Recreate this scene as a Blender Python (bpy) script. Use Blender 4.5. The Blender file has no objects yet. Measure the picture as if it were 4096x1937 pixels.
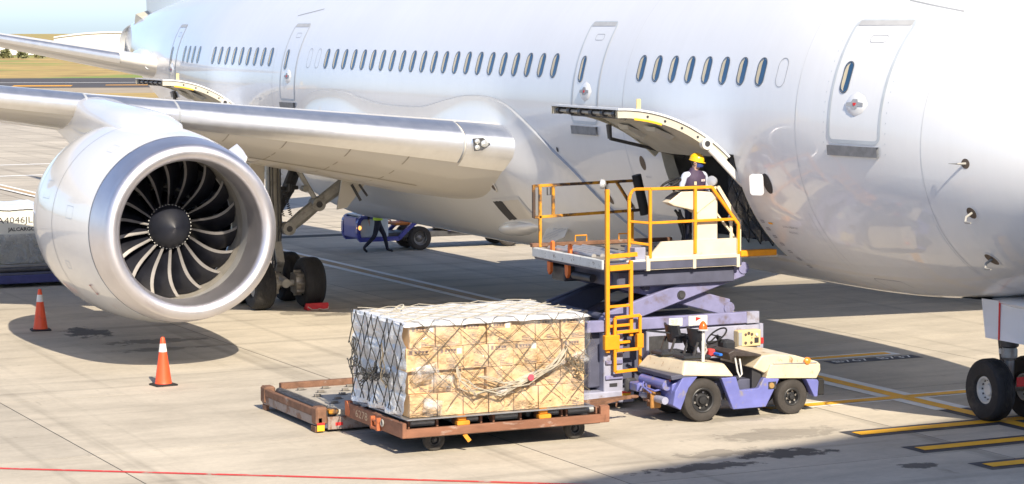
import bpy, bmesh, math, random
from mathutils import Vector, Matrix, noise
random.seed(7)
R = math.radians
scene = bpy.context.scene
COL = scene.collection

# ------------------------------------------------------------------ camera
cam_d = bpy.data.cameras.new('camera'); cam = bpy.data.objects.new('camera', cam_d); COL.objects.link(cam)
YAW, PIT = 2.661753, -0.086589
cam.location = (42.7812, -22.8499, 6.2009)
cam.rotation_euler = (math.pi/2 + PIT, 0, YAW - math.pi/2)
cam_d.sensor_fit = 'HORIZONTAL'; cam_d.sensor_width = 36.0
cam_d.lens = 9783.56/4096*36
cam_d.shift_x = -(2623.335-2048)/4096
cam_d.clip_end = 4000
scene.camera = cam

# ------------------------------------------------------------------ sky, sun, exposure
SUN = Vector((1.32, -0.10, 1.0)).normalized()          # direction towards the sun
elev = math.asin(SUN.z); azim = math.atan2(SUN.x, SUN.y)
world = bpy.data.worlds.new('World'); scene.world = world; world.use_nodes = True
wn = world.node_tree; bgn = wn.nodes['Background']
sky = wn.nodes.new('ShaderNodeTexSky'); sky.sky_type = 'NISHITA'; sky.sun_disc = False
sky.sun_elevation = elev; sky.sun_rotation = azim
sky.air_density = 0.55; sky.dust_density = 0.85; sky.ozone_density = 2.0
wn.links.new(sky.outputs[0], bgn.inputs[0]); bgn.inputs[1].default_value = 0.147
sun_d = bpy.data.lights.new('sun', 'SUN'); sun_d.energy = 4.9; sun_d.angle = R(0.53); sun_d.color = (1.0, 0.885, 0.71)
sun = bpy.data.objects.new('sun', sun_d); COL.objects.link(sun)
sun.rotation_euler = (-SUN).to_track_quat('-Z', 'Y').to_euler(); sun.location = (60, -20, 50)
scene.view_settings.view_transform = 'Standard'; scene.view_settings.look = 'None'
scene.view_settings.exposure = 0.64; scene.view_settings.gamma = 1.0; scene.view_settings.use_curve_mapping = False
scene.render.engine = 'CYCLES'
scene.cycles.max_bounces = 8; scene.cycles.transparent_max_bounces = 16
scene.cycles.use_denoising = True
scene.cycles.caustics_reflective = False; scene.cycles.caustics_refractive = False

# ------------------------------------------------------------------ materials
MATS = {}
def mat(name, col, rough=0.5, metal=0.0, coat=0.0, var=0.12, scale=3.0, bump=0.0, bscale=40.0, col2=None, patch=None, world_co=False,
        spec=0.5, detail=5.0, emit=None, trans=0.0, rvar=0.0, stretch=None):
    """procedural paint / rubber / metal: noise tinted base colour, optional second colour in patches (rust, dirt), optional bump"""
    if name in MATS: return MATS[name]
    m = bpy.data.materials.new(name); m.use_nodes = True; nt = m.node_tree; N = nt.nodes; L = nt.links
    b = N['Principled BSDF']
    b.inputs['Roughness'].default_value = rough; b.inputs['Metallic'].default_value = metal
    b.inputs['Coat Weight'].default_value = coat; b.inputs['Coat Roughness'].default_value = 0.04
    b.inputs['Specular IOR Level'].default_value = spec
    if trans: b.inputs['Transmission Weight'].default_value = trans
    if world_co: co = N.new('ShaderNodeNewGeometry').outputs['Position']
    else: co = N.new('ShaderNodeTexCoord').outputs['Object']
    if stretch:
        mp = N.new('ShaderNodeMapping'); mp.inputs['Scale'].default_value = stretch; L.new(co, mp.inputs[0]); co = mp.outputs[0]
    n1 = N.new('ShaderNodeTexNoise'); n1.inputs['Scale'].default_value = scale; n1.inputs['Detail'].default_value = detail; n1.inputs['Roughness'].default_value = 0.6
    L.new(co, n1.inputs['Vector'])
    rp = N.new('ShaderNodeValToRGB'); L.new(n1.outputs[0], rp.inputs[0])
    c = list(col[:3])
    rp.color_ramp.elements[0].position = 0.3; rp.color_ramp.elements[1].position = 0.7
    rp.color_ramp.elements[0].color = [max(0, k*(1-var)) for k in c]+[1]; rp.color_ramp.elements[1].color = [min(1, k*(1+var)) for k in c]+[1]
    out = rp.outputs[0]
    if patch:
        pc, lo, hi, ps = patch[:4]
        n2 = N.new('ShaderNodeTexNoise'); n2.inputs['Scale'].default_value = ps; n2.inputs['Detail'].default_value = 8; n2.inputs['Roughness'].default_value = 0.65
        L.new(co, n2.inputs['Vector'])
        r2 = N.new('ShaderNodeValToRGB'); r2.color_ramp.elements[0].position = lo; r2.color_ramp.elements[1].position = hi
        L.new(n2.outputs[0], r2.inputs[0])
        mx = N.new('ShaderNodeMix'); mx.data_type = 'RGBA'; L.new(r2.outputs[0], mx.inputs[0]); L.new(out, mx.inputs[6]); mx.inputs[7].default_value = list(pc)+[1]
        out = mx.outputs[2]
    L.new(out, b.inputs['Base Color'])
    if rvar:
        mr = N.new('ShaderNodeMapRange'); mr.inputs[3].default_value = max(0.02, rough-rvar); mr.inputs[4].default_value = min(1, rough+rvar)
        L.new(n1.outputs[0], mr.inputs[0]); L.new(mr.outputs[0], b.inputs['Roughness'])
    if bump:
        n3 = N.new('ShaderNodeTexNoise'); n3.inputs['Scale'].default_value = bscale; n3.inputs['Detail'].default_value = 4; L.new(co, n3.inputs['Vector'])
        bp = N.new('ShaderNodeBump'); bp.inputs['Strength'].default_value = bump; bp.inputs['Distance'].default_value = 0.02
        L.new(n3.outputs[0], bp.inputs['Height']); L.new(bp.outputs[0], b.inputs['Normal'])
    if emit:
        b.inputs['Emission Color'].default_value = list(emit[:3])+[1]; b.inputs['Emission Strength'].default_value = emit[3]
    MATS[name] = m
    return m

# ------------------------------------------------------------------ mesh builder
class MB:
    def __init__(s): s.v = []; s.f = []; s.mi = []
    def add(s, vs, fs, mi=0):
        o = len(s.v); s.v += [tuple(p) for p in vs]; s.f += [tuple(i+o for i in f) for f in fs]; s.mi += [mi]*len(fs); return s
    def box(s, lo, hi, ch=0.0, M=None, mi=0):
        x0, y0, z0 = [min(a, b) for a, b in zip(lo, hi)]; x1, y1, z1 = [max(a, b) for a, b in zip(lo, hi)]
        if ch <= 0:
            vs = [(x0,y0,z0),(x1,y0,z0),(x1,y1,z0),(x0,y1,z0),(x0,y0,z1),(x1,y0,z1),(x1,y1,z1),(x0,y1,z1)]
            fs = [(0,3,2,1),(4,5,6,7),(0,1,5,4),(1,2,6,5),(2,3,7,6),(3,0,4,7)]
        else:
            ch = min(ch, .45*min(x1-x0, y1-y0, z1-z0)); c = ch
            vs = []; idx = {}
            for ix in (0,1):
                for iy in (0,1):
                    for iz in (0,1):
                        px, py, pz = (x0,x1)[ix], (y0,y1)[iy], (z0,z1)[iz]
                        dx, dy, dz = (c,-c)[ix], (c,-c)[iy], (c,-c)[iz]
                        idx[ix,iy,iz,'x'] = len(vs); vs.append((px,py+dy,pz+dz))
                        idx[ix,iy,iz,'y'] = len(vs); vs.append((px+dx,py,pz+dz))
                        idx[ix,iy,iz,'z'] = len(vs); vs.append((px+dx,py+dy,pz))
            fs = []
            g = lambda a,b,c_,k: idx[a,b,c_,k]
            for i in (0,1):
                q = [g(i,0,0,'x'),g(i,1,0,'x'),g(i,1,1,'x'),g(i,0,1,'x')]; fs.append(q if i else q[::-1])
                q = [g(0,i,0,'y'),g(1,i,0,'y'),g(1,i,1,'y'),g(0,i,1,'y')]; fs.append(q[::-1] if i else q)
                q = [g(0,0,i,'z'),g(1,0,i,'z'),g(1,1,i,'z'),g(0,1,i,'z')]; fs.append(q if i else q[::-1])
            for a in (0,1):
                for b_ in (0,1):
                    q = [g(a,b_,0,'x'),g(a,b_,1,'x'),g(a,b_,1,'y'),g(a,b_,0,'y')]; fs.append(q if a != b_ else q[::-1])
                    q = [g(a,0,b_,'x'),g(a,0,b_,'z'),g(a,1,b_,'z'),g(a,1,b_,'x')]; fs.append(q if a == b_ else q[::-1])
                    q = [g(0,a,b_,'y'),g(1,a,b_,'y'),g(1,a,b_,'z'),g(0,a,b_,'z')]; fs.append(q if a == b_ else q[::-1])
                    for e in (0,1):
                        q = [g(a,b_,e,'x'),g(a,b_,e,'y'),g(a,b_,e,'z')]; fs.append(q if (a+b_+e) % 2 else q[::-1])
        if M is not None: vs = [M @ Vector(v) for v in vs]
        return s.add(vs, fs, mi)
    def bar(s, p0, p1, w, h, up=(0,0,1), ch=0.0, mi=0):
        p0 = Vector(p0); p1 = Vector(p1); d = p1-p0; L = d.length; d.normalize(); up = Vector(up)
        if abs(d.dot(up)) > .98: up = Vector((1,0,0))
        sd = d.cross(up).normalized(); u2 = sd.cross(d)
        M = Matrix((( d.x, sd.x, u2.x, p0.x),(d.y, sd.y, u2.y, p0.y),(d.z, sd.z, u2.z, p0.z),(0,0,0,1)))
        return s.box((0,-w/2,-h/2),(L,w/2,h/2), ch, M, mi)
    def rings(s, rs, close=True, caps=(False, False), mi=0):
        n = len(rs[0]); vs = [p for r_ in rs for p in r_]; fs = []
        for i in range(len(rs)-1):
            for j in range(n if close else n-1):
                k = (j+1) % n
                fs.append((i*n+j, i*n+k, (i+1)*n+k, (i+1)*n+j))
        if caps[0]: fs.append(tuple(range(n))[::-1])
        if caps[1]: fs.append(tuple((len(rs)-1)*n+j for j in range(n)))
        return s.add(vs, fs, mi)
    def lathe(s, prof, o, ax, n=24, caps=(False, False), mi=0, a0=0.0, a1=2*math.pi, ref=None):
        """prof: list of (t along axis, radius)"""
        ax = Vector(ax).normalized(); o = Vector(o)
        r_ = Vector(ref) if ref else (Vector((0,0,1)) if abs(ax.z) < .9 else Vector((1,0,0)))
        u = (r_ - ax*r_.dot(ax)).normalized(); v = ax.cross(u)
        full = abs(a1-a0-2*math.pi) < 1e-6; m = n if full else n+1
        rs = []
        for t, r in prof:
            rs.append([o+ax*t+(u*math.cos(a0+(a1-a0)*j/n)+v*math.sin(a0+(a1-a0)*j/n))*r for j in range(m)])
        return s.rings(rs, full, caps, mi)
    def cyl(s, p0, p1, r0, r1=None, n=14, caps=True, mi=0):
        p0 = Vector(p0); p1 = Vector(p1); L = (p1-p0).length
        return s.lathe([(0,r0),(L,r0 if r1 is None else r1)], p0, p1-p0, n, (caps,caps), mi)
    def tube(s, pts, r, n=6, closed=False, mi=0):
        pts = [Vector(p) for p in pts]; m = len(pts); rs = []; pu = None
        for i, p in enumerate(pts):
            a = pts[i-1] if (i > 0 or closed) else p; b = pts[(i+1) % m] if (i < m-1 or closed) else p
            d = (b-a).normalized()
            if pu is None: pu = Vector((0,0,1)) if abs(d.z) < .9 else Vector((1,0,0))
            u = (pu-d*pu.dot(d))
            u = u.normalized() if u.length > 1e-5 else d.orthogonal().normalized()
            pu = u; v = d.cross(u); rr = r[i] if isinstance(r, (list, tuple)) else r
            rs.append([p+(u*math.cos(2*math.pi*j/n)+v*math.sin(2*math.pi*j/n))*rr for j in range(n)])
        if closed: rs.append(rs[0])
        return s.rings(rs, True, (not closed, not closed), mi)
    def prism(s, poly, o, u, v, w, mi=0):
        """polygon in (u,v) at o, extruded by vector w"""
        o = Vector(o); u = Vector(u); v = Vector(v); w = Vector(w)
        a = [o+u*p[0]+v*p[1] for p in poly]; b = [p+w for p in a]; n = len(a)
        fs = [tuple(range(n))[::-1], tuple(range(n, 2*n))]+[(i,(i+1)%n,(i+1)%n+n,i+n) for i in range(n)]
        if u.cross(v).dot(w) < 0: fs = [f[::-1] for f in fs]
        return s.add(a+b, fs, mi)
    def grid(s, P, close_u=False, mi=0, flip=False):
        n = len(P); m = len(P[0]); vs = [p for r_ in P for p in r_]; fs = []
        for i in range(n-1):
            for j in range(m-1):
                f = (i*m+j, i*m+j+1, (i+1)*m+j+1, (i+1)*m+j); fs.append(f[::-1] if flip else f)
        return s.add(vs, fs, mi)
    def build(s, name, m=None, parent=None, smooth=35, loc=None, bevel=0):
        me = bpy.data.meshes.new(name); me.from_pydata([tuple(v) for v in s.v], [], s.f)
        ms = m if isinstance(m, (list, tuple)) else [m]
        for k in ms:
            if k: me.materials.append(k)
        if len(ms) > 1: me.polygons.foreach_set('material_index', s.mi)
        me.validate(); me.update()
        if smooth:
            me.polygons.foreach_set('use_smooth', [True]*len(me.polygons))
            me.set_sharp_from_angle(angle=R(smooth))
        o = bpy.data.objects.new(name, me); COL.objects.link(o)
        if bevel:
            bv = o.modifiers.new('bevel', 'BEVEL'); bv.width = bevel; bv.segments = 2; bv.limit_method = 'ANGLE'; bv.angle_limit = R(40)
        if parent is not None: attach(o, parent)
        return o

def wpos(o):
    p = Matrix.Identity(4)
    while o is not None:
        p = o.matrix_parent_inverse.inverted() @ p if False else p
        break
    return p
BASE = {}
def attach(o, parent):
    """child meshes are modelled in the parent's world frame: undo the parent's own base transform"""
    o.parent = parent
    if parent.name in BASE: o.matrix_parent_inverse = BASE[parent.name].inverted()
def thing(name, label, cat, loc=(0,0,0), group=None):
    o = bpy.data.objects.new(name, None); COL.objects.link(o); o.empty_display_size = .2
    o.location = loc; BASE[o.name] = Matrix.Translation(Vector(loc))
    tag(o, label, cat, group); return o
def part_empty(name, parent, loc=(0,0,0)):
    o = bpy.data.objects.new(name, None); COL.objects.link(o); o.empty_display_size = .1
    o.location = loc; attach(o, parent); BASE[o.name] = Matrix.Translation(Vector(loc)); return o
def tag(o, label, cat, group=None):
    o['label'] = label; o['category'] = cat
    if group: o['group'] = group
    return o
def struct(o): o['kind'] = 'structure'; return o
def copy_tree(o, parent=None, off=None):
    c = o.copy(); COL.objects.link(c)
    if parent is not None: c.parent = parent
    for ch in o.children: copy_tree(ch, c)
    return c
FONT = None
def text_mesh(txt, size, m, M, parent=None, name='lettering', bold=0.0, width=None, flat=0.0):
    cu = bpy.data.curves.new(name, 'FONT'); cu.body = txt; cu.size = size; cu.align_x = 'CENTER'; cu.align_y = 'CENTER'
    cu.offset = bold; cu.resolution_u = 2
    t = bpy.data.objects.new('tmp', cu); COL.objects.link(t)
    dg = bpy.context.evaluated_depsgraph_get(); me = bpy.data.meshes.new_from_object(t.evaluated_get(dg)); bpy.data.objects.remove(t)
    if width:
        xs = [v.co.x for v in me.vertices]
        if xs:
            k = width/max(1e-6, max(xs)-min(xs)); me.transform(Matrix.Diagonal((k,1,1,1)))
    me.transform(M); me.materials.clear(); me.materials.append(m); me.name = name
    o = bpy.data.objects.new(name, me); COL.objects.link(o)
    if parent is not None: attach(o, parent)
    return o
def frame(o, x, y):
    """matrix from a local xy text plane to world: origin o, x axis, y axis"""
    x = Vector(x).normalized(); y = Vector(y).normalized(); z = x.cross(y)
    return Matrix(((x.x,y.x,z.x,o[0]),(x.y,y.y,z.y,o[1]),(x.z,y.z,z.z,o[2]),(0,0,0,1)))
def smst(a, b, x):
    t = max(0, min(1, (x-a)/(b-a))); return t*t*(3-2*t)
def interp(pts, x):
    if x <= pts[0][0]: return pts[0][1]
    for (x0,y0),(x1,y1) in zip(pts, pts[1:]):
        if x <= x1: return y0+(y1-y0)*(x-x0)/(x1-x0)
    return pts[-1][1]
def cinterp(pts, x):
    """smooth (Catmull) interpolation"""
    n = len(pts)
    if x <= pts[0][0]: return pts[0][1]
    if x >= pts[-1][0]: return pts[-1][1]
    for i in range(n-1):
        if x <= pts[i+1][0]:
            x0,y0 = pts[i]; x1,y1 = pts[i+1]
            m0 = (pts[i+1][1]-pts[i-1][1])/(pts[i+1][0]-pts[i-1][0]) if i > 0 else (y1-y0)/(x1-x0)
            m1 = (pts[i+2][1]-pts[i][1])/(pts[i+2][0]-pts[i][0]) if i < n-2 else (y1-y0)/(x1-x0)
            h = x1-x0; t = (x-x0)/h
            return (2*t**3-3*t*t+1)*y0+(t**3-2*t*t+t)*h*m0+(-2*t**3+3*t*t)*y1+(t**3-t*t)*h*m1
# ------------------------------------------------------------------ ground
def concrete(name, dark=1.0, joints=False, slab=False):
    m = bpy.data.materials.new(name); m.use_nodes = True; nt = m.node_tree; N = nt.nodes; L = nt.links
    b = N['Principled BSDF']; b.inputs['Roughness'].default_value = .85; b.inputs['Specular IOR Level'].default_value = .25
    pos = N.new('ShaderNodeNewGeometry').outputs['Position']
    def nz(sc, det=5, rough=.6, st=None):
        v = pos
        if st:
            mp = N.new('ShaderNodeMapping'); mp.inputs['Scale'].default_value = st; mp.inputs['Rotation'].default_value = (0,0,R(14)); L.new(v, mp.inputs[0]); v = mp.outputs[0]
        n = N.new('ShaderNodeTexNoise'); n.inputs['Scale'].default_value = sc; n.inputs['Detail'].default_value = det; n.inputs['Roughness'].default_value = rough
        L.new(v, n.inputs['Vector']); return n.outputs[0]
    def ramp(i, *st):
        r = N.new('ShaderNodeValToRGB'); L.new(i, r.inputs[0])
        while len(r.color_ramp.elements) < len(st): r.color_ramp.elements.new(.5)
        for e, (p, c) in zip(r.color_ramp.elements, st): e.position = p; e.color = (c+(1,)) if isinstance(c, tuple) else (c,c,c,1)
        return r.outputs[0]
    def mix(f, a, c, mode='MIX'):
        x = N.new('ShaderNodeMix'); x.data_type = 'RGBA'; x.blend_type = mode
        if hasattr(f, 'is_linked'): L.new(f, x.inputs[0])
        else: x.inputs[0].default_value = f
        for i, k in ((6, a), (7, c)):
            if hasattr(k, 'is_linked'): L.new(k, x.inputs[i])
            else: x.inputs[i].default_value = tuple(k)+(1,)
        return x.outputs[2]
    d = dark
    col = ramp(nz(.16, 6), (.3, (.47*d,.425*d,.355*d)), (.72, (.60*d,.545*d,.455*d)))
    col = mix(.9, col, ramp(nz(1.1, 8, .7, (1, .35, 1)), (.30, .74), (.58, 1.02)), 'MULTIPLY')           # wiped streaks
    col = mix(.5, col, ramp(nz(.55, 3, .5, (.25, 1, 1)), (.35, .86), (.65, 1.04)), 'MULTIPLY')          # wheel lanes
    col = mix(.7, col, ramp(nz(9, 6, .7), (.3, .88), (.7, 1.06)), 'MULTIPLY')                       # grain
    col = mix(.75, col, ramp(nz(2.6, 9, .75), (.62, 1.0), (.71, .55)), 'MULTIPLY')
    col = mix(.8, col, ramp(nz(.5, 4, .55, (.06, 2.6, 1)), (.57, 1.0), (.68, .68)), 'MULTIPLY')              # tyre tracks along the lead-in
    col = mix(.75, col, ramp(nz(.45, 4, .55, (3.0, .07, 1)), (.58, 1.0), (.68, .70)), 'MULTIPLY')             # tyre tracks across                     # small spots
    col = mix(.8, col, ramp(nz(.9, 8, .7, (.35,1.6,1)), (.63, 1.0), (.74, .5)), 'MULTIPLY')           # drip streaks
    if slab:
        oi = N.new('ShaderNodeObjectInfo')
        col = mix(1.0, col, ramp(oi.outputs['Random'], (0, (.90,.90,.90)), (1, (1.06,1.05,1.03))), 'MULTIPLY')
        # oil stains: spots with their own places and ragged edges
        wob = N.new('ShaderNodeTexNoise'); wob.inputs['Scale'].default_value = 2.6; wob.inputs['Detail'].default_value = 7; wob.inputs['Roughness'].default_value = .7; L.new(pos, wob.inputs['Vector'])
        tot = None
        for (sx, sy, rx, ry, k) in OIL:
            mp = N.new('ShaderNodeMapping'); mp.inputs['Location'].default_value = (-sx/rx, -sy/ry, 0); mp.inputs['Scale'].default_value = (1/rx, 1/ry, 0); L.new(pos, mp.inputs[0])
            ln = N.new('ShaderNodeVectorMath'); ln.operation = 'LENGTH'; L.new(mp.outputs[0], ln.inputs[0])
            a = N.new('ShaderNodeMath'); a.operation = 'MULTIPLY_ADD'; L.new(wob.outputs[0], a.inputs[0]); a.inputs[1].default_value = 3.4; a.inputs[2].default_value = -1.7
            s_ = N.new('ShaderNodeMath'); s_.operation = 'ADD'; L.new(ln.outputs['Value'], s_.inputs[0]); L.new(a.outputs[0], s_.inputs[1])
            mr = N.new('ShaderNodeMapRange'); mr.inputs[1].default_value = .98; mr.inputs[2].default_value = .74; mr.inputs[3].default_value = 0; mr.inputs[4].default_value = k; L.new(s_.outputs[0], mr.inputs[0])
            if tot is None: tot = mr.outputs[0]
            else:
                mm = N.new('ShaderNodeMath'); mm.operation = 'MAXIMUM'; L.new(tot, mm.inputs[0]); L.new(mr.outputs[0], mm.inputs[1]); tot = mm.outputs[0]
        col = mix(tot, col, (.075,.07,.065))
    if joints:
        br = N.new('ShaderNodeTexBrick'); br.offset = 0; br.inputs['Scale'].default_value = 1; br.inputs['Mortar Size'].default_value = .02; br.inputs['Brick Width'].default_value = 5.7; br.inputs['Row Height'].default_value = 5.85
        br.inputs['Color1'].default_value = (1,1,1,1); br.inputs['Color2'].default_value = (.93,.93,.94,1); br.inputs['Mortar'].default_value = (.3,.28,.26,1)
        mp = N.new('ShaderNodeMapping'); mp.inputs['Location'].default_value = (-1.8, 2.0, 0); L.new(pos, mp.inputs[0]); L.new(mp.outputs[0], br.inputs[0])
        col = mix(1.0, col, br.outputs[0], 'MULTIPLY')
    L.new(col, b.inputs['Base Color'])
    bp = N.new('ShaderNodeBump'); bp.inputs['Strength'].default_value = .25; bp.inputs['Distance'].default_value = .01; L.new(nz(25, 5, .7), bp.inputs['Height']); L.new(bp.outputs[0], b.inputs['Normal'])
    return m
OIL = [(10.6,-4.0,.5,1.2,.35),(12.6,-6.4,.28,1.0,.85),(12.15,-4.7,.35,.8,.9),(13.9,-3.6,.22,.3,.85),(-6.9,-10.2,.9,.45,.9),(-4.9,-9.3,.4,1.0,.6),(-3.6,-9.6,.3,.8,.45),
       (-8.2,-5.1,.5,.6,.5),(-7.6,-4.6,.3,.5,.6),(9.0,-3.6,.3,.8,.35),(11.7,-5.6,.3,.9,.45)]
M_CONC = concrete('concrete_slab', slab=True); M_CONC_FAR = concrete('concrete_far', dark=.98, joints=True)
GA = R(.9); GO = Vector((8.0, -8.0, 0)); GX = Vector((math.cos(GA), math.sin(GA), 0)); GY = Vector((-math.sin(GA), math.cos(GA), 0))
def gp(x, y, z=0):            # apron grid coordinates -> world
    p = GO+GX*(x-GO.x)+GY*(y-GO.y); return (p.x, p.y, z)
FE = Vector((.28, .96, 0)); FN = Vector((-.96, .28, 0))        # far strips: along / away
def sheet(name, pts, z, m, thick=0):
    mb = MB(); mb.add([(p[0],p[1],z) for p in pts], [tuple(range(len(pts)))]); o = mb.build(name, m, smooth=0); return o
def strip(name, o0, o1, z, m):
    return sheet(name, [FE*a+FN*b for a, b in ((-1500,o0),(1500,o0),(1500,o1),(-1500,o1))][::-1], z, m)
m_grass = mat('dry_grass', (.40,.285,.10), .95, var=.35, scale=.12, world_co=True, patch=((.20,.27,.055), .52, .60, .03), detail=9)
m_asph = mat('asphalt', (.075,.07,.072), .9, var=.2, scale=.2, world_co=True, stretch=(1,.2,1))
m_sand = mat('concrete_shoulder', (.36,.30,.22), .9, var=.12, scale=.15, world_co=True)
g = struct(strip('ground', -2500, 3800, -.16, m_grass))
apron = struct(sheet('apron', [FE*a+FN*b for a, b in ((-1500,-400),(1500,-400),(1500,182),(-1500,182))][::-1], -.03, M_CONC_FAR))
struct(strip('grass_verge', 182, 200, -.026, m_grass)); struct(strip('taxiway_shoulder', 200, 223, -.022, m_sand))
tw = struct(strip('taxiway', 223, 277, -.018, m_asph))
m_joint = mat('joint_sealant', (.05,.045,.04), .9, world_co=True)
mb = MB(); mb.add([gp(-27.5,-26,-.0025), gp(25.5,-26,-.0025), gp(25.5,22,-.0025), gp(-27.5,22,-.0025)], [(0,1,2,3)]); o = mb.build('joint_bed', m_joint, apron, smooth=0)
SLX, SLY = 5.7, 5.85
sm = MB().box((-SLX/2+.010, -SLY/2+.010, -.05), (SLX/2-.010, SLY/2-.010, 0)).build('slab', M_CONC, smooth=0)
sme = sm.data; bpy.data.objects.remove(sm)
for i in range(-6, 3):
    for j in range(-3, 5):
        o = bpy.data.objects.new('slab', sme); COL.objects.link(o); o.parent = apron
        o.location = gp(13.25-SLX/2+i*SLX, -7.95-SLY/2+j*SLY, 0); o.rotation_euler = (0,0,GA)

# ------------------------------------------------------------------ painted markings
cpatch = (.40,.36,.30)
m_yel = mat('marking_yellow', (.90,.46,.02), .7, var=.1, scale=4, world_co=True, patch=(cpatch,.62,.72,3.2))
m_wht = mat('marking_white', (.80,.80,.78), .7, var=.08, scale=3, world_co=True, patch=(cpatch,.62,.74,2.2))
m_blk = mat('marking_black', (.055,.055,.065), .75, var=.25, scale=3, world_co=True, patch=((.16,.15,.14),.55,.75,2.0))
m_red = mat('marking_red', (.62,.05,.045), .7, var=.15, scale=3, world_co=True, patch=(cpatch,.54,.62,2.6), stretch=(1.6,1.1,1))
m_brn = mat('marking_worn_shaded', (.44,.30,.15), .75, var=.2, scale=3, world_co=True, patch=(cpatch,.5,.7,2.5), stretch=(.3,2,1))  # worn yellow, browned with the aircraft's shade painted into its colour
def rect(mb, x0, y0, x1, y1, z): mb.add([gp(x0,y0,z),gp(x1,y0,z),gp(x1,y1,z),gp(x0,y1,z)], [(0,1,2,3)])
def marking(name, label, cat, layers, group=None):
    t = thing(name, label, cat, gp(*layers[0][2][0][:2]), group)
    for pn, m, rs, z in layers:
        mb = MB()
        for r_ in rs: rect(mb, *r_, z)
        mb.build(pn, m, t, smooth=0)
    return t
marking('lead_in_line', 'long yellow lead-in line with white edges running under the aircraft belly', 'ground marking',
        [('white_edge', m_wht, [(-190,-.56,9.9,.14)], .008), ('black_edge', m_blk, [(9.904,-.50,30,.08)], .004), ('yellow_line', m_yel, [(2.0,-.34,30,-.08)], .012), ('worn_shaded_line', m_brn, [(-190,-.36,1.996,-.06)], .012)])  # aft stretch brown: wear plus belly shade put into the paint colour
marking('cross_bar', 'yellow cross bar with pale edges crossing the lead-in line beside the tractor', 'ground marking',
        [('white_edge', m_wht, [(8.18,-2.9,8.67,-.565),(8.18,.145,8.67,1.9)], .0045), ('yellow_line', m_yel, [(8.30,-2.9,8.57,-.345),(8.30,-.075,8.57,1.9)], .0125)], 'yellow stop bars on the apron')
for nm, x0, y0, y1, lab in (('stop_bar',11.11,-2.97,4.2,'yellow stop bar with black edge directly under the nose wheel'),
                        ('stop_bar',12.71,-2.90,4.2,'yellow stop bar with black edge, middle of three right of the nose wheel'),
                        ('stop_bar',14.31,-2.83,4.2,'yellow stop bar with black edge in the bottom right corner')):
    marking(nm, lab, 'ground marking', [('black_edge', m_blk, [(x0-.16,y0-.14,x0+.45,-.502),(x0-.16,.082,x0+.45,y1)], .004), ('yellow_line', m_yel, [(x0,y0,x0+.28,-.345),(x0,-.075,x0+.28,y1)], .012)], 'yellow stop bars on the apron')
t = marking('aircraft_type_marking', 'short yellow bar with black panel lettered B767 B737 on the apron', 'ground marking',
        [('white_edge', m_wht, [(3.38,.9,3.86,2.86)], .008), ('black_panel', m_blk, [(3.98,1.0,4.42,3.0)], .004), ('yellow_line', m_yel, [(3.48,.9,3.74,2.72)], .012)])
text_mesh('B767  B737', .36, m_wht, frame(gp(4.2,2.0,.009), GY, -GX), t, width=1.75)
mb = MB()
pr = [(6.4,-17.5),(8.08,-15.28),(9.33,-13.56),(10.44,-12.02),(12.54,-9.14),(14.0,-7.2)]
for (a, b) in zip(pr, pr[1:]):
    d = Vector((b[0]-a[0], b[1]-a[1], 0)).normalized(); n = Vector((-d.y, d.x, 0))*.055; A = Vector((*a,.006)); B = Vector((*b,.006))
    mb.add([A-n, B-n, B+n, A+n], [(0,1,2,3)])
tag(mb.build('red_line', m_red, smooth=0), 'thin worn red line painted across the foreground concrete', 'ground marking')
# far taxiway paint
mb = MB()
for a in range(-20, 60, 1):
    pass
def fstrip(mb, a0, a1, o0, o1, z): mb.add([FE*a0+FN*o0+Vector((0,0,z)), FE*a0+FN*o1+Vector((0,0,z)), FE*a1+FN*o1+Vector((0,0,z)), FE*a1+FN*o0+Vector((0,0,z))], [(0,1,2,3)])
mb = MB(); fstrip(mb, -300, 300, 249, 250.2, -.010); tag(mb.build('taxiway_edge_line', m_wht, smooth=0), 'thin white line along the dark distant taxiway', 'ground marking')
mb = MB(); fstrip(mb, -27, -20.6, 230, 236, -.010); tag(mb.build('taxiway_marking', mat('far_orange',(.70,.34,.03),.8,var=.1,world_co=True), smooth=0), 'orange painted patch on the distant taxiway, left edge', 'ground marking')
mb = MB(); fstrip(mb, -17, -10, 234, 237, -.010); tag(mb.build('taxiway_marking', mat('far_orange',(.7,.3,.03),.8), smooth=0), 'orange painted dashes on the distant taxiway near the tail', 'ground marking')
for x_, w_, lab in ((-61.5,.5,'nearer thin white line on the far apron behind the engine'),(-70,.5,'farther thin white line on the far apron behind the engine')):
    mb = MB(); mb.add([(x_-w_/2,-10,-.02),(x_+w_/2,-10,-.02),(x_+w_/2-2,12,-.02),(x_-w_/2-2,12,-.02)], [(0,1,2,3)]); tag(mb.build('white_line', m_wht, smooth=0), lab, 'ground marking')

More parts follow.
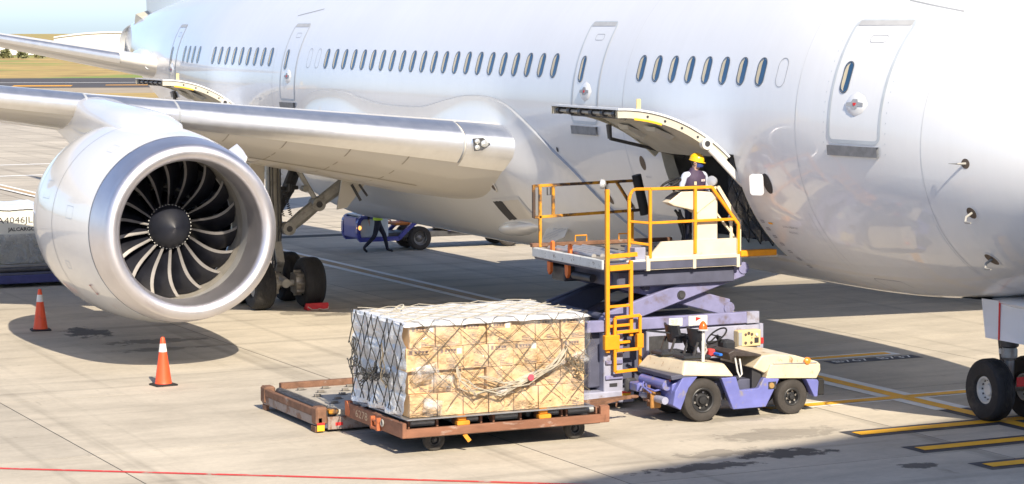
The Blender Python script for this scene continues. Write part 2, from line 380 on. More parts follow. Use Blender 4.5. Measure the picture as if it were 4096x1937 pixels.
# ------------------------------------------------------------------ terminal behind the viewpoint (throws the soft shade across the bottom right) and the boarding bridge on the far side
m_wallt = mat('terminal_panel', (.50,.54,.58), .7, var=.05, scale=1); m_glz = mat('terminal_glass', (.16,.20,.24), .06, .6, var=.05)
T = thing('terminal_building', 'pale terminal building whose roof shades the apron at the bottom right', 'building', (50,-22,0))
u = Vector((-.25,1,0)).normalized(); nrm = Vector((u.y,-u.x,0))       # nrm points away from the apron
o0 = Vector((45.0,-22.85,0))
M = Matrix(((nrm.x,u.x,0,o0.x),(nrm.y,u.y,0,o0.y),(0,0,1,0),(0,0,0,1)))
mb = MB().box((0,9,0),(30,40,21.6), M=M); mb.build('wall', m_wallt, T)
mb = MB().box((-.25,8.6,21.6),(31,40.4,22.05), M=M); mb.build('roof', mat('terminal_roof',(.45,.45,.45),.8), T)
for k in range(4):
    mb = MB().box((-.06,10,1.2+k*4.9),(-.003,39,5.4+k*4.9), M=M); mb.build('window_band', m_glz, T)
B = thing('boarding_bridge', 'boarding bridge docked behind the fuselage at the second door', 'boarding bridge', (1.5,4,0))
bd = Vector((.12,1,0)).normalized(); bn = Vector((bd.y,-bd.x,0)); o0 = Vector((1.65,3.2,0))
M = Matrix(((bn.x,bd.x,0,o0.x),(bn.y,bd.y,0,o0.y),(0,0,1,0),(0,0,0,1)))
mb = MB().box((-1.4,-.1,4.0),(1.4,21,7.0), M=M, ch=.1); mb.build('tunnel', mat('bridge_panel',(.6,.6,.6),.5), B)
mb = MB().box((-1.7,20.5,3.8),(1.7,25,7.3), M=M, ch=.1); mb.build('rotunda', mat('bridge_panel',(.6,.6,.6)), B)
mb = MB().cyl(M @ Vector((0,22.8,0)), M @ Vector((0,22.8,3.85)), .55, n=20); mb.build('column', mat('bridge_panel',(.6,.6,.6)), B)

# ------------------------------------------------------------------ far background
def far(px_a, off): return FE*px_a+FN*off
m_bw = mat('far_building_white', (.78,.77,.74), .8, var=.04, scale=.05); m_broof = mat('far_roof', (.70,.70,.70), .6, var=.04)
def hangar(name, label, a0, a1, off, h, hr, depth=40):
    t = thing(name, label, 'building', far((a0+a1)/2, off))
    A = far(a0, off); U = FE*(a1-a0); n = 12
    poly = [(0,0),(1,0),(1,h)]+[(1-k/n, h+(hr-h)*math.sin(math.pi*k/n)) for k in range(1,n)]+[(0,h)]
    mb = MB().prism([(p[0],p[1]) for p in poly], A, U, (0,0,1), FN*depth); mb.build('wall', m_bw, t, smooth=0)
    mb = MB()
    for k in range(n):
        p0 = (1-k/n, h+(hr-h)*math.sin(math.pi*k/n)); p1 = (1-(k+1)/n, h+(hr-h)*math.sin(math.pi*(k+1)/n))
        a_ = A+U*p0[0]+Vector((0,0,p0[1]+.05))-FN*.5; b_ = A+U*p1[0]+Vector((0,0,p1[1]+.05))-FN*.5
        mb.add([a_,b_,b_+FN*(depth+1),a_+FN*(depth+1), a_+Vector((0,0,.3)),b_+Vector((0,0,.3)),b_+FN*(depth+1)+Vector((0,0,.3)),a_+FN*(depth+1)+Vector((0,0,.3))], [(0,1,5,4),(4,5,6,7),(3,2,1,0),(2,3,7,6),(1,2,6,5),(3,0,4,7)])
    mb.build('roof', m_broof, t, smooth=0)
    nb = 6
    for k in range(nb):
        q = A+U*((k+.15)/nb)-FN*.15; mb = MB().prism([(0,.4),(1,.4),(1,h*.6),(0,h*.6)], q, U*(.7/nb), (0,0,1), -FN*.1); mb.build('door', m_broof, t, smooth=0)
    return t
hangar('white_hangar', 'long white hangar with low curved roof beyond the tailplane', -37, -10, 560, 4.2, 5.4)
hangar('white_hangar', 'low white building at the far left behind the bushes', -62, -40, 575, 2.6, 3.3)
def bush(label, a, off, w, h, seed):
    rnd = random.Random(seed); c = far(a, off)
    t = thing('bush', label, 'bush', c, 'bushes beyond the grass')
    mb = MB()
    for k in range(420):
        th = rnd.uniform(0, 2*math.pi); rr = math.sqrt(rnd.random()); z = rnd.random()**.8
        lump = .7+.5*noise.noise(Vector((math.cos(th)*1.5, math.sin(th)*1.5, seed)))
        p = c+FE*(math.cos(th)*rr*w*lump*(1-.45*z))+FN*(math.sin(th)*rr*w*.6*(1-.4*z))+Vector((0,0,.1+z*h*lump))
        s_ = rnd.uniform(.12,.3); q = Matrix.Rotation(rnd.uniform(0,6.28),3,'Z') @ Matrix.Rotation(rnd.uniform(0,3.14),3,'X')
        mb.add([p+q@Vector((-s_,-s_*.6,0)), p+q@Vector((s_,-s_*.6,0)), p+q@Vector((s_*.7,s_,0)), p+q@Vector((-s_*.7,s_,0))], [(0,1,2,3)])
    mb.build('crown', mat('bush_leaf',(.20,.21,.10),.8,var=.5,scale=.6,world_co=True), t, smooth=0)  # leaf colour lightened to suggest distance haze
    mb = MB()
    for k in range(4):
        mb.cyl(c+FE*rnd.uniform(-.3,.3)*w, c+FE*rnd.uniform(-.6,.6)*w+Vector((0,0,h*.6)), .08, .03, n=6)
    mb.build('trunk', mat('bush_stem',(.12,.08,.05),.9), t)
bush('dark green bush beyond the grass, rightmost of three at far left', -37.5, 505, 2.0, 2.3, 1)
bush('dark green bush beyond the grass, middle of three at far left', -41, 500, 2.0, 1.9, 2)
bush('dark green bush beyond the grass at the far left edge', -45, 507, 2.4, 2.2, 3)
# ------------------------------------------------------------------ the airliner
def aircraft_paint(name, col=(.79,.81,.84), rough=.34, coat=.7, warm=False):
    m = bpy.data.materials.new(name); m.use_nodes = True; nt = m.node_tree; N = nt.nodes; L = nt.links; b = N['Principled BSDF']
    b.inputs['Roughness'].default_value = rough; b.inputs['Coat Weight'].default_value = coat; b.inputs['Coat Roughness'].default_value = .025; b.inputs['Coat IOR'].default_value = 1.55
    pos = N.new('ShaderNodeNewGeometry').outputs['Position']
    n = N.new('ShaderNodeTexNoise'); n.inputs['Scale'].default_value = .5; n.inputs['Detail'].default_value = 6; L.new(pos, n.inputs['Vector'])
    r = N.new('ShaderNodeValToRGB'); L.new(n.outputs[0], r.inputs[0]); r.color_ramp.elements[0].position = .3; r.color_ramp.elements[1].position = .7
    r.color_ramp.elements[0].color = [k*.955 for k in col]+[1]; r.color_ramp.elements[1].color = list(col)+[1]
    mp = N.new('ShaderNodeMapping'); mp.inputs['Scale'].default_value = (6,1.5,.5); L.new(pos, mp.inputs[0])
    n2 = N.new('ShaderNodeTexNoise'); n2.inputs['Scale'].default_value = 1.0; n2.inputs['Detail'].default_value = 6; n2.inputs['Roughness'].default_value = .65; L.new(mp.outputs[0], n2.inputs['Vector'])
    r2 = N.new('ShaderNodeValToRGB'); L.new(n2.outputs[0], r2.inputs[0]); r2.color_ramp.elements[0].position = .36; r2.color_ramp.elements[1].position = .6
    r2.color_ramp.elements[0].color = (.88,.87,.85,1); r2.color_ramp.elements[1].color = (1,1,1,1)
    mx = N.new('ShaderNodeMix'); mx.data_type = 'RGBA'; mx.blend_type = 'MULTIPLY'; mx.inputs[0].default_value = .14; L.new(r.outputs[0], mx.inputs[6]); L.new(r2.outputs[0], mx.inputs[7])
    L.new(mx.outputs[2], b.inputs['Base Color'])
    n3 = N.new('ShaderNodeTexNoise'); n3.inputs['Scale'].default_value = .9; n3.inputs['Detail'].default_value = 2; L.new(pos, n3.inputs['Vector'])
    bp = N.new('ShaderNodeBump'); bp.inputs['Strength'].default_value = .012; bp.inputs['Distance'].default_value = .05; L.new(n3.outputs[0], bp.inputs['Height']); L.new(bp.outputs[0], b.inputs['Normal']); L.new(bp.outputs[0], b.inputs['Coat Normal'])
    return m
M_FUS = aircraft_paint('fuselage_white'); M_FAIR = aircraft_paint('fairing_white', (.80,.81,.82), .32, .7); M_WING = aircraft_paint('wing_grey_white', (.72,.685,.62), .36, .4)
M_NAC = aircraft_paint('nacelle_white', (.80,.80,.80), .28, .7)
M_SLAT = mat('bare_aluminium', (.86,.87,.89), .40, .95, var=.04, scale=2, rvar=.06, stretch=(.3,3,3))
M_LIP = mat('inlet_lip_metal', (.78,.76,.79), .42, .97, var=.05, scale=2, rvar=.05)
M_LINE = mat('panel_seam', (.34,.36,.39), .6, var=.1); M_SEAM2 = mat('door_seam', (.50,.55,.60), .5, var=.08)
M_DARK = mat('dark_gap', (.03,.03,.035), .7); M_GASK = mat('window_gasket', (.10,.12,.15), .5)
M_PANE = mat('cabin_window_pane', (.035,.095,.19), .06, var=.12, scale=2.5, spec=.65); M_REV = mat('window_reveal', (.60,.53,.38), .5, var=.1, scale=3)
M_SILL = mat('door_sill_grey', (.22,.23,.25), .5, .3, var=.2, scale=8)
M_STEEL = mat('gear_grey_steel', (.40,.39,.36), .45, .25, var=.15, scale=5, patch=((.16,.15,.13),.55,.72,4)); M_DSTEEL = mat('gear_dark_steel', (.085,.085,.09), .45, .5, var=.3, scale=8)
M_TYRE = mat('aircraft_tyre', (.022,.022,.024), .78, var=.3, scale=4, bump=.2, bscale=60, patch=((.07,.062,.055),.55,.75,2.5)); M_HUBW = mat('hub_white', (.62,.62,.60), .45, .1, var=.1, scale=8)
M_PRIMER = mat('bay_primer', (.52,.49,.40), .6, var=.1, scale=4); M_CHROME = mat('oleo_chrome', (.8,.8,.82), .12, 1.0, var=.02)
M_RED = mat('signal_red', (.62,.03,.03), .5, var=.1)

RW, RH, ZC = 2.885, 2.97, 4.72
def fus(x):
    """half width, top z, bottom z, z of widest point"""
    if x > 7:
        t = min(.9999, (x-7)/9.6); return RW*max(0, 1-t**2.2)**.7, 7.69-3.95*t**2.4*(1-.0*t), 1.75+2.0*t**2.6, 4.72-.95*t**2
    if x < -21.5:
        s_ = min(1, (-21.5-x)/17.8); return RW*(1-.87*s_**1.55), 7.69-1.2*s_**1.7, 1.75+3.35*s_**1.3, 4.72+1.05*s_**1.4
    return RW, 7.69, 1.75, 4.72
def fpt(x, th, off=0.0):
    w, tz, bz, zc = fus(x); h = (tz-zc) if math.sin(th) > 0 else (zc-bz)
    return Vector((x, -(w+off)*math.cos(th), zc+(h+off)*math.sin(th)))
def spt(x, z, off=0.0):
    """skin point on the near side at station x and height z"""
    w, tz, bz, zc = fus(x); h = (tz-zc) if z > zc else (zc-bz)
    return fpt(x, math.asin(max(-1, min(1, (z-zc)/h))), off)
AIR = thing('airliner', 'large white twin-engine airliner parked with both cargo doors open', 'airliner', (0,0,0))
TH_T = math.asin((4.12-4.72)/2.97); TH_B = math.asin((2.38-4.72)/2.97)
HOLES = [(4.48,7.12,True),(-21.7,-19.06,True)]
xs = set(); x = -39.3
while x < 16.6: xs.add(round(x, 3)); x += .35 if x < 6 else .2
xs |= {16.45, 16.55, 16.58, 16.595, 4.48, 7.12, -21.7, -19.06}
xs = sorted(xs); xs = [a for i, a in enumerate(xs) if i == 0 or a-xs[i-1] > .05 or a in (4.48,7.12,-21.7,-19.06) or a > 16.4]
ths = sorted({-math.pi+2*math.pi*k/96 for k in range(97)} | {TH_T, TH_B}); ths = [a for i, a in enumerate(ths) if i == 0 or a-ths[i-1] > .012 or a in (TH_T, TH_B)]
mb = MB(); vs = [fpt(x, t) for x in xs for t in ths[:-1]]; n = len(ths)-1; fs = []
for i in range(len(xs)-1):
    for j in range(n):
        xm = (xs[i]+xs[i+1])/2; tm = (ths[j]+ths[j+1])/2
        if any(a < xm < b for a, b, _ in HOLES) and TH_B < tm < TH_T: continue
        fs.append((i*n+j, i*n+(j+1) % n, (i+1)*n+(j+1) % n, (i+1)*n+j)[::-1])
fs.append(tuple(range(n)))
mb.add(vs, fs); FUS_O = mb.build('fuselage', M_FUS, AIR, smooth=60)

# ---- cargo openings: reveal, bay interior
def hole_reveal(x0, x1):
    mb = MB(); nn = 14; dep = .22
    def col(x, flip):
        P = [[fpt(x, TH_T+(TH_B-TH_T)*k/nn, d) for k in range(nn+1)] for d in (.006, -dep)]; mb.grid(P, flip=flip)
    col(x0, False); col(x1, True)
    for th, fl in ((TH_T, True), (TH_B, False)):
        mb.grid([[fpt(x0+(x1-x0)*k/4, th, d) for k in range(5)] for d in (.006, -dep)], flip=fl)
    return mb.build('cargo_door_frame', M_PRIMER, AIR)
bay_wall = mat('cargo_bay_lining', (.30,.31,.32), .6, var=.12, scale=3); bay_floor = mat('cargo_bay_floor', (.10,.11,.12), .45, .4, var=.3, scale=5)
for x0, x1, _ in HOLES:
    hole_reveal(x0, x1)
    e0, e1 = x0-1.2, x1+1.6
    mb = MB(); zf, zt = 2.36, 4.22
    mb.add([(e0,-1.62,zf),(e1,-1.62,zf),(e1,1.6,zf),(e0,1.6,zf)], [(0,1,2,3)]); mb.build('cargo_bay_floor', bay_floor, AIR, smooth=0)
    mb = MB(); mb.add([(e0,-2.6,zt),(e1,-2.6,zt),(e1,2.2,zt),(e0,2.2,zt)], [(3,2,1,0)])
    mb.add([(e0,1.6,zf),(e1,1.6,zf),(e1,2.2,zt),(e0,2.2,zt)], [(3,2,1,0)])
    for e in (e0, e1): mb.add([(e,-1.62,zf),(e,1.6,zf),(e,2.2,zt),(e,-2.6,zt)], [(0,1,2,3)] if e == e0 else [(3,2,1,0)])
    mb.build('cargo_bay_lining', bay_wall, AIR, smooth=0)
    mb = MB()
    for k in range(8): MB().cyl((e0+.6+k*.62,-1.6,zf+.03), (e0+.6+k*.62,-1.1,zf+.03), .03, n=8).build('floor_roller', M_CHROME, AIR)

# ---- surface decals and doors
def rrect(w, h, r, n=6):
    pts = []
    for cx, cy, a0 in ((w/2-r,h/2-r,0),(-w/2+r,h/2-r,90),(-w/2+r,-h/2+r,180),(w/2-r,-h/2+r,270)):
        for k in range(n+1): a = R(a0+90*k/n); pts.append((cx+r*math.cos(a), cy+r*math.sin(a)))
    return pts
def surf_ring(mb, xc, zc, outer, inner, off, mi=0, sk=0.0):
    n = len(outer)
    def mp(p): return spt(xc+p[0]+sk*p[1], zc+p[1], off)
    mb.rings([[mp(p) for p in inner], [mp(p) for p in outer]], True, mi=mi)
def surf_panel(mb, xc, zc, w, h, r, off, rows=18, mi=0, sk=0.0):
    P = []
    for k in range(rows+1):
        z = -h/2+h*k/rows; dz = h/2-abs(z); ww = w/2-(r-math.sqrt(max(0, r*r-(r-dz)**2)) if dz < r else 0)
        P.append([spt(xc+sk*z+ww*q, zc+z, off) for q in (-1,-.5,0,.5,1)])
    mb.grid(P, mi=mi)
WZ = 5.51
def cabin_window(x, z=WZ, w=.275, h=.475, parent=AIR, plug=False, name='cabin_window'):
    if plug:
        mb = MB(); surf_ring(mb, x, z, rrect(w, h, w*.48), rrect(w-.022, h-.022, w*.44), .004); return mb.build('blanked_window', M_LINE, parent)
    e_ = 0 if parent is AIR else .006
    mb = MB(); surf_ring(mb, x, z, rrect(w, h, w*.48), rrect(w-.035, h-.035, w*.42), .006+e_); f = mb.build(name, M_GASK, parent)
    pr = f if parent is AIR else parent
    mb = MB(); surf_panel(mb, x, z, w-.03, h-.03, (w-.03)*.48, .002+e_, rows=10); pn = mb.build('pane', M_PANE, pr)
    mb = MB(); P = []
    for k in range(13):                                    # cream inner reveal seen through the left of the pane
        q = -1+2*k/12; zz = q*(h/2-.03); ww = (w/2-.026)*math.sqrt(max(0, 1-max(0, (abs(q)-.45)/.55)**2)); th_ = .10*(1-.35*q*q)
        P.append([spt(x-ww+th_*s_*min(1, 2*ww/.2), z+zz, .004+e_) for s_ in (0,.5,1)])
    mb.grid(P); mb.build('reveal', M_REV, pr)
    return f
W_MID = [k*.6096 for k in range(-21, 1)]; W_FWD = [3.66+k*.6096 for k in range(8)]; W_AFT = [-21.75+k*.6 for k in range(9)]; W_TAIL = [-25.13,-24.55,-23.95,-23.34]
for x in W_MID+W_FWD+W_AFT+W_TAIL: cabin_window(x)
for x in (8.55, -13.42, -14.03): cabin_window(x, plug=True)
def pax_door(x0, x1, zb=4.44, zt=6.36, label=None, big=True):
    w = x1-x0; h = zt-zb; xc = (x0+x1)/2; zc = (zb+zt)/2
    mb = MB(); surf_panel(mb, xc, zc, w, h, .14, .003); d = mb.build('passenger_door', M_FUS, AIR, smooth=60)
    if label: d['label'] = label
    mb = MB(); surf_ring(mb, xc, zc, rrect(w+.01, h+.01, .15, 8), rrect(w-.085, h-.085, .11, 8), .006)
    # extra points along the long edges so the ring follows the curve
    mb = MB(); N_ = 40; fw = .055
    for side in (-1, 1):
        P = []
        for k in range(N_+1):
            z = zb+.13+(h-.26)*k/N_; P.append([spt(xc+side*(w/2-fw), z, .007), spt(xc+side*w/2, z, .007)])
        mb.grid(P, flip=side < 0)
    for zz, sgn in ((zb,1),(zt,-1)):
        mb.grid([[spt(x0+.13+(w-.26)*k/8, zz+sgn*q, .007) for k in range(9)] for q in (0,fw)], flip=sgn < 0)
    for sx in (-1,1):
        for zz, sz in ((zb,1),(zt,-1)):
            cxx = xc+sx*(w/2-.13); czz = zz+sz*.13
            P = [[spt(cxx+sx*rr*math.cos(R(90*k/6)), czz-sz*rr*math.sin(R(90*k/6)), .007) for k in range(7)] for rr in (.13-fw,.13)]
            mb.grid(P, flip=(sx*sz > 0))
    mb.build('door_seal', M_SEAM2, d)
    mb = MB()
    P = [[spt(x0+.03+(w-.06)*k/6, zb-.035-q, .05+.0*q) for k in range(7)] for q in (0,.155)]; mb.grid(P, flip=True)
    P = [[spt(x0+.03+(w-.06)*k/6, zb-.035, q) for k in range(7)] for q in (.0,.05)]; mb.grid(P)
    P = [[spt(x0+.03+(w-.06)*k/6, zb-.19, q) for k in range(7)] for q in (.0,.05)]; mb.grid(P, flip=True)
    mb.build('door_sill', M_SILL, d)
    mb = MB(); P = [[spt(x0+.08+(w-.16)*k/6, zt-.02-q*.075, .010) for k in range(7)] for q in (0,1)]; mb.grid(P, flip=True); mb.build('drip_strip', mat('drip_strip_grey',(.46,.47,.48),.5,var=.1,scale=6), d)
    xw = x0+.30 if big else x0+.2
    cabin_window(xw, 5.46, .21, .50, d, name='door_window')
    # handle: white diamond bulge, grey bar, red flap
    hx, hz = x0+w*.52, 5.05; mb = MB()
    dia = [(.27,0),(.16,.13),(0,.19),(-.16,.13),(-.27,0),(-.16,-.13),(0,-.19),(.16,-.13)]
    mb.rings([[spt(hx+p[0], hz+p[1], .005) for p in dia], [spt(hx+p[0]*.75, hz+p[1]*.75, .03) for p in dia]], True, (False, True)); mb.build('handle_boss', M_FUS, d)
    mb = MB(); dia = [(.19,.02),(.08,.03),(.05,.075),(-.05,.075),(-.08,.03),(-.19,.02),(-.19,-.03),(-.08,-.03),(-.05,-.075),(.05,-.075),(.08,-.03),(.19,-.03)]
    mb.rings([[spt(hx+p[0], hz+p[1], .028) for p in dia], [spt(hx+p[0], hz+p[1], .038) for p in dia]], True, (False, True)); mb.build('handle', M_LINE, d)
    mb = MB(); dia = [(.035,.018),(-.035,.018),(-.028,-.015),(0,-.032),(.028,-.015)]
    mb.rings([[spt(hx+p[0], hz+p[1], .037) for p in dia], [spt(hx+p[0], hz+p[1], .044) for p in dia]], True, (False, True)); mb.build('handle_flap', M_RED, d)
    mb = MB(); surf_ring(mb, xc+.06, zt-.3, rrect(.36,.12,.055,4), rrect(.34,.10,.045,4), .005); mb.build('vent_panel', M_LINE, d)
    return d
pax_door(9.96, 11.20, label='front passenger door right of the open cargo door')
pax_door(.95, 2.08, label='second passenger door above the open cargo door flap'); pax_door(-15.98, -14.86, label='passenger door behind the wing'); pax_door(-27.1, -26.12, label='rearmost passenger door by the tail', big=False)
# fasteners round the front door, circumferential skin joints
mb = MB()
for k in range(46):
    t_ = k/46*2*(1.45+2.2); w_, h_ = 1.45, 2.2
    if t_ < w_: q_ = (t_-w_/2, h_/2)
    elif t_ < w_+h_: q_ = (w_/2, h_/2-(t_-w_))
    elif t_ < 2*w_+h_: q_ = (w_/2-(t_-w_-h_), -h_/2)
    else: q_ = (-w_/2, -h_/2+(t_-2*w_-h_))
    p_ = [(.009*math.cos(a), .013*math.sin(a)) for a in [2*math.pi*i/6 for i in range(6)]]
    vs_ = [spt(10.58+q_[0]+a, 5.40+q_[1]+b, .004) for a, b in p_]; mb.add(vs_, [tuple(range(6))])
mb.build('fasteners', M_SEAM2, AIR, smooth=0)['kind'] = 'stuff'
for x in (9.1, 3.1, -16.6, -22.2, 12.05):
    mb = MB(); mb.grid([[fpt(x+q, R(-88+172*k/60), .0025) for k in range(61)] for q in (-.006,.006)], flip=False); mb.build('skin_joint', mat('skin_joint_grey',(.60,.62,.65),.5), AIR)
# ---- small fittings on the skin
def disc(name, x, z, r, m, depth=.004, k=1.0, rim=None):
    mb = MB(); pts = [(r*math.cos(2*math.pi*i/20), r*k*math.sin(2*math.pi*i/20)) for i in range(20)]
    mb.rings([[spt(x+p[0], z+p[1], depth) for p in pts]]*1+[[spt(x+p[0]*.02, z+p[1]*.02, depth) for p in pts]], True); o = mb.build(name, m, AIR)
    if rim:
        mb = MB(); surf_ring(mb, x, z, [(p[0]*1.22,p[1]*1.22) for p in pts], pts, depth+.004); mb.build('rim', rim, o)
    return o
M_BRZ = mat('vent_bronze', (.13,.10,.08), .5, .3, var=.2, scale=10)
for x, z in ((3.64,3.81),(1.55,3.05),(2.35,2.98)): disc('pressure_vent', x, z, .105, M_BRZ, k=1.25)
disc('static_port', .1, 3.9, .05, M_DARK, rim=M_FUS); disc('drain_port', 4.0, 2.72, .07, M_DARK, rim=M_LINE)
p = spt(12.9,4.23)
disc('probe_plate', 12.9, 4.23, .075, M_BRZ, rim=None)
mb = MB().cyl(p, p+Vector((-.02,-.14,0)), .022, .012, n=10).cyl(p+Vector((-.02,-.13,0)), p+Vector((-.22,-.15,-.005)), .012, .004, n=8); mb.build('probe', M_STEEL, AIR)
for x, z in ((12.82,3.49),(12.61,2.76)):
    p = spt(x, z); disc('pitot_plate', x, z, .085, M_BRZ, rim=M_FUS)
    mb = MB().tube([p, p+Vector((.02,-.12,-.06)), p+Vector((.06,-.16,-.13)), p+Vector((.22,-.17,-.13))], [.02,.02,.018,.012], n=8); mb.build('pitot_tube', M_STEEL, AIR)
# open access hatch beside the cargo door
p = spt(7.9, 3.66)
Mh = Matrix.Translation(p+Vector((.0,-.14,-.0))) @ Matrix.Rotation(R(-48),4,'Z') @ Matrix.Rotation(R(12),4,'Y'); rr_ = rrect(.24,.36,.055,4)
mb = MB().rings([[Mh @ Vector((q,a,b)) for a, b in rr_] for q in (-.012,.012)], True, (True, True)); h_ = mb.build('access_hatch', M_FUS, AIR)
disc('access_recess', 8.02, 3.68, .13, M_DARK, k=1.3)
# seams along the fuselage
def seam(name, pts, wdt=.012, m=M_LINE, off=.004):
    mb = MB(); P = [[], []]
    for i, (x, z) in enumerate(pts):
        a = pts[max(0, i-1)]; b = pts[min(len(pts)-1, i+1)]; d = Vector((b[0]-a[0], b[1]-a[1])).normalized(); nn = Vector((-d.y, d.x))*wdt/2
        P[0].append(spt(x-nn.x, z-nn.y, off)); P[1].append(spt(x+nn.x, z+nn.y, off))
    mb.grid(P, flip=True); return mb.build(name, m, AIR)
seam('skin_seam', [(10.69+k*.1, 6.66-k*.0165) for k in range(12)], .02); seam('skin_seam', [(-16.3+k*.2, 6.55+k*.02) for k in range(9)], .02)
for x in (8.95, 12.0, -2.2): seam('skin_seam', [(x, 2.2+.15*k) for k in range(8)], .006, M_SEAM2)
mb = MB(); surf_ring(mb, 9.55, 2.02, rrect(.75,.30,.08,4), rrect(.725,.28,.07,4), .004); mb.build('belly_hatch_seam', M_LINE, AIR)
m_deca = mat('placard_print', (.35,.36,.40), .6)
for (x, z, txt, s_) in ((8.12,2.95,'DOOR OPERATION',.055),(8.12,2.86,'PRESS PANEL',.05),(3.72,3.56,'PRESS VENT',.04),(1.9,2.78,'KEEP CLEAR',.04)):
    p = spt(x, z, .01); q = spt(x, z+.1, .01); text_mesh(txt, s_, m_deca, frame(p, (1,0,0), q-p), AIR)
mb = MB(); 
for k in range(7):
    surf_ring(mb, 7.28+.035*k, 3.0-.13*k, rrect(.11,.05,.01,2), rrect(.075,.018,.005,2), .005)
mb.build('placard', m_deca, AIR)
mb = MB(); surf_panel(mb, 7.52, 2.98, .14, .03, .01, .006, 3); mb.build('yellow_placard', m_yel, AIR)

# ---- cargo door panels (hinged at the top, swung up)
def cargo_door(x0, x1, label, near):
    TH_B = R(-56.7)
    root = part_empty('cargo_door', AIR, ((x0+x1)/2, -2.8, 4.12)); root['label'] = label
    hinge = fpt(0, TH_T, .03); nn = 18
    c0 = Vector((0, -.0, 0))
    ph = R(145)                                   # opening angle
    def dp(x, k, t):                              # k 0 hinge .. 1 free edge; t thickness inwards
        p = fpt(0, TH_T+(TH_B-TH_T)*k, .0); nrm_ = Vector((0, -math.cos(TH_T+(TH_B-TH_T)*k), math.sin(TH_T+(TH_B-TH_T)*k)))
        q = p-nrm_*t-hinge
        return Vector((x, hinge.y+q.y*math.cos(ph)+q.z*math.sin(ph), hinge.z-q.y*math.sin(ph)+q.z*math.cos(ph))) if False else Vector((x, hinge.y+q.y*math.cos(ph)+q.z*math.sin(ph), hinge.z-q.y*math.sin(ph)+q.z*math.cos(ph)))
    T_ = .03
    mb = MB(); ks = [k/nn for k in range(nn+1)]
    outer = [[dp(x, k, 0) for k in ks] for x in (x0+.02, x1-.02)]
    mb.grid(outer)
    inner = [[dp(x, k, T_) for k in ks] for x in (x0+.02, x1-.02)]; mb.grid(inner, flip=True)
    for xx, fl in ((x0+.02, True), (x1-.02, False)): mb.grid([[dp(xx, k, 0) for k in ks], [dp(xx, k, T_) for k in ks]], flip=fl)
    mb.grid([[dp(x, 1, 0) for x in (x0+.02,x1-.02)], [dp(x, 1, T_) for x in (x0+.02,x1-.02)]])
    mb.build('outer_skin', M_FUS, root, smooth=50)
    # side ribs (edge beams) and inner liner
    for xx in (x0+.05, x1-.11):
        mb = MB(); A = [[dp(xx+dx, k, t) for k in ks] for dx, t in ((0,T_),(0,.16-.0),(.06,.16),(.06,T_))]
        mb.grid(A); mb.build('edge_rib', M_PRIMER, root, smooth=30)
        mb = MB()
        for k in (.15,.3,.45,.6,.75):
            p = dp(xx+.0615, k, .1); MB().cyl(p-Vector((.004,0,0)), p+Vector((.006,0,0)), .022, n=8).build('lightening_hole', M_DARK, root)
    lin = mat('door_liner', (.50,.48,.42), .6, var=.08, scale=4)
    mb = MB(); P = []
    for xx, dpt in ((x0+.11,.12),(x0+.35,.20),(x0+.9,.23),(x1-.9,.23),(x1-.38,.20),(x1-.11,.12)):
        P.append([dp(xx, .06+.74*k/10, dpt*(.55+.45*math.sin(math.pi*min(1, (k+1)/9)))) for k in range(11)])
    mb.grid(P, flip=True); mb.build('inner_liner', lin, root, smooth=40)
    mb = MB()
    for cx in (x0+.85, x1-.8):
        for i in range(6):
            for j in range(5):
                p = dp(cx+.05*i, .42+.025*j, .245); mb.cyl(p, p+(dp(cx, .4, .26)-dp(cx, .4, .245)), .014, n=6)
    mb.build('grille', M_DSTEEL, root)
    for cx in (x0+.85, x1-.8):
        mb = MB(); a = [dp(cx-.06, .38, .2), dp(cx+.34, .38, .2), dp(cx+.34, .58, .2), dp(cx-.06, .58, .2)]; b_ = [dp(cx-.02, .40, .30), dp(cx+.3, .40, .30), dp(cx+.3, .55, .26), dp(cx-.02, .55, .26)]
        mb.rings([a, b_], True, (False, True)); mb.build('vent_box', lin, root, smooth=30)
    # latch shaft along the free edge, latches
    mb = MB(); p0 = dp(x0+.08, .965, .10); p1 = dp(x1-.1, .965, .10); mb.cyl(p0, p1, .028, n=10); mb.build('latch_shaft', M_STEEL, root)
    for k in range(6):
        xx = x0+.22+k*(x1-x0-.5)/5; mb = MB(); p = dp(xx, .965, .10)
        mb.cyl(p-Vector((.05,0,0)), p+Vector((.05,0,0)), .062, n=12); mb.box((-.045,-.02,-.03),(.045,.10,.05), M=Matrix.Translation(p)); mb.build('latch', M_DSTEEL, root)
    mb = MB(); mb.tube([dp(x0+.25, .87, .17), dp(x1-.3, .87, .17)], .016); mb.build('torque_rod', M_DSTEEL, root)
    mb = MB(); p = dp(x1-.1, .82, -.0)
    mb.box((-.012,-.035,0),(.012,.035,.17), M=Matrix.Translation(p)); mb.build('warning_streamer', mat('streamer',(.80,.62,.25),.6), root)
    mb = MB(); mb.grid([[dp(x1-.045+.0, .62+.03*k, t) for k in range(9)] for t in (.15,.185)], flip=False); mb.build('yellow_strip', m_yel, root, smooth=0)
    # actuator arm on the forward side and hinge arms
    for xx in (x1-.02,):
        a = dp(xx, .22, .12); b_ = Vector((xx+.0, -2.62, 3.62)); mb = MB(); mb.bar(a, b_, .05, .13, (0,1,0), ch=.015); mb.cyl(a-Vector((.05,0,0)), a+Vector((.05,0,0)), .10, n=16); mb.cyl(b_-Vector((.05,0,0)), b_+Vector((.05,0,0)), .055, n=12); mb.build('actuator_arm', M_HUBW, root)
        mb = MB().cyl(a+Vector((.05,0,0)), a+Vector((.056,0,0)), .05, n=12); mb.build('pivot_bore', M_DARK, root)
        mb = MB().cyl(b_, b_+Vector((-.1,.55,.02)), .03, n=10); mb.build('actuator_rod', M_HUBW, root)
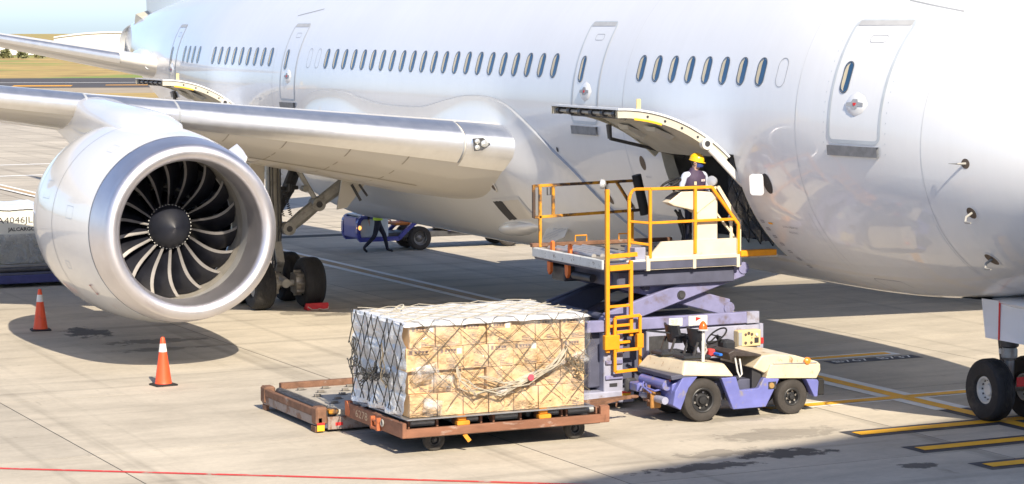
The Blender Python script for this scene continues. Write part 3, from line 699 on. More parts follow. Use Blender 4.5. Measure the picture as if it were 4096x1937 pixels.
    mb = MB().cyl(dp(x0+.35,.55,.2), dp(x0+.35,.50,.42), .05,.04, n=10).cyl(dp(x0+.35,.50,.42), Vector((x0+.3,-2.5,3.98)), .03, n=8); mb.build('strut', M_DSTEEL, root)
    return root
cargo_door(4.48, 7.12, 'open forward cargo door above the loader', True)
cargo_door(-21.7, -19.06, 'open aft cargo door behind the wing', False)
# ---- wing-to-body fairing
CREST = [(-20.6,1.80),(-19.5,2.0),(-18.2,2.6),(-17,3.2),(-16,3.75),(-15.2,4.1),(-14.64,4.35),(-13.9,4.62),(-12.98,4.74),(-11.9,4.77),(-11.2,4.74),(-10.2,4.62),(-9.05,4.53),(-7.8,4.51),(-6.43,4.54),(-5.4,4.68),(-4.43,4.80),(-3.7,4.84),(-2.99,4.83),(-2.4,4.76),(-1.8,4.62),(-.91,4.27),(-.2,3.93),(.59,3.5),(1.0,3.15),(1.36,2.78),(1.75,2.3),(2.05,1.84)]
EB = [(-20.6,.0),(-19.5,.12),(-18,.24),(-16.6,.25),(-13,.27),(-9,.28),(-7,.24),(-4,.17),(-1,.12),(1,.04),(2.05,0)]
def fair_pt(x, q):
    zt = cinterp(CREST, x); tt = math.asin(max(-1, min(1, (zt-4.72)/2.97))); th = tt+(-math.pi/2-tt)*q
    dd = math.degrees(tt-th); e = cinterp(EB, x)
    side = .34*smst(2,26,dd)*smst(1.4,-2.5,x)*smst(-19,-15,x)
    off = .045+max(e*smst(20,75,dd), side*(1-.3*smst(55,90,dd)))
    return fpt(x, th, off)
mb = MB(); P = []; xx = -20.6
xsf = []
while xx < 2.05: xsf.append(xx); xx += .2
xsf.append(2.05); NQ = 36
P = [[fair_pt(x, (k/NQ)**1.15) for k in range(NQ+1)] for x in xsf]
mb.grid(P, flip=False)
mb.grid([[Vector((p.x,-p.y,p.z)) for p in r_] for r_ in P], flip=True)
mb.build('belly_fairing', M_FAIR, AIR, smooth=60)
mb = MB(); A = [[], []]                                                     # lip line of the fairing
for x in xsf:
    p = fair_pt(x, 0); A[0].append(fpt(x, math.asin(max(-1,min(1,(cinterp(CREST,x)-4.72)/2.97)))+.008, .003)); A[1].append(p)
mb.grid(A); mb.build('fairing_seal', M_LINE, AIR)
# wide pale rim of the fairing
# ---- ram air inlet, outlet, scoop on the fairing
def fz(x, z, off=0.0):
    best = min((abs(fair_pt(x, k/200).z-z), k) for k in range(201))[1]; p = fair_pt(x, best/200)
    return Vector((p.x, p.y-off*max(.3, -p.y/2.9), p.z-off*.6))
inl = part_empty('ram_air_inlet', AIR, (-3,-2.5,2.6))
def fquad(mb, pts, off, n=5, flip=False):
    a, b, c_, d = pts; P = []
    for i in range(n+1):
        t = i/n; r0 = (a[0]+(d[0]-a[0])*t, a[1]+(d[1]-a[1])*t); r1 = (b[0]+(c_[0]-b[0])*t, b[1]+(c_[1]-b[1])*t)
        P.append([fz(r0[0]+(r1[0]-r0[0])*s_/n, r0[1]+(r1[1]-r0[1])*s_/n, off) for s_ in range(n+1)])
    mb.grid(P, flip=flip)
mb = MB(); fquad(mb, [(-3.45,2.72),(-1.9,2.86),(-1.75,2.40),(-3.4,2.25)], .012); mb.build('inlet_frame', M_FAIR, inl)
mb = MB(); fquad(mb, [(-3.38,2.68),(-2.85,2.72),(-2.8,2.34),(-3.33,2.29)], .018); mb.build('inlet_mouth', M_DARK, inl)
mb = MB(); fquad(mb, [(-2.84,2.72),(-1.97,2.81),(-1.83,2.44),(-2.79,2.34)], .016); mb.build('inlet_ramp', M_WING, inl)
mb = MB(); c0 = fz(-2.85,3.03,.014); nr = (c0-Vector((c0.x,0,4.72))).normalized(); mb.lathe([(0,.001),(0,.10),(.02,.12),(0,.14)], c0, nr, 20); mb.build('fuel_vent_rim', M_WING, AIR)
mb = MB(); mb.lathe([(.004,.001),(.004,.098)], c0, nr, 20); mb.build('fuel_vent_bore', M_BRZ, AIR)
# teardrop outlet fairing
mb = MB(); rs = []
for k in range(15):
    t = k/14; r_ = .30*math.sin(math.pi*min(1,(t*.97+.015)))**.6*(1-.15*t); cx = -5.0+3.1*t; cen = fz(cx, 1.88+.34*t, -.10)
    rs.append([cen+Vector((0, math.cos(a)*r_*1.25, math.sin(a)*r_*.62)) for a in [2*math.pi*j/18 for j in range(18)]])
mb.rings(rs, True, (True, True)); mb.build('outlet_fairing', M_FAIR, AIR, smooth=60)
pc = fz(-1.35,2.22,.10); M_ = Matrix.Translation(pc) @ Matrix.Rotation(R(-38),4,'X') @ Matrix.Rotation(R(-24),4,'Y')
mb = MB().box((-.42,-.015,-.26),(.42,.015,.26), ch=.012, M=M_); op = mb.build('outlet_door', M_WING, AIR)
for k, tx in enumerate(('WARNING','RAM AIR EXHAUST DOOR','MOVES DURING OPERATION','KEEP CLEAR')):
    text_mesh(tx, .055, m_deca, M_ @ frame((.02,-.021,.1-.075*k), (1,0,0), (0,0,1)), op)

# ---- wings
def foil(n=22):
    xs_ = [.5*(1-math.cos(math.pi*k/n)) for k in range(n+1)]
    th = lambda x: 5*(.2969*math.sqrt(x)-.1260*x-.3516*x*x+.2843*x**3-.1036*x**4)
    return xs_, th
def le(y):
    a = abs(y)-3.3; return Vector((-1.82-.662*a, y, 3.86+.112*a))
def chord(y):
    return interp([(0,12.2),(3.3,11.2),(10,7.0),(20,4.6),(29,2.0)], abs(y))
def tc(y): return interp([(0,.135),(3.3,.135),(10,.115),(29,.095)], abs(y))
def inc(y): return interp([(3.3,4.2),(12,2.0),(29,-1)], abs(y))
XS, THK = foil(26)
def wsec(y, u, off=0.0):
    """u in [-1,1]: -1 lower trailing edge .. 0 leading edge .. 1 upper trailing edge"""
    a = abs(u); x = a*a if a < .25 else .0625+(a-.25)/.75*(1-.0625)
    c = chord(y); t = tc(y)*THK(x); cam_ = .012*(1-(2*x-.8)**2) if x < .9 else .012*(1-(2*x-.8)**2)
    zz = (cam_+t*(1.0-.42*smst(0,.25,x)) if u >= 0 else cam_-t*(1.12+.2*smst(0,.25,x)))*c; xx = x*c
    i = R(inc(y)); L_ = le(y)
    # outward offset approx
    if off:
        if a < .1: xx -= off
        zz += off if u > 0.03 else (-off if u < -.03 else 0)
    return Vector((L_.x-xx*math.cos(i)-zz*math.sin(i)*.0, y, L_.z-xx*math.sin(i)+zz))
def wing(sgn, nm):
    ys = [2.0,2.6,3.3,3.8,4.5,5.5,6.5,7.5,8.6,9.3,10,10.7,12,14,17,20,24,27,28.6,29]
    us = [-1+2*k/70 for k in range(71)]
    mb = MB(); rs = [[wsec(sgn*y, u) for u in us] for y in ys]
    mb.grid(rs, flip=sgn < 0)
    mb.add(rs[-1], [tuple(range(len(us)))])
    w = mb.build(nm, M_WING, AIR, smooth=50)
    for (y0, y1, nn_, lo, hi) in ((3.78,8.60,'slat',-.17,.225),(8.62,10.18,'slat',-.15,.215),(10.20,15.4,'slat',-.17,.24),(15.5,20.5,'slat',-.18,.26),(20.6,27,'slat',-.18,.28)):
        mb = MB(); m_ = 8; uu = [lo+(hi-lo)*k/24 for k in range(25)]
        P = [[wsec(sgn*(y0+(y1-y0)*i/m_), u, .018) for u in uu] for i in range(m_+1)]
        mb.grid(P, flip=sgn < 0); mb.build(nn_, M_SLAT, w, smooth=60)
        mb = MB()
        for u0, du in ((hi,.004),):
            mb.grid([[wsec(sgn*(y0+(y1-y0)*i/m_), u0+q, .019) for q in (-du,du)] for i in range(m_+1)], flip=sgn < 0)
        for ye in (y0, y1):
            mb.grid([[wsec(sgn*(ye+q), u, .0195) for u in uu] for q in (-.012,.012)], flip=sgn < 0)
        mb.build('slat_gap', M_LINE, w)
    return w
WR = wing(-1, 'wing'); WL = wing(1, 'wing')
# root cap of the leading edge with the landing light
mb = MB(); uu = [-.2+.425*k/24 for k in range(25)]
P = [[wsec(-(2.9+.84*i/5), u, .014) for u in uu] for i in range(6)]; mb.grid(P, flip=True); mb.build('root_cap', M_SLAT, WR, smooth=60)
lc = wsec(-3.48, .0, .03); ld = (lc-wsec(-3.48, 0, -.2)).normalized(); ld = Vector((.94,-.33,.02)).normalized()
mb = MB(); tri = [(-.19,.12),(.02,.13),(.17,.0),(.0,-.12),(-.16,-.13)]
sx_ = ld.cross(Vector((0,0,1))).normalized(); mb.prism(tri, lc-ld*.06, -sx_, Vector((0,0,1)), ld*.085); mb.build('landing_light', M_DSTEEL, WR)
for dx, dz, r_ in ((-.10,.06,.055),(.045,.015,.075),(-.10,-.06,.055)):
    q = lc+(-sx_)*dx+Vector((0,0,dz))+ld*.02; mb = MB().lathe([(0,r_),(.02,r_),(.035,r_*.8),(.045,.002)], q, ld, 14); mb.build('lamp_lens', mat('lamp_lens',(.75,.76,.74),.08,.6,var=.03), WR)
# under-wing panel seams
for y in (4.6,5.6,6.7,7.7):
    mb = MB(); P = [[wsec(-(y+q), -u/20, .004) for u in range(3,13)] for q in (-.012,.012)]; mb.grid(P, flip=True); mb.build('panel_seam', mat('underwing_seam',(.40,.36,.30),.6), WR)
for u in (-.17,-.36,-.47):
    mb = MB(); P = [[wsec(-(3.9+.3*k), u+q, .004) for k in range(15)] for q in (-.003,.003)]; mb.grid(P); mb.build('panel_seam', mat('underwing_seam',(.40,.36,.30),.6), WR)
# flap track fairings
for y in (13.2, 17.5):
    mb = MB(); rs = []
    for k in range(12):
        t = k/11; r_ = .34*math.sin(math.pi*min(1,t*.9+.06))**.7; b_ = wsec(-y, -.35-.6*t); cx = Vector((b_.x-.6*t, -y, b_.z-.12-.25*t))
        rs.append([cx+Vector((0, .75*r_*math.cos(a), r_*math.sin(a))) for a in [2*math.pi*j/14 for j in range(14)]])
    mb.rings(rs, True, (True, True)); mb.build('flap_track_fairing', M_WING, WR, smooth=60)

# ---- engines
M_FAN = mat('fan_blade_carbon', (.016,.017,.024), .32, .1, var=.3, scale=4); M_FLE = mat('blade_leading_edge', (.50,.48,.47), .42, .5, var=.1, scale=6)
M_DUCT = mat('inlet_duct_liner', (.50,.49,.47), .45, .15, var=.06, scale=3); M_SPIN = mat('spinner_dark', (.011,.013,.022), .5, var=.2, scale=6)
M_CASE = mat('fan_case', (.42,.39,.34), .5, .3, var=.15, scale=5); M_BLK = mat('duct_black', (.006,.007,.010), .6)
ES = 2.56
def engine(sgn, label):
    cy = sgn*9.97; o = Vector((-.02, cy, ES)); E_ = part_empty('engine', AIR, (o.x, o.y, o.z)); E_['label'] = label; ax = Vector((-1,0,0))
    lip = []
    for k in range(17):                         # rounded highlight from inside to outside
        a = R(-90+180*k/16); lip.append((.17-.17*math.cos(a) if True else 0, 1.455+.15*math.sin(a)))
    inner = [(.78,1.275),(.55,1.268),(.36,1.275),(.24,1.29)]
    outer = [(.22,1.617),(.34,1.645),(.52,1.675),(.74,1.702)]
    mb = MB().lathe(inner+lip+outer, o, ax, 96); mb.build('inlet_lip', M_LIP, E_, smooth=80)
    mb = MB().lathe([(.74,1.7055),(.78,1.708)], o, ax, 96); mb.build('lip_seam', M_LINE, E_)
    prof = [(.765,1.705),(1.2,1.765),(1.8,1.825),(2.5,1.87),(3.2,1.885),(3.9,1.865),(4.5,1.80),(5.0,1.70),(5.35,1.61),(5.36,1.57),(5.0,1.60)]
    mb = MB().lathe(prof, o, ax, 96); mb.build('nacelle', M_NAC, E_, smooth=50)
    for t, r_ in ((2.75,1.879),(4.05,1.860)):
        mb = MB().lathe([(t,r_+.002),(t+.02,r_+.002)], o, ax, 96); mb.build('cowl_seam', M_LINE, E_)
    mb = MB().lathe([(.77,1.275),(1.0,1.30),(1.32,1.345)], o, ax, 96); mb.build('inlet_duct', M_DUCT, E_, smooth=80)
    mb = MB().lathe([(1.32,1.346),(1.7,1.35),(1.9,1.33)], o, ax, 96); mb.build('fan_case', M_CASE, E_, smooth=80)
    mb = MB().lathe([(2.0,1.34),(2.4,1.34),(2.9,1.28),(3.0,.3)], o, ax, 64); mb.build('bypass_duct', M_BLK, E_, smooth=80)
    mb = MB().lathe([(1.12,.002),(1.14,.05),(1.20,.14),(1.32,.29),(1.45,.385),(1.52,.405)], o, ax, 40); mb.build('spinner', M_SPIN, E_, smooth=80)
    mb = MB()
    for k in range(40):
        a = 2*math.pi*k/40; p = o+ax*1.50+Vector((0,math.cos(a),math.sin(a)))*.408
        mb.box((-.012,-.010,-.006),(.012,.010,.006), M=Matrix.Translation(p) @ Matrix.Rotation(a-math.pi/2,4,'X'))
    mb.build('spinner_bolt_ring', M_HUBW, E_)
    mb = MB().lathe([(1.5,.40),(1.6,.43),(2.3,.55),(2.6,.58)], o, ax, 40); mb.build('fan_hub', M_FAN, E_, smooth=80)
    # blades: swept, twisted, wide chord with a bright metal leading edge
    nb = 18; rs_ = [.40+ .93*k/12 for k in range(13)]
    mbl = MB(); rows = []
    for r_ in rs_:
        q = (r_-.40)/.93
        ph = (.065*math.sin(math.pi*q)-.07*q**2.5)         # leading edge S-curve in the front view
        xl = 1.50+.10*math.sin(math.pi*q)*.0-.02*q+.10*q**2.5; stg = R(18+44*q); ch_ = .42+.10*math.sin(math.pi*q)
        row = []
        for c_ in (0,.05,.105,.35,.66,1.0):
            bow = .035*math.sin(math.pi*c_); dph = (ch_*c_*math.sin(stg)+bow*math.cos(stg))/r_; xx = xl+ch_*c_*math.cos(stg)-bow*math.sin(stg)
            row.append((xx, r_, ph+dph))
        rows.append(row)
    cache = None
    for k in range(nb):
        a0 = 2*math.pi*k/nb+R(4)
        if cache is None:
            mb = MB()
            for side, t_ in ((0,.006),(1,-.006)):
                P = [[Vector((-(xx), math.sin(ph)*r_+t_*math.cos(ph), math.cos(ph)*r_-t_*math.sin(ph))) for (xx, r_, ph) in row] for row in rows]
                n0 = len(mb.f); mb.grid(P, flip=bool(side))
                for i in range(n0, len(mb.f)):
                    if (i-n0) % 5 < 2: mb.mi[i] = 1
            ob = mb.build('fan_blade', [M_FAN, M_FLE], None, smooth=60); cache = ob
        else:
            ob = bpy.data.objects.new('fan_blade', cache.data); COL.objects.link(ob)
        ob.parent = E_; ob.location = (0,0,0); ob.rotation_euler = (a0,0,0)
    # guide vanes and core splitter behind the fan
    mb = MB()
    for k in range(33):
        a = 2*math.pi*k/33; c_, s_ = math.cos(a), math.sin(a)
        P = [[o+ax*(2.25+.30*j+.05*i)+Vector((0, math.cos(a+.10*j)*(.62+.7*i), math.sin(a+.10*j)*(.62+.7*i))) for j in (0,1)] for i in (0,1)]
        mb.grid(P)
    mb.build('guide_vanes', mat('vane_grey',(.25,.27,.31),.3,.5), E_, smooth=0)
    mb = MB().lathe([(1.95,.70),(1.90,.72),(1.95,.745),(2.6,.80)], o, ax, 48); mb.build('core_splitter', M_STEEL, E_, smooth=60)
    # core nozzle and plug at the back
    mb = MB().lathe([(4.6,1.25),(5.4,1.08),(6.2,.78),(6.25,.74),(5.6,.7)], o, ax, 48); mb.build('core_nozzle', mat('hot_metal',(.33,.29,.25),.4,.8,var=.15), E_, smooth=50)
    mb = MB().lathe([(5.5,.62),(6.3,.5),(7.0,.2),(7.15,.02)], o, ax, 32); mb.build('exhaust_plug', mat('hot_metal',(.33,.29,.25)), E_, smooth=50)
    # strakes on the cowl
    for s_ in (-sgn,):
        a = R(50); r_ = 1.80; p0 = o+ax*1.15+Vector((0, s_*math.sin(a)*1.75, math.cos(a)*1.75)); p1 = o+ax*2.9+Vector((0, s_*math.sin(a)*1.86, math.cos(a)*1.86)); up = Vector((0, s_*math.sin(a), math.cos(a)))
        pts = [p0, p0+ax*.35+up*.22, p0+ax*.9+up*.36, p1-ax*.2+up*.38, p1]; n_ = up.cross(ax)*.018
        mb = MB(); mb.add([p+n_ for p in pts]+[p-n_ for p in pts], [(0,1,2,3,4),(9,8,7,6,5)]+[(i,(i+1)%5,(i+1)%5+5,i+5)[::-1] for i in range(5)]); mb.build('strake', M_NAC, E_, smooth=0)
    for an in (-178, 62, 118):                      # cowl split lines
        a_ = R(an); mb = MB(); P = []
        for t in (.80,1.2,1.8,2.5,3.2,3.9,4.5,5.0):
            r_ = interp(prof[:8], t)+.002
            P.append([o+ax*t+Vector((0,math.sin(a_+q)*r_,math.cos(a_+q)*r_)) for q in (-.004,.004)])
        mb.grid(P); mb.build('cowl_split', M_LINE, E_)
    for t, an, wx, wz in ((1.75,-80,.34,.24),(3.4,-70,.5,.36),(2.2,-112,.22,.16),(1.5,-35,.3,.2)):
        a_ = R(an); mb = MB(); rr = rrect(wx,wz,.03,3); ri = rrect(wx-.02,wz-.02,.025,3); r_ = interp(prof[:8], t)+.003
        f_ = lambda q: o+ax*(t+q[0])+Vector((0,math.sin(a_+q[1]/r_),math.cos(a_+q[1]/r_)))*(interp(prof[:8], t+q[0])+.003)
        mb.rings([[f_(q) for q in ri], [f_(q) for q in rr]], True); mb.build('access_panel', M_SEAM2, E_)
    # stencils on the cowl
    m_st = mat('cowl_stencil', (.45,.18,.15), .6)
    if sgn < 0:
        for t, a, s_ in ((1.55,-38,.16),(1.15,-52,.07),(1.3,-52,.07)):
            an = R(a); r_ = 1.80+.03*(t-1.5); p = o+ax*t+Vector((0,-math.cos(an)*r_,math.sin(an)*r_)); up = Vector((0,math.sin(an)*1,math.cos(an)))
            nr = Vector((.0,-math.cos(an),math.sin(an))); rr = rrect(s_*.8,s_*1.5,.02,2); ri = rrect(s_*.55,s_*1.1,.01,2)
            mb = MB(); mb.rings([[p+nr*.012+Vector((1,0,0))*q[0]+up*q[1] for q in ri], [p+nr*.012+Vector((1,0,0))*q[0]+up*q[1] for q in rr]], True); mb.build('stencil', m_st, E_, smooth=0)
    # pylon
    st = [(1.15,.10,1.74,1.5),(1.5,.30,1.84,1.6),(2.1,.50,1.98,1.6),(3.0,.58,2.10,1.6),(4.2,.55,2.16,1.5),(5.4,.50,2.20,1.25),(6.6,.44,2.3,1.2),(8.0,.36,2.2,1.45),(9.4,.24,2.0,1.6),(10.4,.05,1.8,1.65)]
    mb = MB(); rs = []
    for t, hw, zt, zb in st:
        c_ = o+ax*t; zz = zt-1.0 if False else zt
        ring = [(hw,zb),(hw,zt-.55*hw-.05),(hw*.9,zt-.22*hw),(hw*.55,zt-.05*hw),(0,zt),(-hw*.55,zt-.05*hw),(-hw*.9,zt-.22*hw),(-hw,zt-.55*hw-.05),(-hw,zb)]
        rs.append([c_+Vector((0,a,b)) for a, b in ring])
    mb.rings(rs, True, (True, True)); mb.build('pylon', M_NAC, E_, smooth=60)
    return E_
engine(-1, 'near engine with curved fan blades and bare metal inlet lip'); engine(1, 'far engine behind the fuselage')

# ---- tail
def tailplane(sgn):
    mb = MB(); us = [-1+2*k/40 for k in range(41)]; rs = []
    for y, c_, t_ in ((.6,5.6,.10),(2.2,5.0,.10),(5,3.9,.095),(8.8,2.2,.09),(9.6,1.6,.08),(9.8,1.0,.07)):
        L_ = Vector((-29.3-.80*(y-2.2), sgn*y, 5.16+.20*(y-2.2)))
        row = []
        for u in us:
            x = u*u; row.append(L_+Vector((-x*c_, 0, math.copysign(1, u)*THK(x)*t_*c_*1.3-.02*x*c_)))
        rs.append(row)
    mb.grid(rs, flip=sgn < 0); mb.add(rs[-1], [tuple(range(41))]); t = mb.build('tailplane', M_WING, AIR, smooth=50)
    mb = MB(); P = []
    for y, c_, t_ in ((3.1,4.65,.10),(5,3.9,.095),(8.8,2.2,.09)):
        L_ = Vector((-29.3-.80*(y-2.2), sgn*y, 5.16+.20*(y-2.2)))
        P.append([L_+Vector((-(u*u)*c_+.012, 0, math.copysign(1,u)*THK(u*u)*t_*c_*1.3-.02*u*u*c_+(.012 if u > 0 else -.012))) for u in [-.16+.36*k/16 for k in range(17)]])
    mb.grid(P, flip=sgn < 0); mb.build('leading_edge', M_SLAT, t, smooth=60)
    mb = MB(); rs = []                           # root fairing
    for k in range(14):
        q = k/13; r_ = .42*math.sin(math.pi*min(1, q*.85+.10))**.6; c_ = Vector((-29.6-3.6*q, sgn*(2.35-.55*q), 5.22))
        rs.append([c_+Vector((0, sgn*.75*r_*math.cos(a), r_*math.sin(a))) for a in [2*math.pi*j/16 for j in range(16)]])
    mb.rings(rs, True, (True, True)); mb.build('root_fairing', M_FUS, t, smooth=60)
tailplane(-1); tailplane(1)
mb = MB(); us = [-1+2*k/30 for k in range(31)]; rs = []
for z, xl, c_ in ((6.2,-27.0,11.0),(7.2,-29.0,9.1),(10,-32,7.3),(14.5,-36.0,4.6),(16.4,-38.0,3.2)):
    rs.append([Vector((xl-u*u*c_, -math.copysign(1,u)*THK(u*u)*.10*c_, z)) for u in us])
mb.grid(rs); mb.add(rs[-1], [tuple(range(31))]); mb.build('tail_fin', M_FUS, AIR, smooth=50)
mb = MB().lathe([(-.05,.62),(.15,.5),(.35,.30),(.36,.24),(.2,.22),(.2,.001)], Vector((-39.28,0,5.80)), (-1,0,0), 24); mb.build('tail_exhaust', M_FUS, AIR)
mb = MB(); w_ = .9
mb.add([(-36.2,-.42,6.40),(-36.2,.35,6.62),(-37.9,.35,6.95),(-37.9,-.42,6.72),(-36.2,-.42,6.20),(-36.2,.35,6.42),(-37.9,.35,6.2),(-37.9,-.55,5.9)], [(0,1,2,3),(7,6,5,4),(0,4,5,1),(1,5,6,2),(2,6,7,3),(3,7,4,0)]); mb.build('tail_inlet_door', M_PRIMER, AIR, smooth=0)

# ---- landing gear
def tyre_prof(R_, w, rim):
    hw = w/2; pr = [(-hw*.62,rim),(-hw*.86,rim+.03),(-hw*.99,rim+(R_-rim)*.45),(-hw*.93,R_-.11*R_),(-hw*.72,R_-.03*R_),(-hw*.45,R_-.006*R_)]
    gr = []
    for k in range(-2,3):
        c_ = k*hw*.19; gr += [(c_-.012,R_),(c_-.008,R_-.010),(c_+.008,R_-.010),(c_+.012,R_)]
    return pr+gr+[(-a,b) for a, b in pr[::-1]]
def aero_wheel(parent, c, R_, w, rim, face=-1, hub=M_HUBW):
    c = Vector(c); mb = MB().lathe(tyre_prof(R_, w, rim), c, (0,1,0), 44); mb.build('tyre', M_TYRE, parent, smooth=30)
    mb = MB(); pr = [(-w*.30,rim+.02),(-w*.31,rim-.03),(-w*.10,rim-.07),(-w*.06,rim*.45),(-w*.16,rim*.38),(-w*.18,.03),(-w*.18,.001)]
    mb.lathe(pr+[(-a,b) for a, b in pr[::-1]], c, (0,1,0), 32); mb.build('wheel_rim', hub, parent, smooth=40)
    mb = MB()
    for k in range(12):
        a = 2*math.pi*k/12
        for s_ in (-1,1): p = c+Vector((math.cos(a)*rim*.72, s_*w*.075, math.sin(a)*rim*.72)); mb.cyl(p, p+Vector((0,s_*.03,0)), .018, n=6)
    mb.build('wheel_bolt', M_DSTEEL, parent)
def main_gear(sgn):
    G_ = part_empty('main_landing_gear', AIR, (-9.95, sgn*5.1, 0)); s = sgn
    def V(x, y, z): return (x, s*y, z)
    xc, yc = -9.95, 5.13; Rw = .565
    for dx in (-.74,.74):
        for dy in (-.58,.58):
            aero_wheel(G_, V(xc+dx, yc+dy, Rw), Rw, .48, .27, hub=M_HUBW if dx > 0 else M_STEEL)
        mb = MB().cyl(V(xc+dx, yc-.62, Rw), V(xc+dx, yc+.62, Rw), .075, n=14); mb.build('axle', M_STEEL, G_)
        for dy in (-.30,.30):
            mb = MB(); q = Vector(V(xc+dx, yc+dy, Rw)); mb.lathe([(-.10,.02),(-.10,.24),(-.04,.25),(.04,.25),(.10,.24),(.10,.02)], q, (0,1,0), 20)
            for k in range(8):
                a = 2*math.pi*k/8; p = q+Vector((math.cos(a)*.25,0,math.sin(a)*.25)); mb.cyl(p+Vector((0,-.09,0)), p+Vector((0,.09,0)), .04, n=8)
            mb.build('brake', mat('brake_metal',(.36,.34,.31),.4,.6,var=.35,scale=9), G_)
    mb = MB().tube([V(xc-.85,yc,Rw), V(xc-.35,yc,Rw+.06), V(xc,yc,Rw+.13), V(xc+.35,yc,Rw+.06), V(xc+.85,yc,Rw)], [.10,.12,.16,.12,.10], n=12); mb.build('bogie_beam', M_STEEL, G_)
    mb = MB().cyl(V(xc,yc,Rw+.1), V(xc-.0,yc-.0,1.25), .105, n=18); mb.build('oleo_piston', M_CHROME, G_)
    mb = MB().lathe([(0,.15),(.12,.19),(.35,.19),(.42,.165),(.75,.165),(.8,.2),(1.0,.2),(1.05,.165),(2.6,.155)], V(xc,yc,1.02), (0,0,1), 20, (True,True)); mb.build('shock_strut', M_STEEL, G_)
    mb = MB().bar(V(xc+.22,yc-.02,1.45), V(xc+.42,yc-.02,1.0), .18,.05).bar(V(xc+.42,yc-.02,1.0), V(xc+.2,yc-.02,.68), .16,.05); mb.build('torque_link', M_STEEL, G_)
    # side brace (two-piece, folding) and drag brace
    kn = Vector(V(-9.75,4.16,2.27)); lo = Vector(V(-9.75,4.86,1.74)); hi = Vector(V(-9.7,3.32,2.86))
    mb = MB().tube([lo, lo+(kn-lo)*.5, kn], [.13,.155,.14], n=10).cyl(lo-Vector((.14,0,0)), lo+Vector((.14,0,0)), .15, n=14).cyl(kn-Vector((.17,0,0)), kn+Vector((.17,0,0)), .155, n=14); mb.build('side_brace', M_STEEL, G_)
    mb = MB().tube([kn, kn+(hi-kn)*.5, hi], [.13,.145,.16], n=10); mb.build('side_brace', M_STEEL, G_)
    mb = MB().cyl(kn+Vector((.17,0,0)), kn+Vector((.18,0,0)), .075, n=12).cyl(lo+Vector((.14,0,0)), lo+Vector((.15,0,0)), .07, n=12); mb.build('pin', M_DSTEEL, G_)
    k2 = Vector(V(-10.9,4.45,2.55)); l2 = Vector(V(-10.5,5.0,1.85)); h2 = Vector(V(-11.5,3.9,3.35))
    mb = MB().tube([l2, k2, h2], [.12,.15,.14], n=10).cyl(k2-Vector((.14,0,0)), k2+Vector((.14,0,0)), .12, n=12).cyl(l2-Vector((.1,0,0)), l2+Vector((.1,0,0)), .1, n=12); mb.build('drag_brace', M_DSTEEL, G_)
    mb = MB().bar(kn+Vector((0,0,.05)), V(-9.9,4.55,3.05), .07,.11, ch=.02).cyl(V(-9.95,4.42,2.62), V(-9.75,4.42,2.62), .07, n=12); mb.build('lock_link', M_STEEL, G_)
    mb = MB().bar(V(-10.1,5.0,2.62), V(-10.3,4.42,2.62), .09,.09, ch=.02).cyl(V(-10.1,4.7,2.55), V(-10.1,4.7,2.72), .07, n=10); mb.build('link_arm', M_DSTEEL, G_)
    for y0, y1 in ((4.98,4.86),(4.80,4.68)):
        mb = MB(); n_ = 70; pts = []
        for k in range(n_+1):
            t = k/n_; a = 2*math.pi*11*t; pts.append(V(-10.05+.035*math.cos(a), y0+(y1-y0)*t+.035*math.sin(a), 2.5-.5*t))
        mb.tube(pts, .009, n=5); mb.build('spring', M_DSTEEL, G_)
    for i, (dy, dx) in enumerate(((-.13,.16),(-.05,.19),(.06,.18),(.12,.15))):
        mb = MB(); mb.tube([V(xc+dx,yc+dy,3.4), V(xc+dx,yc+dy,2.3+.1*i), V(xc+dx+.04,yc+dy,1.7), V(xc+dx,yc+dy*.7,1.2), V(xc+.3,yc+dy,.72)], .014, n=6); mb.build('hydraulic_line', M_DSTEEL, G_)
    mb = MB().add([V(xc+.18,yc+.24,3.3),V(xc+.30,yc+.62,3.35),V(xc+.26,yc+.52,1.9),V(xc+.16,yc+.28,1.7),V(xc+.14,yc+.24,3.3),V(xc+.26,yc+.64,3.35),V(xc+.22,yc+.54,1.9),V(xc+.12,yc+.28,1.7)], [(0,1,2,3),(7,6,5,4),(0,4,5,1),(1,5,6,2),(2,6,7,3),(3,7,4,0)]); mb.build('gear_door', M_WING, G_, smooth=0)
    # inner door hanging at the fairing
    mb = MB().prism([(-.1,.05),(.50,.0),(.02,-.58),(-.22,-.62)], V(-9.3,3.62,2.78), (.05,-s*-1.0,0) if s > 0 else (.05,1,0), (0,0,1), (-.05,0,0)); mb.build('gear_door', M_WING, G_, smooth=0)
    mb = MB().bar(V(-9.28,3.5,2.72), V(-9.24,3.3,2.35), .03,.06).bar(V(-9.28,3.32,2.72), V(-9.24,3.14,2.45), .03,.05); mb.build('door_rod', M_DSTEEL, G_)
    mb = MB().add([V(-12.9,3.2,3.3),V(-8.9,3.2,3.05),V(-8.9,5.4,3.35),V(-12.9,5.4,3.5)], [(0,1,2,3)] if s > 0 else [(3,2,1,0)]); mb.build('wheel_well', M_DARK, G_, smooth=0)
    return G_
main_gear(-1); main_gear(1)
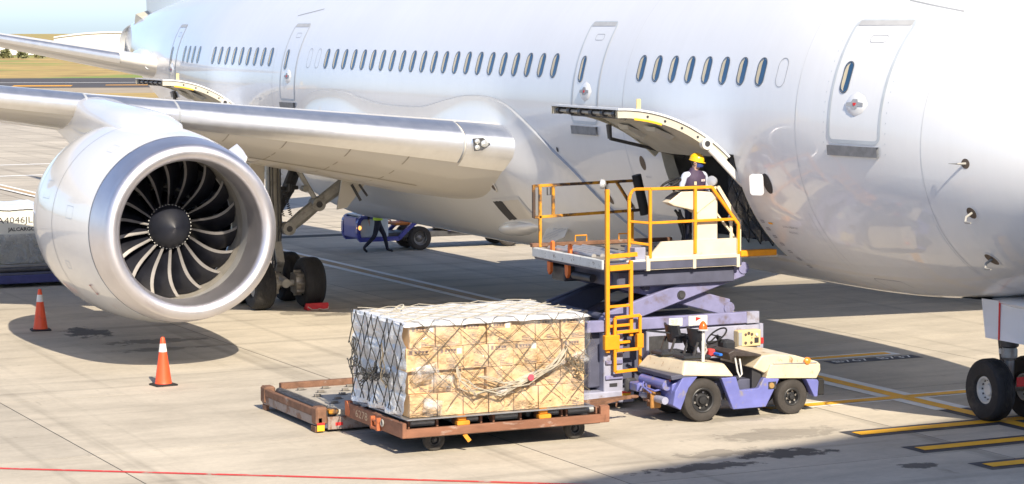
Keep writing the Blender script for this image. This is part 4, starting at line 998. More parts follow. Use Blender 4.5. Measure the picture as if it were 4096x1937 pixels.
# nose gear
NG = part_empty('nose_landing_gear', AIR, (11.0,0,0)); nx = 11.05
for y in (-.36,.40): aero_wheel(NG, (nx, y+.02, .50), .50, .36, .22)
mb = MB().cyl((nx,-.4,.5), (nx,.44,.5), .06, n=12).lathe([(0,.08),(.45,.08),(.5,.13),(.62,.13),(.66,.11),(1.6,.11)], (nx,.02,.5), (0,0,1), 18); mb.build('nose_strut', M_STEEL, NG)
mb = MB().lathe([(0,.11),(.03,.15),(.16,.15),(.2,.12)], (nx,.02,1.15), (0,0,1), 18); mb.build('steering_collar', M_DSTEEL, NG)
mb = MB(); poly = [(-.52,1.72),(-.06,1.72),(-.02,.92),(-.30,.98)]; mb.prism([(a,b) for a, b in [(-.30,1.45),(-.18,.78),(-.02,.68),(.02,.80),(-.14,1.45)]], (nx,-.02,0), (1,0,0), (0,0,1), (0,.05,0)); mb.build('torque_link', M_DSTEEL, NG)
mb = MB().cyl((nx-.10,-.045,.86), (nx-.10,-.025,.86), .05, n=14).cyl((nx-.16,-.045,1.08), (nx-.16,-.025,1.08), .045, n=14); mb.build('link_bore', M_HUBW, NG)
for y0 in (-.44,.50):
    sg = -1 if y0 < 0 else 1
    mb = MB().add([(nx-.13,y0,1.95),(nx+1.4,y0,1.98),(nx+1.35,y0+sg*.10,1.36),(nx+.13,y0+sg*.10,1.36),(nx-.13,y0-sg*.03,1.95),(nx+1.4,y0-sg*.03,1.98),(nx+1.35,y0+sg*.07,1.36),(nx+.13,y0+sg*.07,1.36)], [(0,1,2,3),(7,6,5,4),(0,4,5,1),(1,5,6,2),(2,6,7,3),(3,7,4,0)]); o = mb.build('nose_gear_door', M_FUS, NG, smooth=0)
    if sg < 0:
        mb = MB().bar((nx+.38,y0-.012,1.96), (nx+.50,y0-.106,1.365), .012,.035, up=(1,0,0)); mb.build('red_stripe', M_RED, NG, smooth=0)
mb = MB().add([(nx-.75,-.42,1.90),(nx+1.5,-.42,2.0),(nx+1.5,.46,2.0),(nx-.75,.46,1.90)], [(3,2,1,0)]); mb.build('nose_wheel_well', M_DARK, NG, smooth=0)
mb = MB(); rs = []
for k in range(10):
    q = k/9; rs.append([Vector((nx-.15+1.9*q, math.cos(a)*.62*math.sin(math.pi*(q*.55+.12)), 1.93+math.sin(a)*.10*math.sin(math.pi*(q*.55+.1))+.05*q)) for a in [2*math.pi*j/20 for j in range(20)]])
mb.rings(rs, True, (True,True)); mb.build('nose_gear_fairing', M_FUS, NG, smooth=60)
mb = MB().box((nx+.5,-.05,.55),(nx+.52,.20,1.1)).box((nx+.505,-.2,.6),(nx+.515,.0,.75)); mb.build('red_streamer', M_RED, NG)
# ------------------------------------------------------------------ cargo loader
M_CRM = mat('loader_cream', (.66,.585,.45), .5, var=.10, scale=3, patch=((.24,.14,.08),.61,.72,4.5)); M_YPT = mat('rail_yellow', (.78,.31,.012), .45, var=.12, scale=5, patch=((.20,.10,.04),.66,.78,6))
M_YWORN = mat('rail_yellow_worn', (.62,.28,.02), .55, var=.2, scale=4, patch=((.07,.045,.035),.46,.56,2.2)); M_LAV = mat('loader_lavender', (.22,.22,.38), .5, var=.18, scale=2.5, patch=((.15,.12,.13),.52,.68,3))
M_LAVG = mat('loader_grey_lavender', (.32,.33,.43), .5, var=.18, scale=3, patch=((.18,.13,.10),.57,.70,4)); M_RUST = mat('rusty_steel', (.20,.105,.065), .8, .2, var=.35, scale=5, patch=((.34,.30,.27),.60,.72,4), bump=.2)
M_WORNW = mat('chipped_white_edge', (.60,.62,.62), .55, var=.1, scale=4, patch=((.10,.07,.05),.58,.66,9)); M_DECK = mat('deck_steel', (.34,.31,.27), .5, .5, var=.25, scale=4); M_ROLL = mat('roller_steel', (.52,.51,.50), .4, .6, var=.15, scale=6)
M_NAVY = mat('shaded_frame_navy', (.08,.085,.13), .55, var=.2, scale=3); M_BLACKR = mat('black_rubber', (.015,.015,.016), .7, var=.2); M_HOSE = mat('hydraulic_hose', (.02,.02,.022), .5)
M_ORG = mat('orange_paint', (.72,.16,.03), .5, var=.15, scale=6)
LD = thing('cargo_loader', 'cream and lavender scissor cargo loader with yellow rails raised to the cargo door', 'cargo loader', (5.9,-6.5,0))
X0, X1 = 4.50, 7.24; YB0, YB1 = -5.30, -2.72; ZD = 2.46
# bridge platform
mb = MB().box((X0,YB0,ZD-.20),(X1,YB1,ZD-.05), ch=.02); mb.build('bridge_frame', M_NAVY, LD)
mb = MB().box((X0+.06,YB0+.06,ZD-.048),(X1-.3,YB1-.02,ZD-.012), ch=.005); mb.build('bridge_deck', M_DECK, LD)
mb = MB().box((X0-.02,YB0-.03,ZD-.16),(X1-.02,YB0+.05,ZD-.0), ch=.012); mb.build('end_beam', M_WORNW, LD)
mb = MB().box((X0-.06,YB0-.05,ZD-.0),(X0+.05,YB1+.1,ZD+.07), ch=.01); mb.build('far_guide_rail', M_RUST, LD)
for y in (-4.4,-3.55):
    mb = MB().tube([(X0,y-.11,ZD+.07),(X0,y-.11,ZD+.17),(X0,y+.11,ZD+.17),(X0,y+.11,ZD+.07)], .014); mb.build('lashing_handle', M_YPT, LD)
for k in range(5):                                    # rollers near the outer end
    y = YB0+.18+k*.16; mb = MB().cyl((X0+.25,y,ZD-.005),(X1-.75,y,ZD-.005), .045, n=10); mb.build('roller', M_ROLL, LD)
for i in range(4):
    for j in range(3):
        x, y = X0+.45+i*.5+.1*(j % 2), -4.25+j*.45; mb = MB().box((x-.12,y-.05,ZD-.012),(x+.12,y+.05,ZD+.014), ch=.01); mb.build('ball_pad', M_DSTEEL, LD)
for x in (5.05,5.75):
    mb = MB().prism([(-.05,-.05),(.05,-.05),(.04,.12),(0,.15),(-.04,.12)], (x,YB0+.07,ZD-.0), (1,0,0), (0,0,1), (0,.05,0)); mb.build('pallet_stop', M_ORG, LD)
    mb = MB().prism([(-.07,.0),(.07,.0),(.06,-.16),(0,-.22),(-.06,-.16)], (x+.05,YB0-.0,ZD-.2), (1,0,0), (0,0,1), (0,.05,0)); mb.build('stop_weight', M_ORG, LD)
# near side skirt panels
fx = X1-.02
mb = MB().prism([(-4.50,2.44),(-4.23,2.72),(-2.80,2.73),(-2.80,2.44)], (fx-.05,0,0), (0,1,0), (0,0,1), (.05,0,0)); mb.build('skirt_panel', M_CRM, LD, smooth=0)
mb = MB().box((fx-.06,-4.52,2.40),(fx+.03,-2.79,2.47), ch=.01); mb.build('skirt_rail', M_CRM, LD)
mb = MB().box((fx-.05,-4.50,2.26),(fx+.01,-2.80,2.40), ch=.006); mb.build('lower_skirt', M_CRM, LD)
for a_, b_ in (((fx-.06,-3.66,2.25),(fx+.032,-3.60,2.49)),((fx-.06,-4.53,2.25),(fx+.034,-4.46,2.50)),((fx-.06,-2.83,2.24),(fx+.034,-2.77,2.72))): MB().box(a_, b_, ch=.006).build('skirt_bracket', M_CRM, LD); pass
mb = MB().box((fx-.45,-4.88,2.30),(fx+.0,-4.53,2.44), ch=.01); mb.build('corner_box', M_WORNW, LD)
mb = MB().box((fx-.40,-4.72,2.44),(fx-.02,-4.52,2.64), ch=.008); mb.build('step_box', M_LAVG, LD)
# walkway extension to the aircraft
mb = MB().box((X1-.9,-2.72,2.36),(X1-.2,-1.9,2.42), ch=.01); mb.build('bridge_flap', M_WORNW, LD)
mb = MB().box((X1-.25,-2.70,2.40),(X1-.08,-2.0,2.50), ch=.01); mb.build('flap_edge', M_YPT, LD)
# yellow rails on the near side (square tube)
def rail(pts, w=.05, m=M_YPT, name='guard_rail', par=None):
    mb = MB()
    for a, b in zip(pts, pts[1:]):
        mb.bar(a, b, w, w, ch=.006)
    return mb.build(name, m, par or LD)
xr = X1
arc = [(xr-.25,-4.72,2.46),(xr-.25,-4.72,3.42),(xr-.25,-4.70,3.50),(xr-.24,-4.665,3.565),(xr-.2,-4.62,3.59),(xr,-4.46,3.60)]
rail(arc); rail([(xr,-4.46,3.60),(xr,-3.31,3.60)], .05); rail([(xr,-3.31,3.60),(xr,-2.80,2.96),(xr,-2.80,2.46)], .05)
rail([(xr,-4.46,2.46),(xr,-4.46,3.60)], .05); rail([(xr,-3.62,2.50),(xr,-3.62,3.58)], .05); rail([(xr,-4.46,3.04),(xr,-2.86,3.05)], .045); rail([(xr-.25,-4.72,3.06),(xr,-4.46,3.04)], .04); rail([(xr-.25,-4.72,2.72),(xr,-4.46,2.68)], .04)
# far side rail, worn, with black bumper tube
xf = X0+.04
for pts in ([(xf,-5.32,3.52),(xf,-3.36,3.56)],[(xf,-5.32,2.98),(xf,-3.20,3.04)],[(xf,-5.32,2.97),(xf,-5.32,3.54)],[(xf,-5.20,2.46),(xf,-5.20,3.50)],[(xf,-4.95,3.0),(xf,-4.95,3.5)],[(xf,-3.92,3.02),(xf,-3.92,3.54)],[(xf,-3.72,3.54),(xf,-3.42,3.10)],[(xf,-3.38,3.56),(xf,-3.22,3.02)]):
    rail(pts, .05, M_YWORN)
rail([(xf,-3.42,2.5),(xf,-3.42,3.04)], .05, M_YPT)
mb = MB().tube([(xf,-5.06,3.49),(xf,-5.06,3.36),(xf,-5.0,3.36),(xf,-5.0,3.49)], .012); mb.build('rail_hook', M_DSTEEL, LD)
mb = MB().cyl((xf+.05,-3.36,3.66),(xf+.05,-3.19,2.96), .085, n=16); mb.build('bumper_tube', M_BLACKR, LD)
# ladder with side stile standing above the deck
lx = X1+.05
rail([(lx,-5.27,.95),(lx,-5.27,3.62)], .065, name='ladder_stile'); rail([(lx,-4.84,1.2),(lx,-4.84,2.44)], .06, name='ladder_stile')
rail([(lx-.02,-5.27,2.52),(lx-.02,-4.72,2.54)], .07, name='ladder_rung')
for z in (2.33,2.02,1.70,1.38,1.1): rail([(lx,-5.24,z),(lx,-4.86,z+.01)], .045 if z < 2.3 else .09, name='ladder_rung')
rail([(lx+.05,-5.16,1.52),(lx+.05,-5.16,.63),(lx+.05,-4.70,.65),(lx+.05,-4.70,1.54),(lx+.05,-5.16,1.52)], .05, name='lower_ladder')
for z in (1.28,.98): rail([(lx+.05,-5.13,z),(lx+.05,-4.73,z+.01)], .05, name='ladder_rung')
mb = MB().box((lx-.02,-5.35,1.0),(lx+.08,-5.08,1.24), ch=.01); mb.build('ladder_bracket', M_YPT, LD)
mb = MB().box((lx-.02,-4.76,1.0),(lx+.08,-4.64,1.24), ch=.01); mb.build('ladder_bracket', M_YPT, LD)
mb = MB().lathe([(0,.02),(.02,.07),(.07,.085),(.09,.08),(.10,.0)], (lx-.02,-5.28,3.70), (-.55,-.80,.1), 16); mb.build('work_lamp', mat('lamp_grey',(.55,.56,.57),.35,.4,var=.1), LD)
mb = MB().bar((lx,-5.27,3.62),(lx-.02,-5.27,3.70), .03,.03); mb.build('lamp_bracket', M_DSTEEL, LD)
# operator console
cons = part_empty('control_console', LD, (6.85,-3.45,2.5))
mb = MB().box((7.0,-3.56,2.46),(7.19,-3.16,3.42), ch=.02); mb.build('pedestal', M_CRM, cons)
mb = MB().prism([(-4.07,3.36),(-3.82,3.54),(-3.50,3.54),(-3.16,3.50),(-3.16,3.40),(-3.52,3.16),(-3.60,3.22),(-3.95,3.30)], (6.97,-.04,0), (0,1,0), (0,0,1), (.24,0,0)); mb.build('console_head', M_CRM, cons, smooth=0, bevel=.02)
mb = MB().prism([(-4.0,.0),(-3.70,.18),(-3.70,.19),(-4.0,.01)], (6.98,-.05,3.415), (0,1,0), (0,0,1), (.22,0,0)).box((6.98,-3.84,3.545),(7.20,-3.18,3.552)); mb.build('control_panel', mat('worn_black_panel',(.05,.04,.04),.5,var=.3,patch=((.45,.42,.38),.58,.66,12)), cons, smooth=0)
mb = MB().box((7.0,-3.78,3.55),(7.1,-3.50,3.60), ch=.015); mb.build('lever_box', M_DSTEEL, cons)
for k in range(6):
    mb = MB(); pts = [(6.70+.05*(k % 3),-3.62-.03*k,3.2), (6.72+.06*(k % 3),-3.66+.02*k,3.0), (6.70+.04*k,-3.56+.01*k,2.75), (6.66+.05*k,-3.58,2.48)]; mb.tube(pts, .020, n=6); mb.build('hose', M_HOSE, cons)
mb = MB(); cw = Vector((6.98,-3.94,3.66)); axw = Vector((0,-.45,.9)).normalized(); pts = []
u_ = axw.cross(Vector((1,0,0))).normalized(); v_ = axw.cross(u_)
for k in range(28): a = 2*math.pi*k/28; pts.append(cw+(u_*math.cos(a)+v_*math.sin(a))*.175)
mb.tube(pts, .020, n=6, closed=True); mb.bar(cw-u_*.17, cw+u_*.17, .025,.012).bar(cw-v_*.17, cw+v_*.17, .025,.012).cyl(cw, cw-axw*.22, .022, n=8); mb.build('steering_wheel', M_BLACKR, cons)
# lamp mast and raking bar near the aircraft
mb = MB().cyl((7.1,-3.18,2.5),(7.1,-3.18,3.60), .035, n=12); mb.build('lamp_mast', M_CRM, LD)
mb = MB().lathe([(0,.01),(.02,.075),(.09,.09),(.11,.085),(.12,.0)], (7.08,-3.18,3.68), (.6,-.75,.1), 16); mb.build('work_lamp', mat('lamp_grey',(.55,.56,.57),.35,.4,var=.1), LD)
mb = MB().bar((7.1,-3.12,3.59),(7.1,-2.72,3.0), .05,.06).bar((7.1,-2.70,3.02),(7.1,-2.70,2.24), .045,.045).bar((7.1,-3.16,3.16),(7.1,-2.80,2.74), .05,.03).cyl((7.1,-2.86,2.5),(7.1,-2.86,3.0), .03, n=10); mb.build('raking_brace', M_CRM, LD)
mb = MB().lathe([(0,.10),(.30,.10),(.30,.085),(0,.085)], (7.1,-2.75,3.02), (-.6,.2,0), 18); mb.build('roller_bumper', M_HUBW, LD)
# under the bridge
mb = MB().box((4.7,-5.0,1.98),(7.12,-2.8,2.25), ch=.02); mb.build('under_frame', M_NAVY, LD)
MB().cyl((4.8,-5.15,2.18),(4.8,-4.2,2.15), .09, n=12).build('pipe', M_DSTEEL, LD); MB().cyl((5.9,-5.2,2.1),(6.4,-5.1,2.08), .07, n=12).build('pipe', M_DSTEEL, LD); MB().box((5.0,-5.2,1.95),(5.5,-4.8,2.2), ch=.02).build('valve_block', M_DSTEEL, LD)
mb = MB().lathe([(0,.07),(-.10,.055),(-.14,.03),(-.15,.001)], (7.0,-4.18,2.24), (0,0,1), 14); mb.build('amber_lamp', mat('amber_lens',(.80,.16,.02),.25,var=.05,emit=(1,.28,.04,.5)), LD)
# scissor arms (one pair per side)
def arm(x, a, b, m=M_LAV, w=.10, h=.29):
    mb = MB().bar((x,a[0],a[1]),(x,b[0],b[1]), w, h, up=(1,0,0) if False else (0,0,1), ch=.015)
    for p in (a, b): mb.cyl((x-w*.7,p[0],p[1]),(x+w*.7,p[0],p[1]), .10, n=14)
    return mb.build('scissor_arm', m, LD)
for x in (6.98, 4.78):
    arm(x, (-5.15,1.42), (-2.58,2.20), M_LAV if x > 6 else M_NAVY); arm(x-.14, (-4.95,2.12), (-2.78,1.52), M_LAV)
    mb = MB().cyl((x-.2,-3.77,1.80),(x+.07,-3.77,1.80), .075, n=16).cyl((x+.07,-3.77,1.80),(x+.085,-3.77,1.80), .05, n=16); mb.build('scissor_pivot', M_DSTEEL, LD)
for y, z in ((-5.0,1.45),(-2.7,2.12),(-4.4,1.95)):
    mb = MB().cyl((4.75,y,z),(7.0,y,z), .06, n=12); mb.build('cross_tube', M_NAVY, LD)
mb = MB().cyl((5.9,-4.9,1.3),(5.9,-3.2,1.95), .10, n=14).cyl((5.9,-3.3,1.91),(5.9,-2.8,2.08), .06, n=12); mb.build('lift_cylinder', M_DSTEEL, LD)
mb = MB().prism([(-5.45,1.15),(-5.45,1.42),(-4.6,1.72),(-4.1,1.80),(-4.1,1.55),(-4.6,1.3)], (4.7,0,0), (0,1,0), (0,0,1), (.22,0,0)); mb.build('rear_link', M_NAVY, LD, smooth=0, bevel=.03)
# chassis
mb = MB().box((7.08,-5.6,1.28),(7.22,-2.40,1.47), ch=.012); mb.build('chassis_beam', M_LAV, LD)
mb = MB().box((4.6,-5.6,1.28),(4.74,-2.40,1.47), ch=.012); mb.build('chassis_beam', M_LAV, LD)
mb = MB().box((7.16,-2.62,1.275),(7.232,-2.38,1.475), ch=.006); mb.build('beam_end_plate', M_LAVG, LD)
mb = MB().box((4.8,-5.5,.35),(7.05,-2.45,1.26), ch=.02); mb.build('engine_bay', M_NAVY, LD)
mb = MB().box((7.0,-4.5,.72),(7.20,-2.36,1.25), ch=.015); mb.build('side_cabinet', M_LAVG, LD)
mb = MB().box((7.02,-2.36,.55),(7.20,-2.28,1.26), ch=.01); mb.build('cabinet_end', M_LAVG, LD)
mb = MB().box((7.203,-2.34,.92),(7.215,-2.29,1.02)); mb.build('reflector', M_RED, LD, smooth=0)
mb = MB().box((7.20,-4.46,.86),(7.212,-4.10,1.16), ch=.004); mb.build('louvre_panel', M_DSTEEL, LD)
mb = MB().box((7.20,-3.36,.78),(7.215,-3.10,1.02), ch=.004); mb.build('recess', M_DARK, LD)
cb = part_empty('control_box', LD, (7.25,-2.64,1.05)); m_cb = mat('control_box_cream', (.66,.52,.28), .5, var=.08, scale=6)
mb = MB().box((7.2,-2.86,.90),(7.36,-2.42,1.18), ch=.015); mb.build('enclosure', m_cb, cb)
mb = MB().box((7.36,-2.855,.93),(7.368,-2.79,1.15)); mb.build('hinge_strip', M_LINE, cb, smooth=0)
for y, z, r_ in ((-2.72,1.11,.022),(-2.66,1.13,.026),(-2.60,1.11,.024),(-2.72,.97,.024),(-2.61,.97,.022),(-2.60,1.05,.008)):
    mb = MB().lathe([(0,r_),(.012,r_),(.014,r_*.5),(.014,.001)], (7.36,y,z), (1,0,0), 12); mb.build('knob', M_BRZ, cb)
mb = MB().lathe([(0,.026),(.02,.024),(.022,.001)], (7.36,-2.51,1.10), (1,0,0), 12); mb.build('white_button', M_HUBW, cb)
mb = MB().box((7.36,-2.55,.96),(7.366,-2.47,1.05)); mb.build('switch_plate', M_DARK, cb, smooth=0)
# stickers
mb = MB().box((7.222,-4.10,1.31),(7.226,-3.85,1.44)); s1 = mb.build('sticker', mat('sticker_white',(.70,.74,.66),.5,var=.05), LD, smooth=0)
text_mesh('NO STEP\nKEEP OFF\nHANDS', .032, mat('print_green',(.10,.28,.16),.5), frame((7.229,-4.0,1.375), (0,1,0), (0,0,1)), s1)
mb = MB().box((7.222,-3.73,1.30),(7.226,-3.38,1.46)); s1 = mb.build('sticker', mat('sticker_white',(.70,.74,.66)), LD, smooth=0)
mb = MB().prism([(0,0),(.11,.05),(.0,.07)], (7.228,-3.60,1.37), (0,1,0), (0,0,1), (.002,0,0)); mb.build('red_arrow', M_RED, s1, smooth=0)
# front column by the ladder, base plates, bumper
mb = MB().box((6.9,-5.30,.25),(7.22,-4.95,1.27), ch=.012); mb.build('column', M_LAVG, LD)
for z in (.5,.75,1.0):
    mb = MB().box((7.2,-5.28,z),(7.26,-4.97,z+.06), ch=.006); mb.build('column_step', M_LAV, LD)
mb = MB().box((7.22,-5.20,.37),(7.225,-5.06,.43)); mb.build('slot', M_DARK, LD, smooth=0)
mb = MB().box((6.3,-6.3,.10),(7.24,-4.75,.30), ch=.02); mb.build('base_plate', M_LAVG, LD)
mb = MB().box((7.241,-4.98,.16),(7.245,-4.82,.29)); mb.build('sticker', mat('sticker_yellow',(.75,.42,.03),.5), LD, smooth=0)
mb = MB().box((7.246,-4.98,.255),(7.249,-4.82,.29)); mb.build('sticker_band', M_RED, LD, smooth=0)
mb = MB().box((4.7,-6.2,.12),(6.3,-2.5,.34), ch=.02); mb.build('base_frame', M_NAVY, LD)
mb = MB().cyl((6.8,-5.95,1.35),(6.8,-5.35,1.35), .085, n=14).tube([(6.9,-5.5,1.55),(6.95,-5.75,1.5),(6.98,-5.85,1.2),(6.95,-5.8,.8)], .025).tube([(6.9,-5.45,1.6),(6.95,-5.68,1.56),(6.98,-5.78,1.2),(6.95,-5.7,.8)], .025); mb.build('hose_bundle', M_DSTEEL, LD)
mb = MB().box((6.95,-6.1,.45),(7.1,-5.6,.62), ch=.01).box((7.0,-5.95,.62),(7.1,-5.6,.66)); mb.build('latch_block', M_LAVG, LD)
# loader wheels (mostly hidden)
for x in (6.75,4.95):
    mb = MB().lathe(tyre_prof(.33,.26,.18), (x,-2.95,.33), (1,0,0), 28); mb.build('wheel', M_TYRE, LD, smooth=30)
# main platform, lowered to the ground
mp = part_empty('main_platform', LD, (5.9,-8.2,0)); YM0, YM1 = -10.24, -6.25; PX0, PX1 = 4.56, 7.28; zt = .33
mb = MB().box((PX0,YM0,.10),(PX1,YM0+.07,.24), ch=.008); mb.build('end_beam', mat('bare_worn_beam',(.33,.27,.24),.6,.2,var=.25,scale=4,patch=((.20,.10,.06),.5,.6,5)), mp)
mb = MB().box((PX0,YM0-.02,.242),(PX1-.05,YM0+.05,.36), ch=.01); mb.build('end_stop', M_RUST, mp)
for x in (PX0, PX1-.24):
    mb = MB().box((x,YM0-.03,.12),(x+.24,YM0+.16,.40), ch=.03); mb.build('corner_post', M_RUST, mp)
mb = MB().box((PX1-.26,YM0-.032,.0),(PX1-.04,YM0+.02,.10), ch=.01); mb.build('foot', M_RUST, mp)
mb = MB().box((PX0+.02,YM0-.0,.0),(PX0+.2,YM0+.06,.10), ch=.01); mb.build('foot', M_RUST, mp)
mb = MB().cyl((PX0+.3,YM0+.20,.31),(PX1-.3,YM0+.20,.31), .075, n=16); mb.build('end_roller', M_DSTEEL, mp)
mb = MB().box((PX0+.05,YM0+.07,.06),(PX1-.03,YM1,.20), ch=.01); mb.build('frame', M_NAVY, mp)
mb = MB().box((PX1-.08,YM0+.16,.04),(PX1,YM1,.235), ch=.01); mb.build('side_beam', mat('bare_worn_beam',(.33,.27,.24)), mp)
mb = MB().box((PX0-.02,YM0+.3,.20),(PX0+.10,YM1,.42), ch=.01); mb.build('side_guide', M_RUST, mp)
m_dk = mat('perforated_deck', (.46,.42,.35), .55, .1, var=.2, scale=4)
mb = MB().box((PX0+.12,YM0+.34,.22),(PX1-.12,YM1,.325), ch=.01); mb.build('deck_plate', m_dk, mp)
mb = MB().box((PX0+.2,YM0+.285,.20),(PX1-.2,YM0+.335,.345), ch=.01); mb.build('deck_edge', M_DECK, mp)
# holes with tilted cups in the deck
cup = MB().prism([(-.10,0),(-.04,.045),(.04,.045),(.10,0),(.04,-.045),(-.04,-.045)], (0,0,0), (0,1,0), (1,0,0), (0,0,.004))
cm = cup.build('deck_hole', M_DARK, None, smooth=0); cme = cm.data; bpy.data.objects.remove(cm)
tr_ = MB().prism([(-.05,-.03),(.06,0),(-.05,.03)], (0,0,.003), (0,1,0), (1,0,0), (0,0,.035)).build('deck_cup', M_DECK, None, smooth=0); tme = tr_.data; bpy.data.objects.remove(tr_)
for i in range(6):
    for j in range(8):
        x, y = PX0+.35+i*.40, YM0+.55+j*.42+(.2 if i % 2 else 0)
        for nm_, me_ in (('deck_hole', cme), ('deck_cup', tme)):
            o = bpy.data.objects.new(nm_, me_); COL.objects.link(o); attach(o, mp); o.location = (x, y, .325)
mb = MB().box((PX1-.12,YM0+.18,.28),(PX1+.01,YM0+.34,.36), ch=.02); mb.build('corner_bracket', M_YWORN, mp)
mb = MB().lathe([(0,.06),(.012,.06),(.014,.03),(.0145,.001)], (PX1-.02,YM0+.1,.30), (1,0,0), 14); mb.build('corner_pin', M_DARK, mp)
mb = MB().box((PX1+.001,YM0-.02,.03),(PX1+.004,YM0+.10,.16)); mb.build('sticker', mat('sticker_yellow',(.75,.42,.03)), mp, smooth=0)
mb = MB().box((PX1+.005,YM0-.02,.125),(PX1+.007,YM0+.10,.16)); mb.build('sticker_band', M_RED, mp, smooth=0)
mb = MB().box((PX1+.001,YM0+.28,.10),(PX1+.004,YM0+.40,.15)); mb.build('reflector', M_RED, mp, smooth=0)
for y in (YM0+.50, YM0+.62):
    mb = MB().box((PX1-.12,y,.20),(PX1-.02,y+.09,.40), ch=.015); mb.build('guide_roller', M_DSTEEL, mp)

# ------------------------------------------------------------------ pallet dolly
DL = thing('pallet_dolly', 'rusty brown pallet dolly carrying the wrapped carton load', 'dolly', (8.7,-8.2,0)); DX0, DX1, DY0, DY1 = 7.52, 9.90, -9.85, -6.58
M_RB = mat('rust_red_brown', (.24,.11,.065), .75, .15, var=.3, scale=3, patch=((.40,.30,.25),.60,.70,5), bump=.15, stretch=(1,.5,2)); M_ZINC = mat('zinc_roller', (.42,.42,.40), .45, .5, var=.15, scale=6)
mb = MB().box((DX1-.07,DY0,.275),(DX1,DY1,.405), ch=.008); mb.build('side_beam', M_RB, DL)
mb = MB().box((DX0,DY0,.275),(DX0+.07,DY1,.405), ch=.008); mb.build('side_beam', M_RB, DL)
mb = MB().box((DX0+.005,DY0-.035,.275),(DX1+.004,DY0+.03,.50), ch=.01); e0 = mb.build('end_plate', M_RB, DL)
mb = MB().box((DX0,DY1-.02,.275),(DX1+.004,DY1+.05,.47), ch=.01); mb.build('end_plate', M_RB, DL)
mb = MB().prism([(0,.0),(.20,0),(.20,.12),(.08,.22),(0,.22)], (DX0-.005,DY0-.04,.30), (1,0,0), (0,0,1), (0,.09,0)); mb.build('corner_guide', mat('orange_rust',(.45,.13,.05),.65,var=.25,scale=5), DL, smooth=0)
mb = MB().prism([(0,0),(.06,0),(.06,.24),(0,.26)], (DX1-.06,DY1-.10,.28), (1,0,0), (0,0,1), (0,.15,0)); mb.build('corner_guide', M_RB, DL, smooth=0)
mb = MB().box((DX0+.1,DY0+.1,.25),(DX1-.1,DY1-.05,.34), ch=.01); mb.build('under_frame', M_DSTEEL, DL)
text_mesh('6278', .17, mat('stencil_sand',(.55,.40,.26),.7), frame((8.22,DY0-.037,.385), (1,0,0), (0,0,1)), e0, width=.50)
mb = MB().box((8.75,DY0-.10,.27),(8.80,DY0-.03,.46)).box((8.98,DY0-.10,.27),(9.03,DY0-.03,.46)).cyl((8.74,DY0-.075,.30),(9.04,DY0-.075,.30), .028, n=10).cyl((8.74,DY0-.075,.41),(9.04,DY0-.075,.41), .022, n=10); mb.build('latch_bracket', mat('orange_rust',(.45,.13,.05)), DL)
mb = MB(); mb.tube([(9.12+.045*math.cos(a),DY0-.05,.40+.05*math.sin(a)) for a in [2*math.pi*k/14 for k in range(14)]], .012, closed=True); mb.build('lashing_ring', M_STEEL, DL)
for k, (ya, yb) in enumerate(((-9.70,-9.32),(-8.95,-8.62),(-8.35,-7.98),(-7.62,-7.30),(-7.15,-6.72))):
    mb = MB().cyl((DX1-.20,ya,.46),(DX1-.20,yb,.46), .052 if k % 2 == 0 else .042, n=14); mb.build('roller', M_ZINC, DL)
    MB().box((DX1-.27,ya-.05,.40),(DX1-.13,ya-.02,.50)).build('roller_bracket', M_RB, DL); MB().box((DX1-.27,yb+.02,.40),(DX1-.13,yb+.05,.50)).build('roller_bracket', M_RB, DL)
for y in (-8.92,-7.60):
    mb = MB().box((DX1-.12,y-.10,.405),(DX1-.0,y+.10,.47), ch=.01).box((DX1-.10,y-.08,.47),(DX1-.03,y+.06,.555), ch=.015); mb.build('pallet_lock', mat('lock_orange',(.66,.26,.02),.55,var=.2,scale=8,patch=((.2,.09,.04),.6,.7,10)), DL)
mb = MB().bar((DX1-.04,-8.90,.275),(DX1-.02,-8.82,.16), .02,.06); mb.build('lock_lever', mat('lock_orange',(.66,.26,.02)), DL)
for k in range(10):
    y = DY0+.3+k*.31; mb = MB().cyl((DX0+.2,y,.43),(DX1-.42,y,.43), .045, n=8); mb.build('deck_roller', M_ZINC, DL)
def cart_wheel(par, c, R_, w, rim, ax=(1,0,0), tm=None, spokes=True):
    W_ = part_empty('wheel', par, c); c = Vector(c); hw = w/2; sg = Vector(ax)
    pr = [(-hw*.8,rim),(-hw,rim+.02),(-hw,R_-.035),(-hw*.8,R_-.008),(-hw*.5,R_),(hw*.5,R_),(hw*.8,R_-.008),(hw,R_-.035),(hw,rim+.02),(hw*.8,rim)]
    mb = MB().lathe(pr, c, sg, 32); mb.build('tyre', tm or mat('dusty_tyre',(.055,.05,.046),.85,var=.25,scale=8), W_, smooth=35)
    mb = MB().lathe([(hw*.75,rim+.012),(hw*.7,rim-.015),(hw*.1,rim-.03),(hw*.05,rim*.5),(hw*.45,rim*.42),(hw*.5,.001)], c, sg, 24); mb.build('rim', M_DSTEEL, W_, smooth=40)
    return W_
for y in (-9.25,-6.95):
    for x in (9.53,7.9): cart_wheel(DL, (x,y,.165), .165, .13, .085)
    for x in (9.45,7.98):
        mb = MB().box((x-.14,y-.10,.17),(x-.08,y+.10,.28), ch=.01).box((x-.14,y-.08,.24),(x+.16,y+.08,.28), ch=.01).cyl((x-.12,y,.165),(x+.14,y,.165), .025, n=10); mb.build('caster_fork', M_DSTEEL, DL)
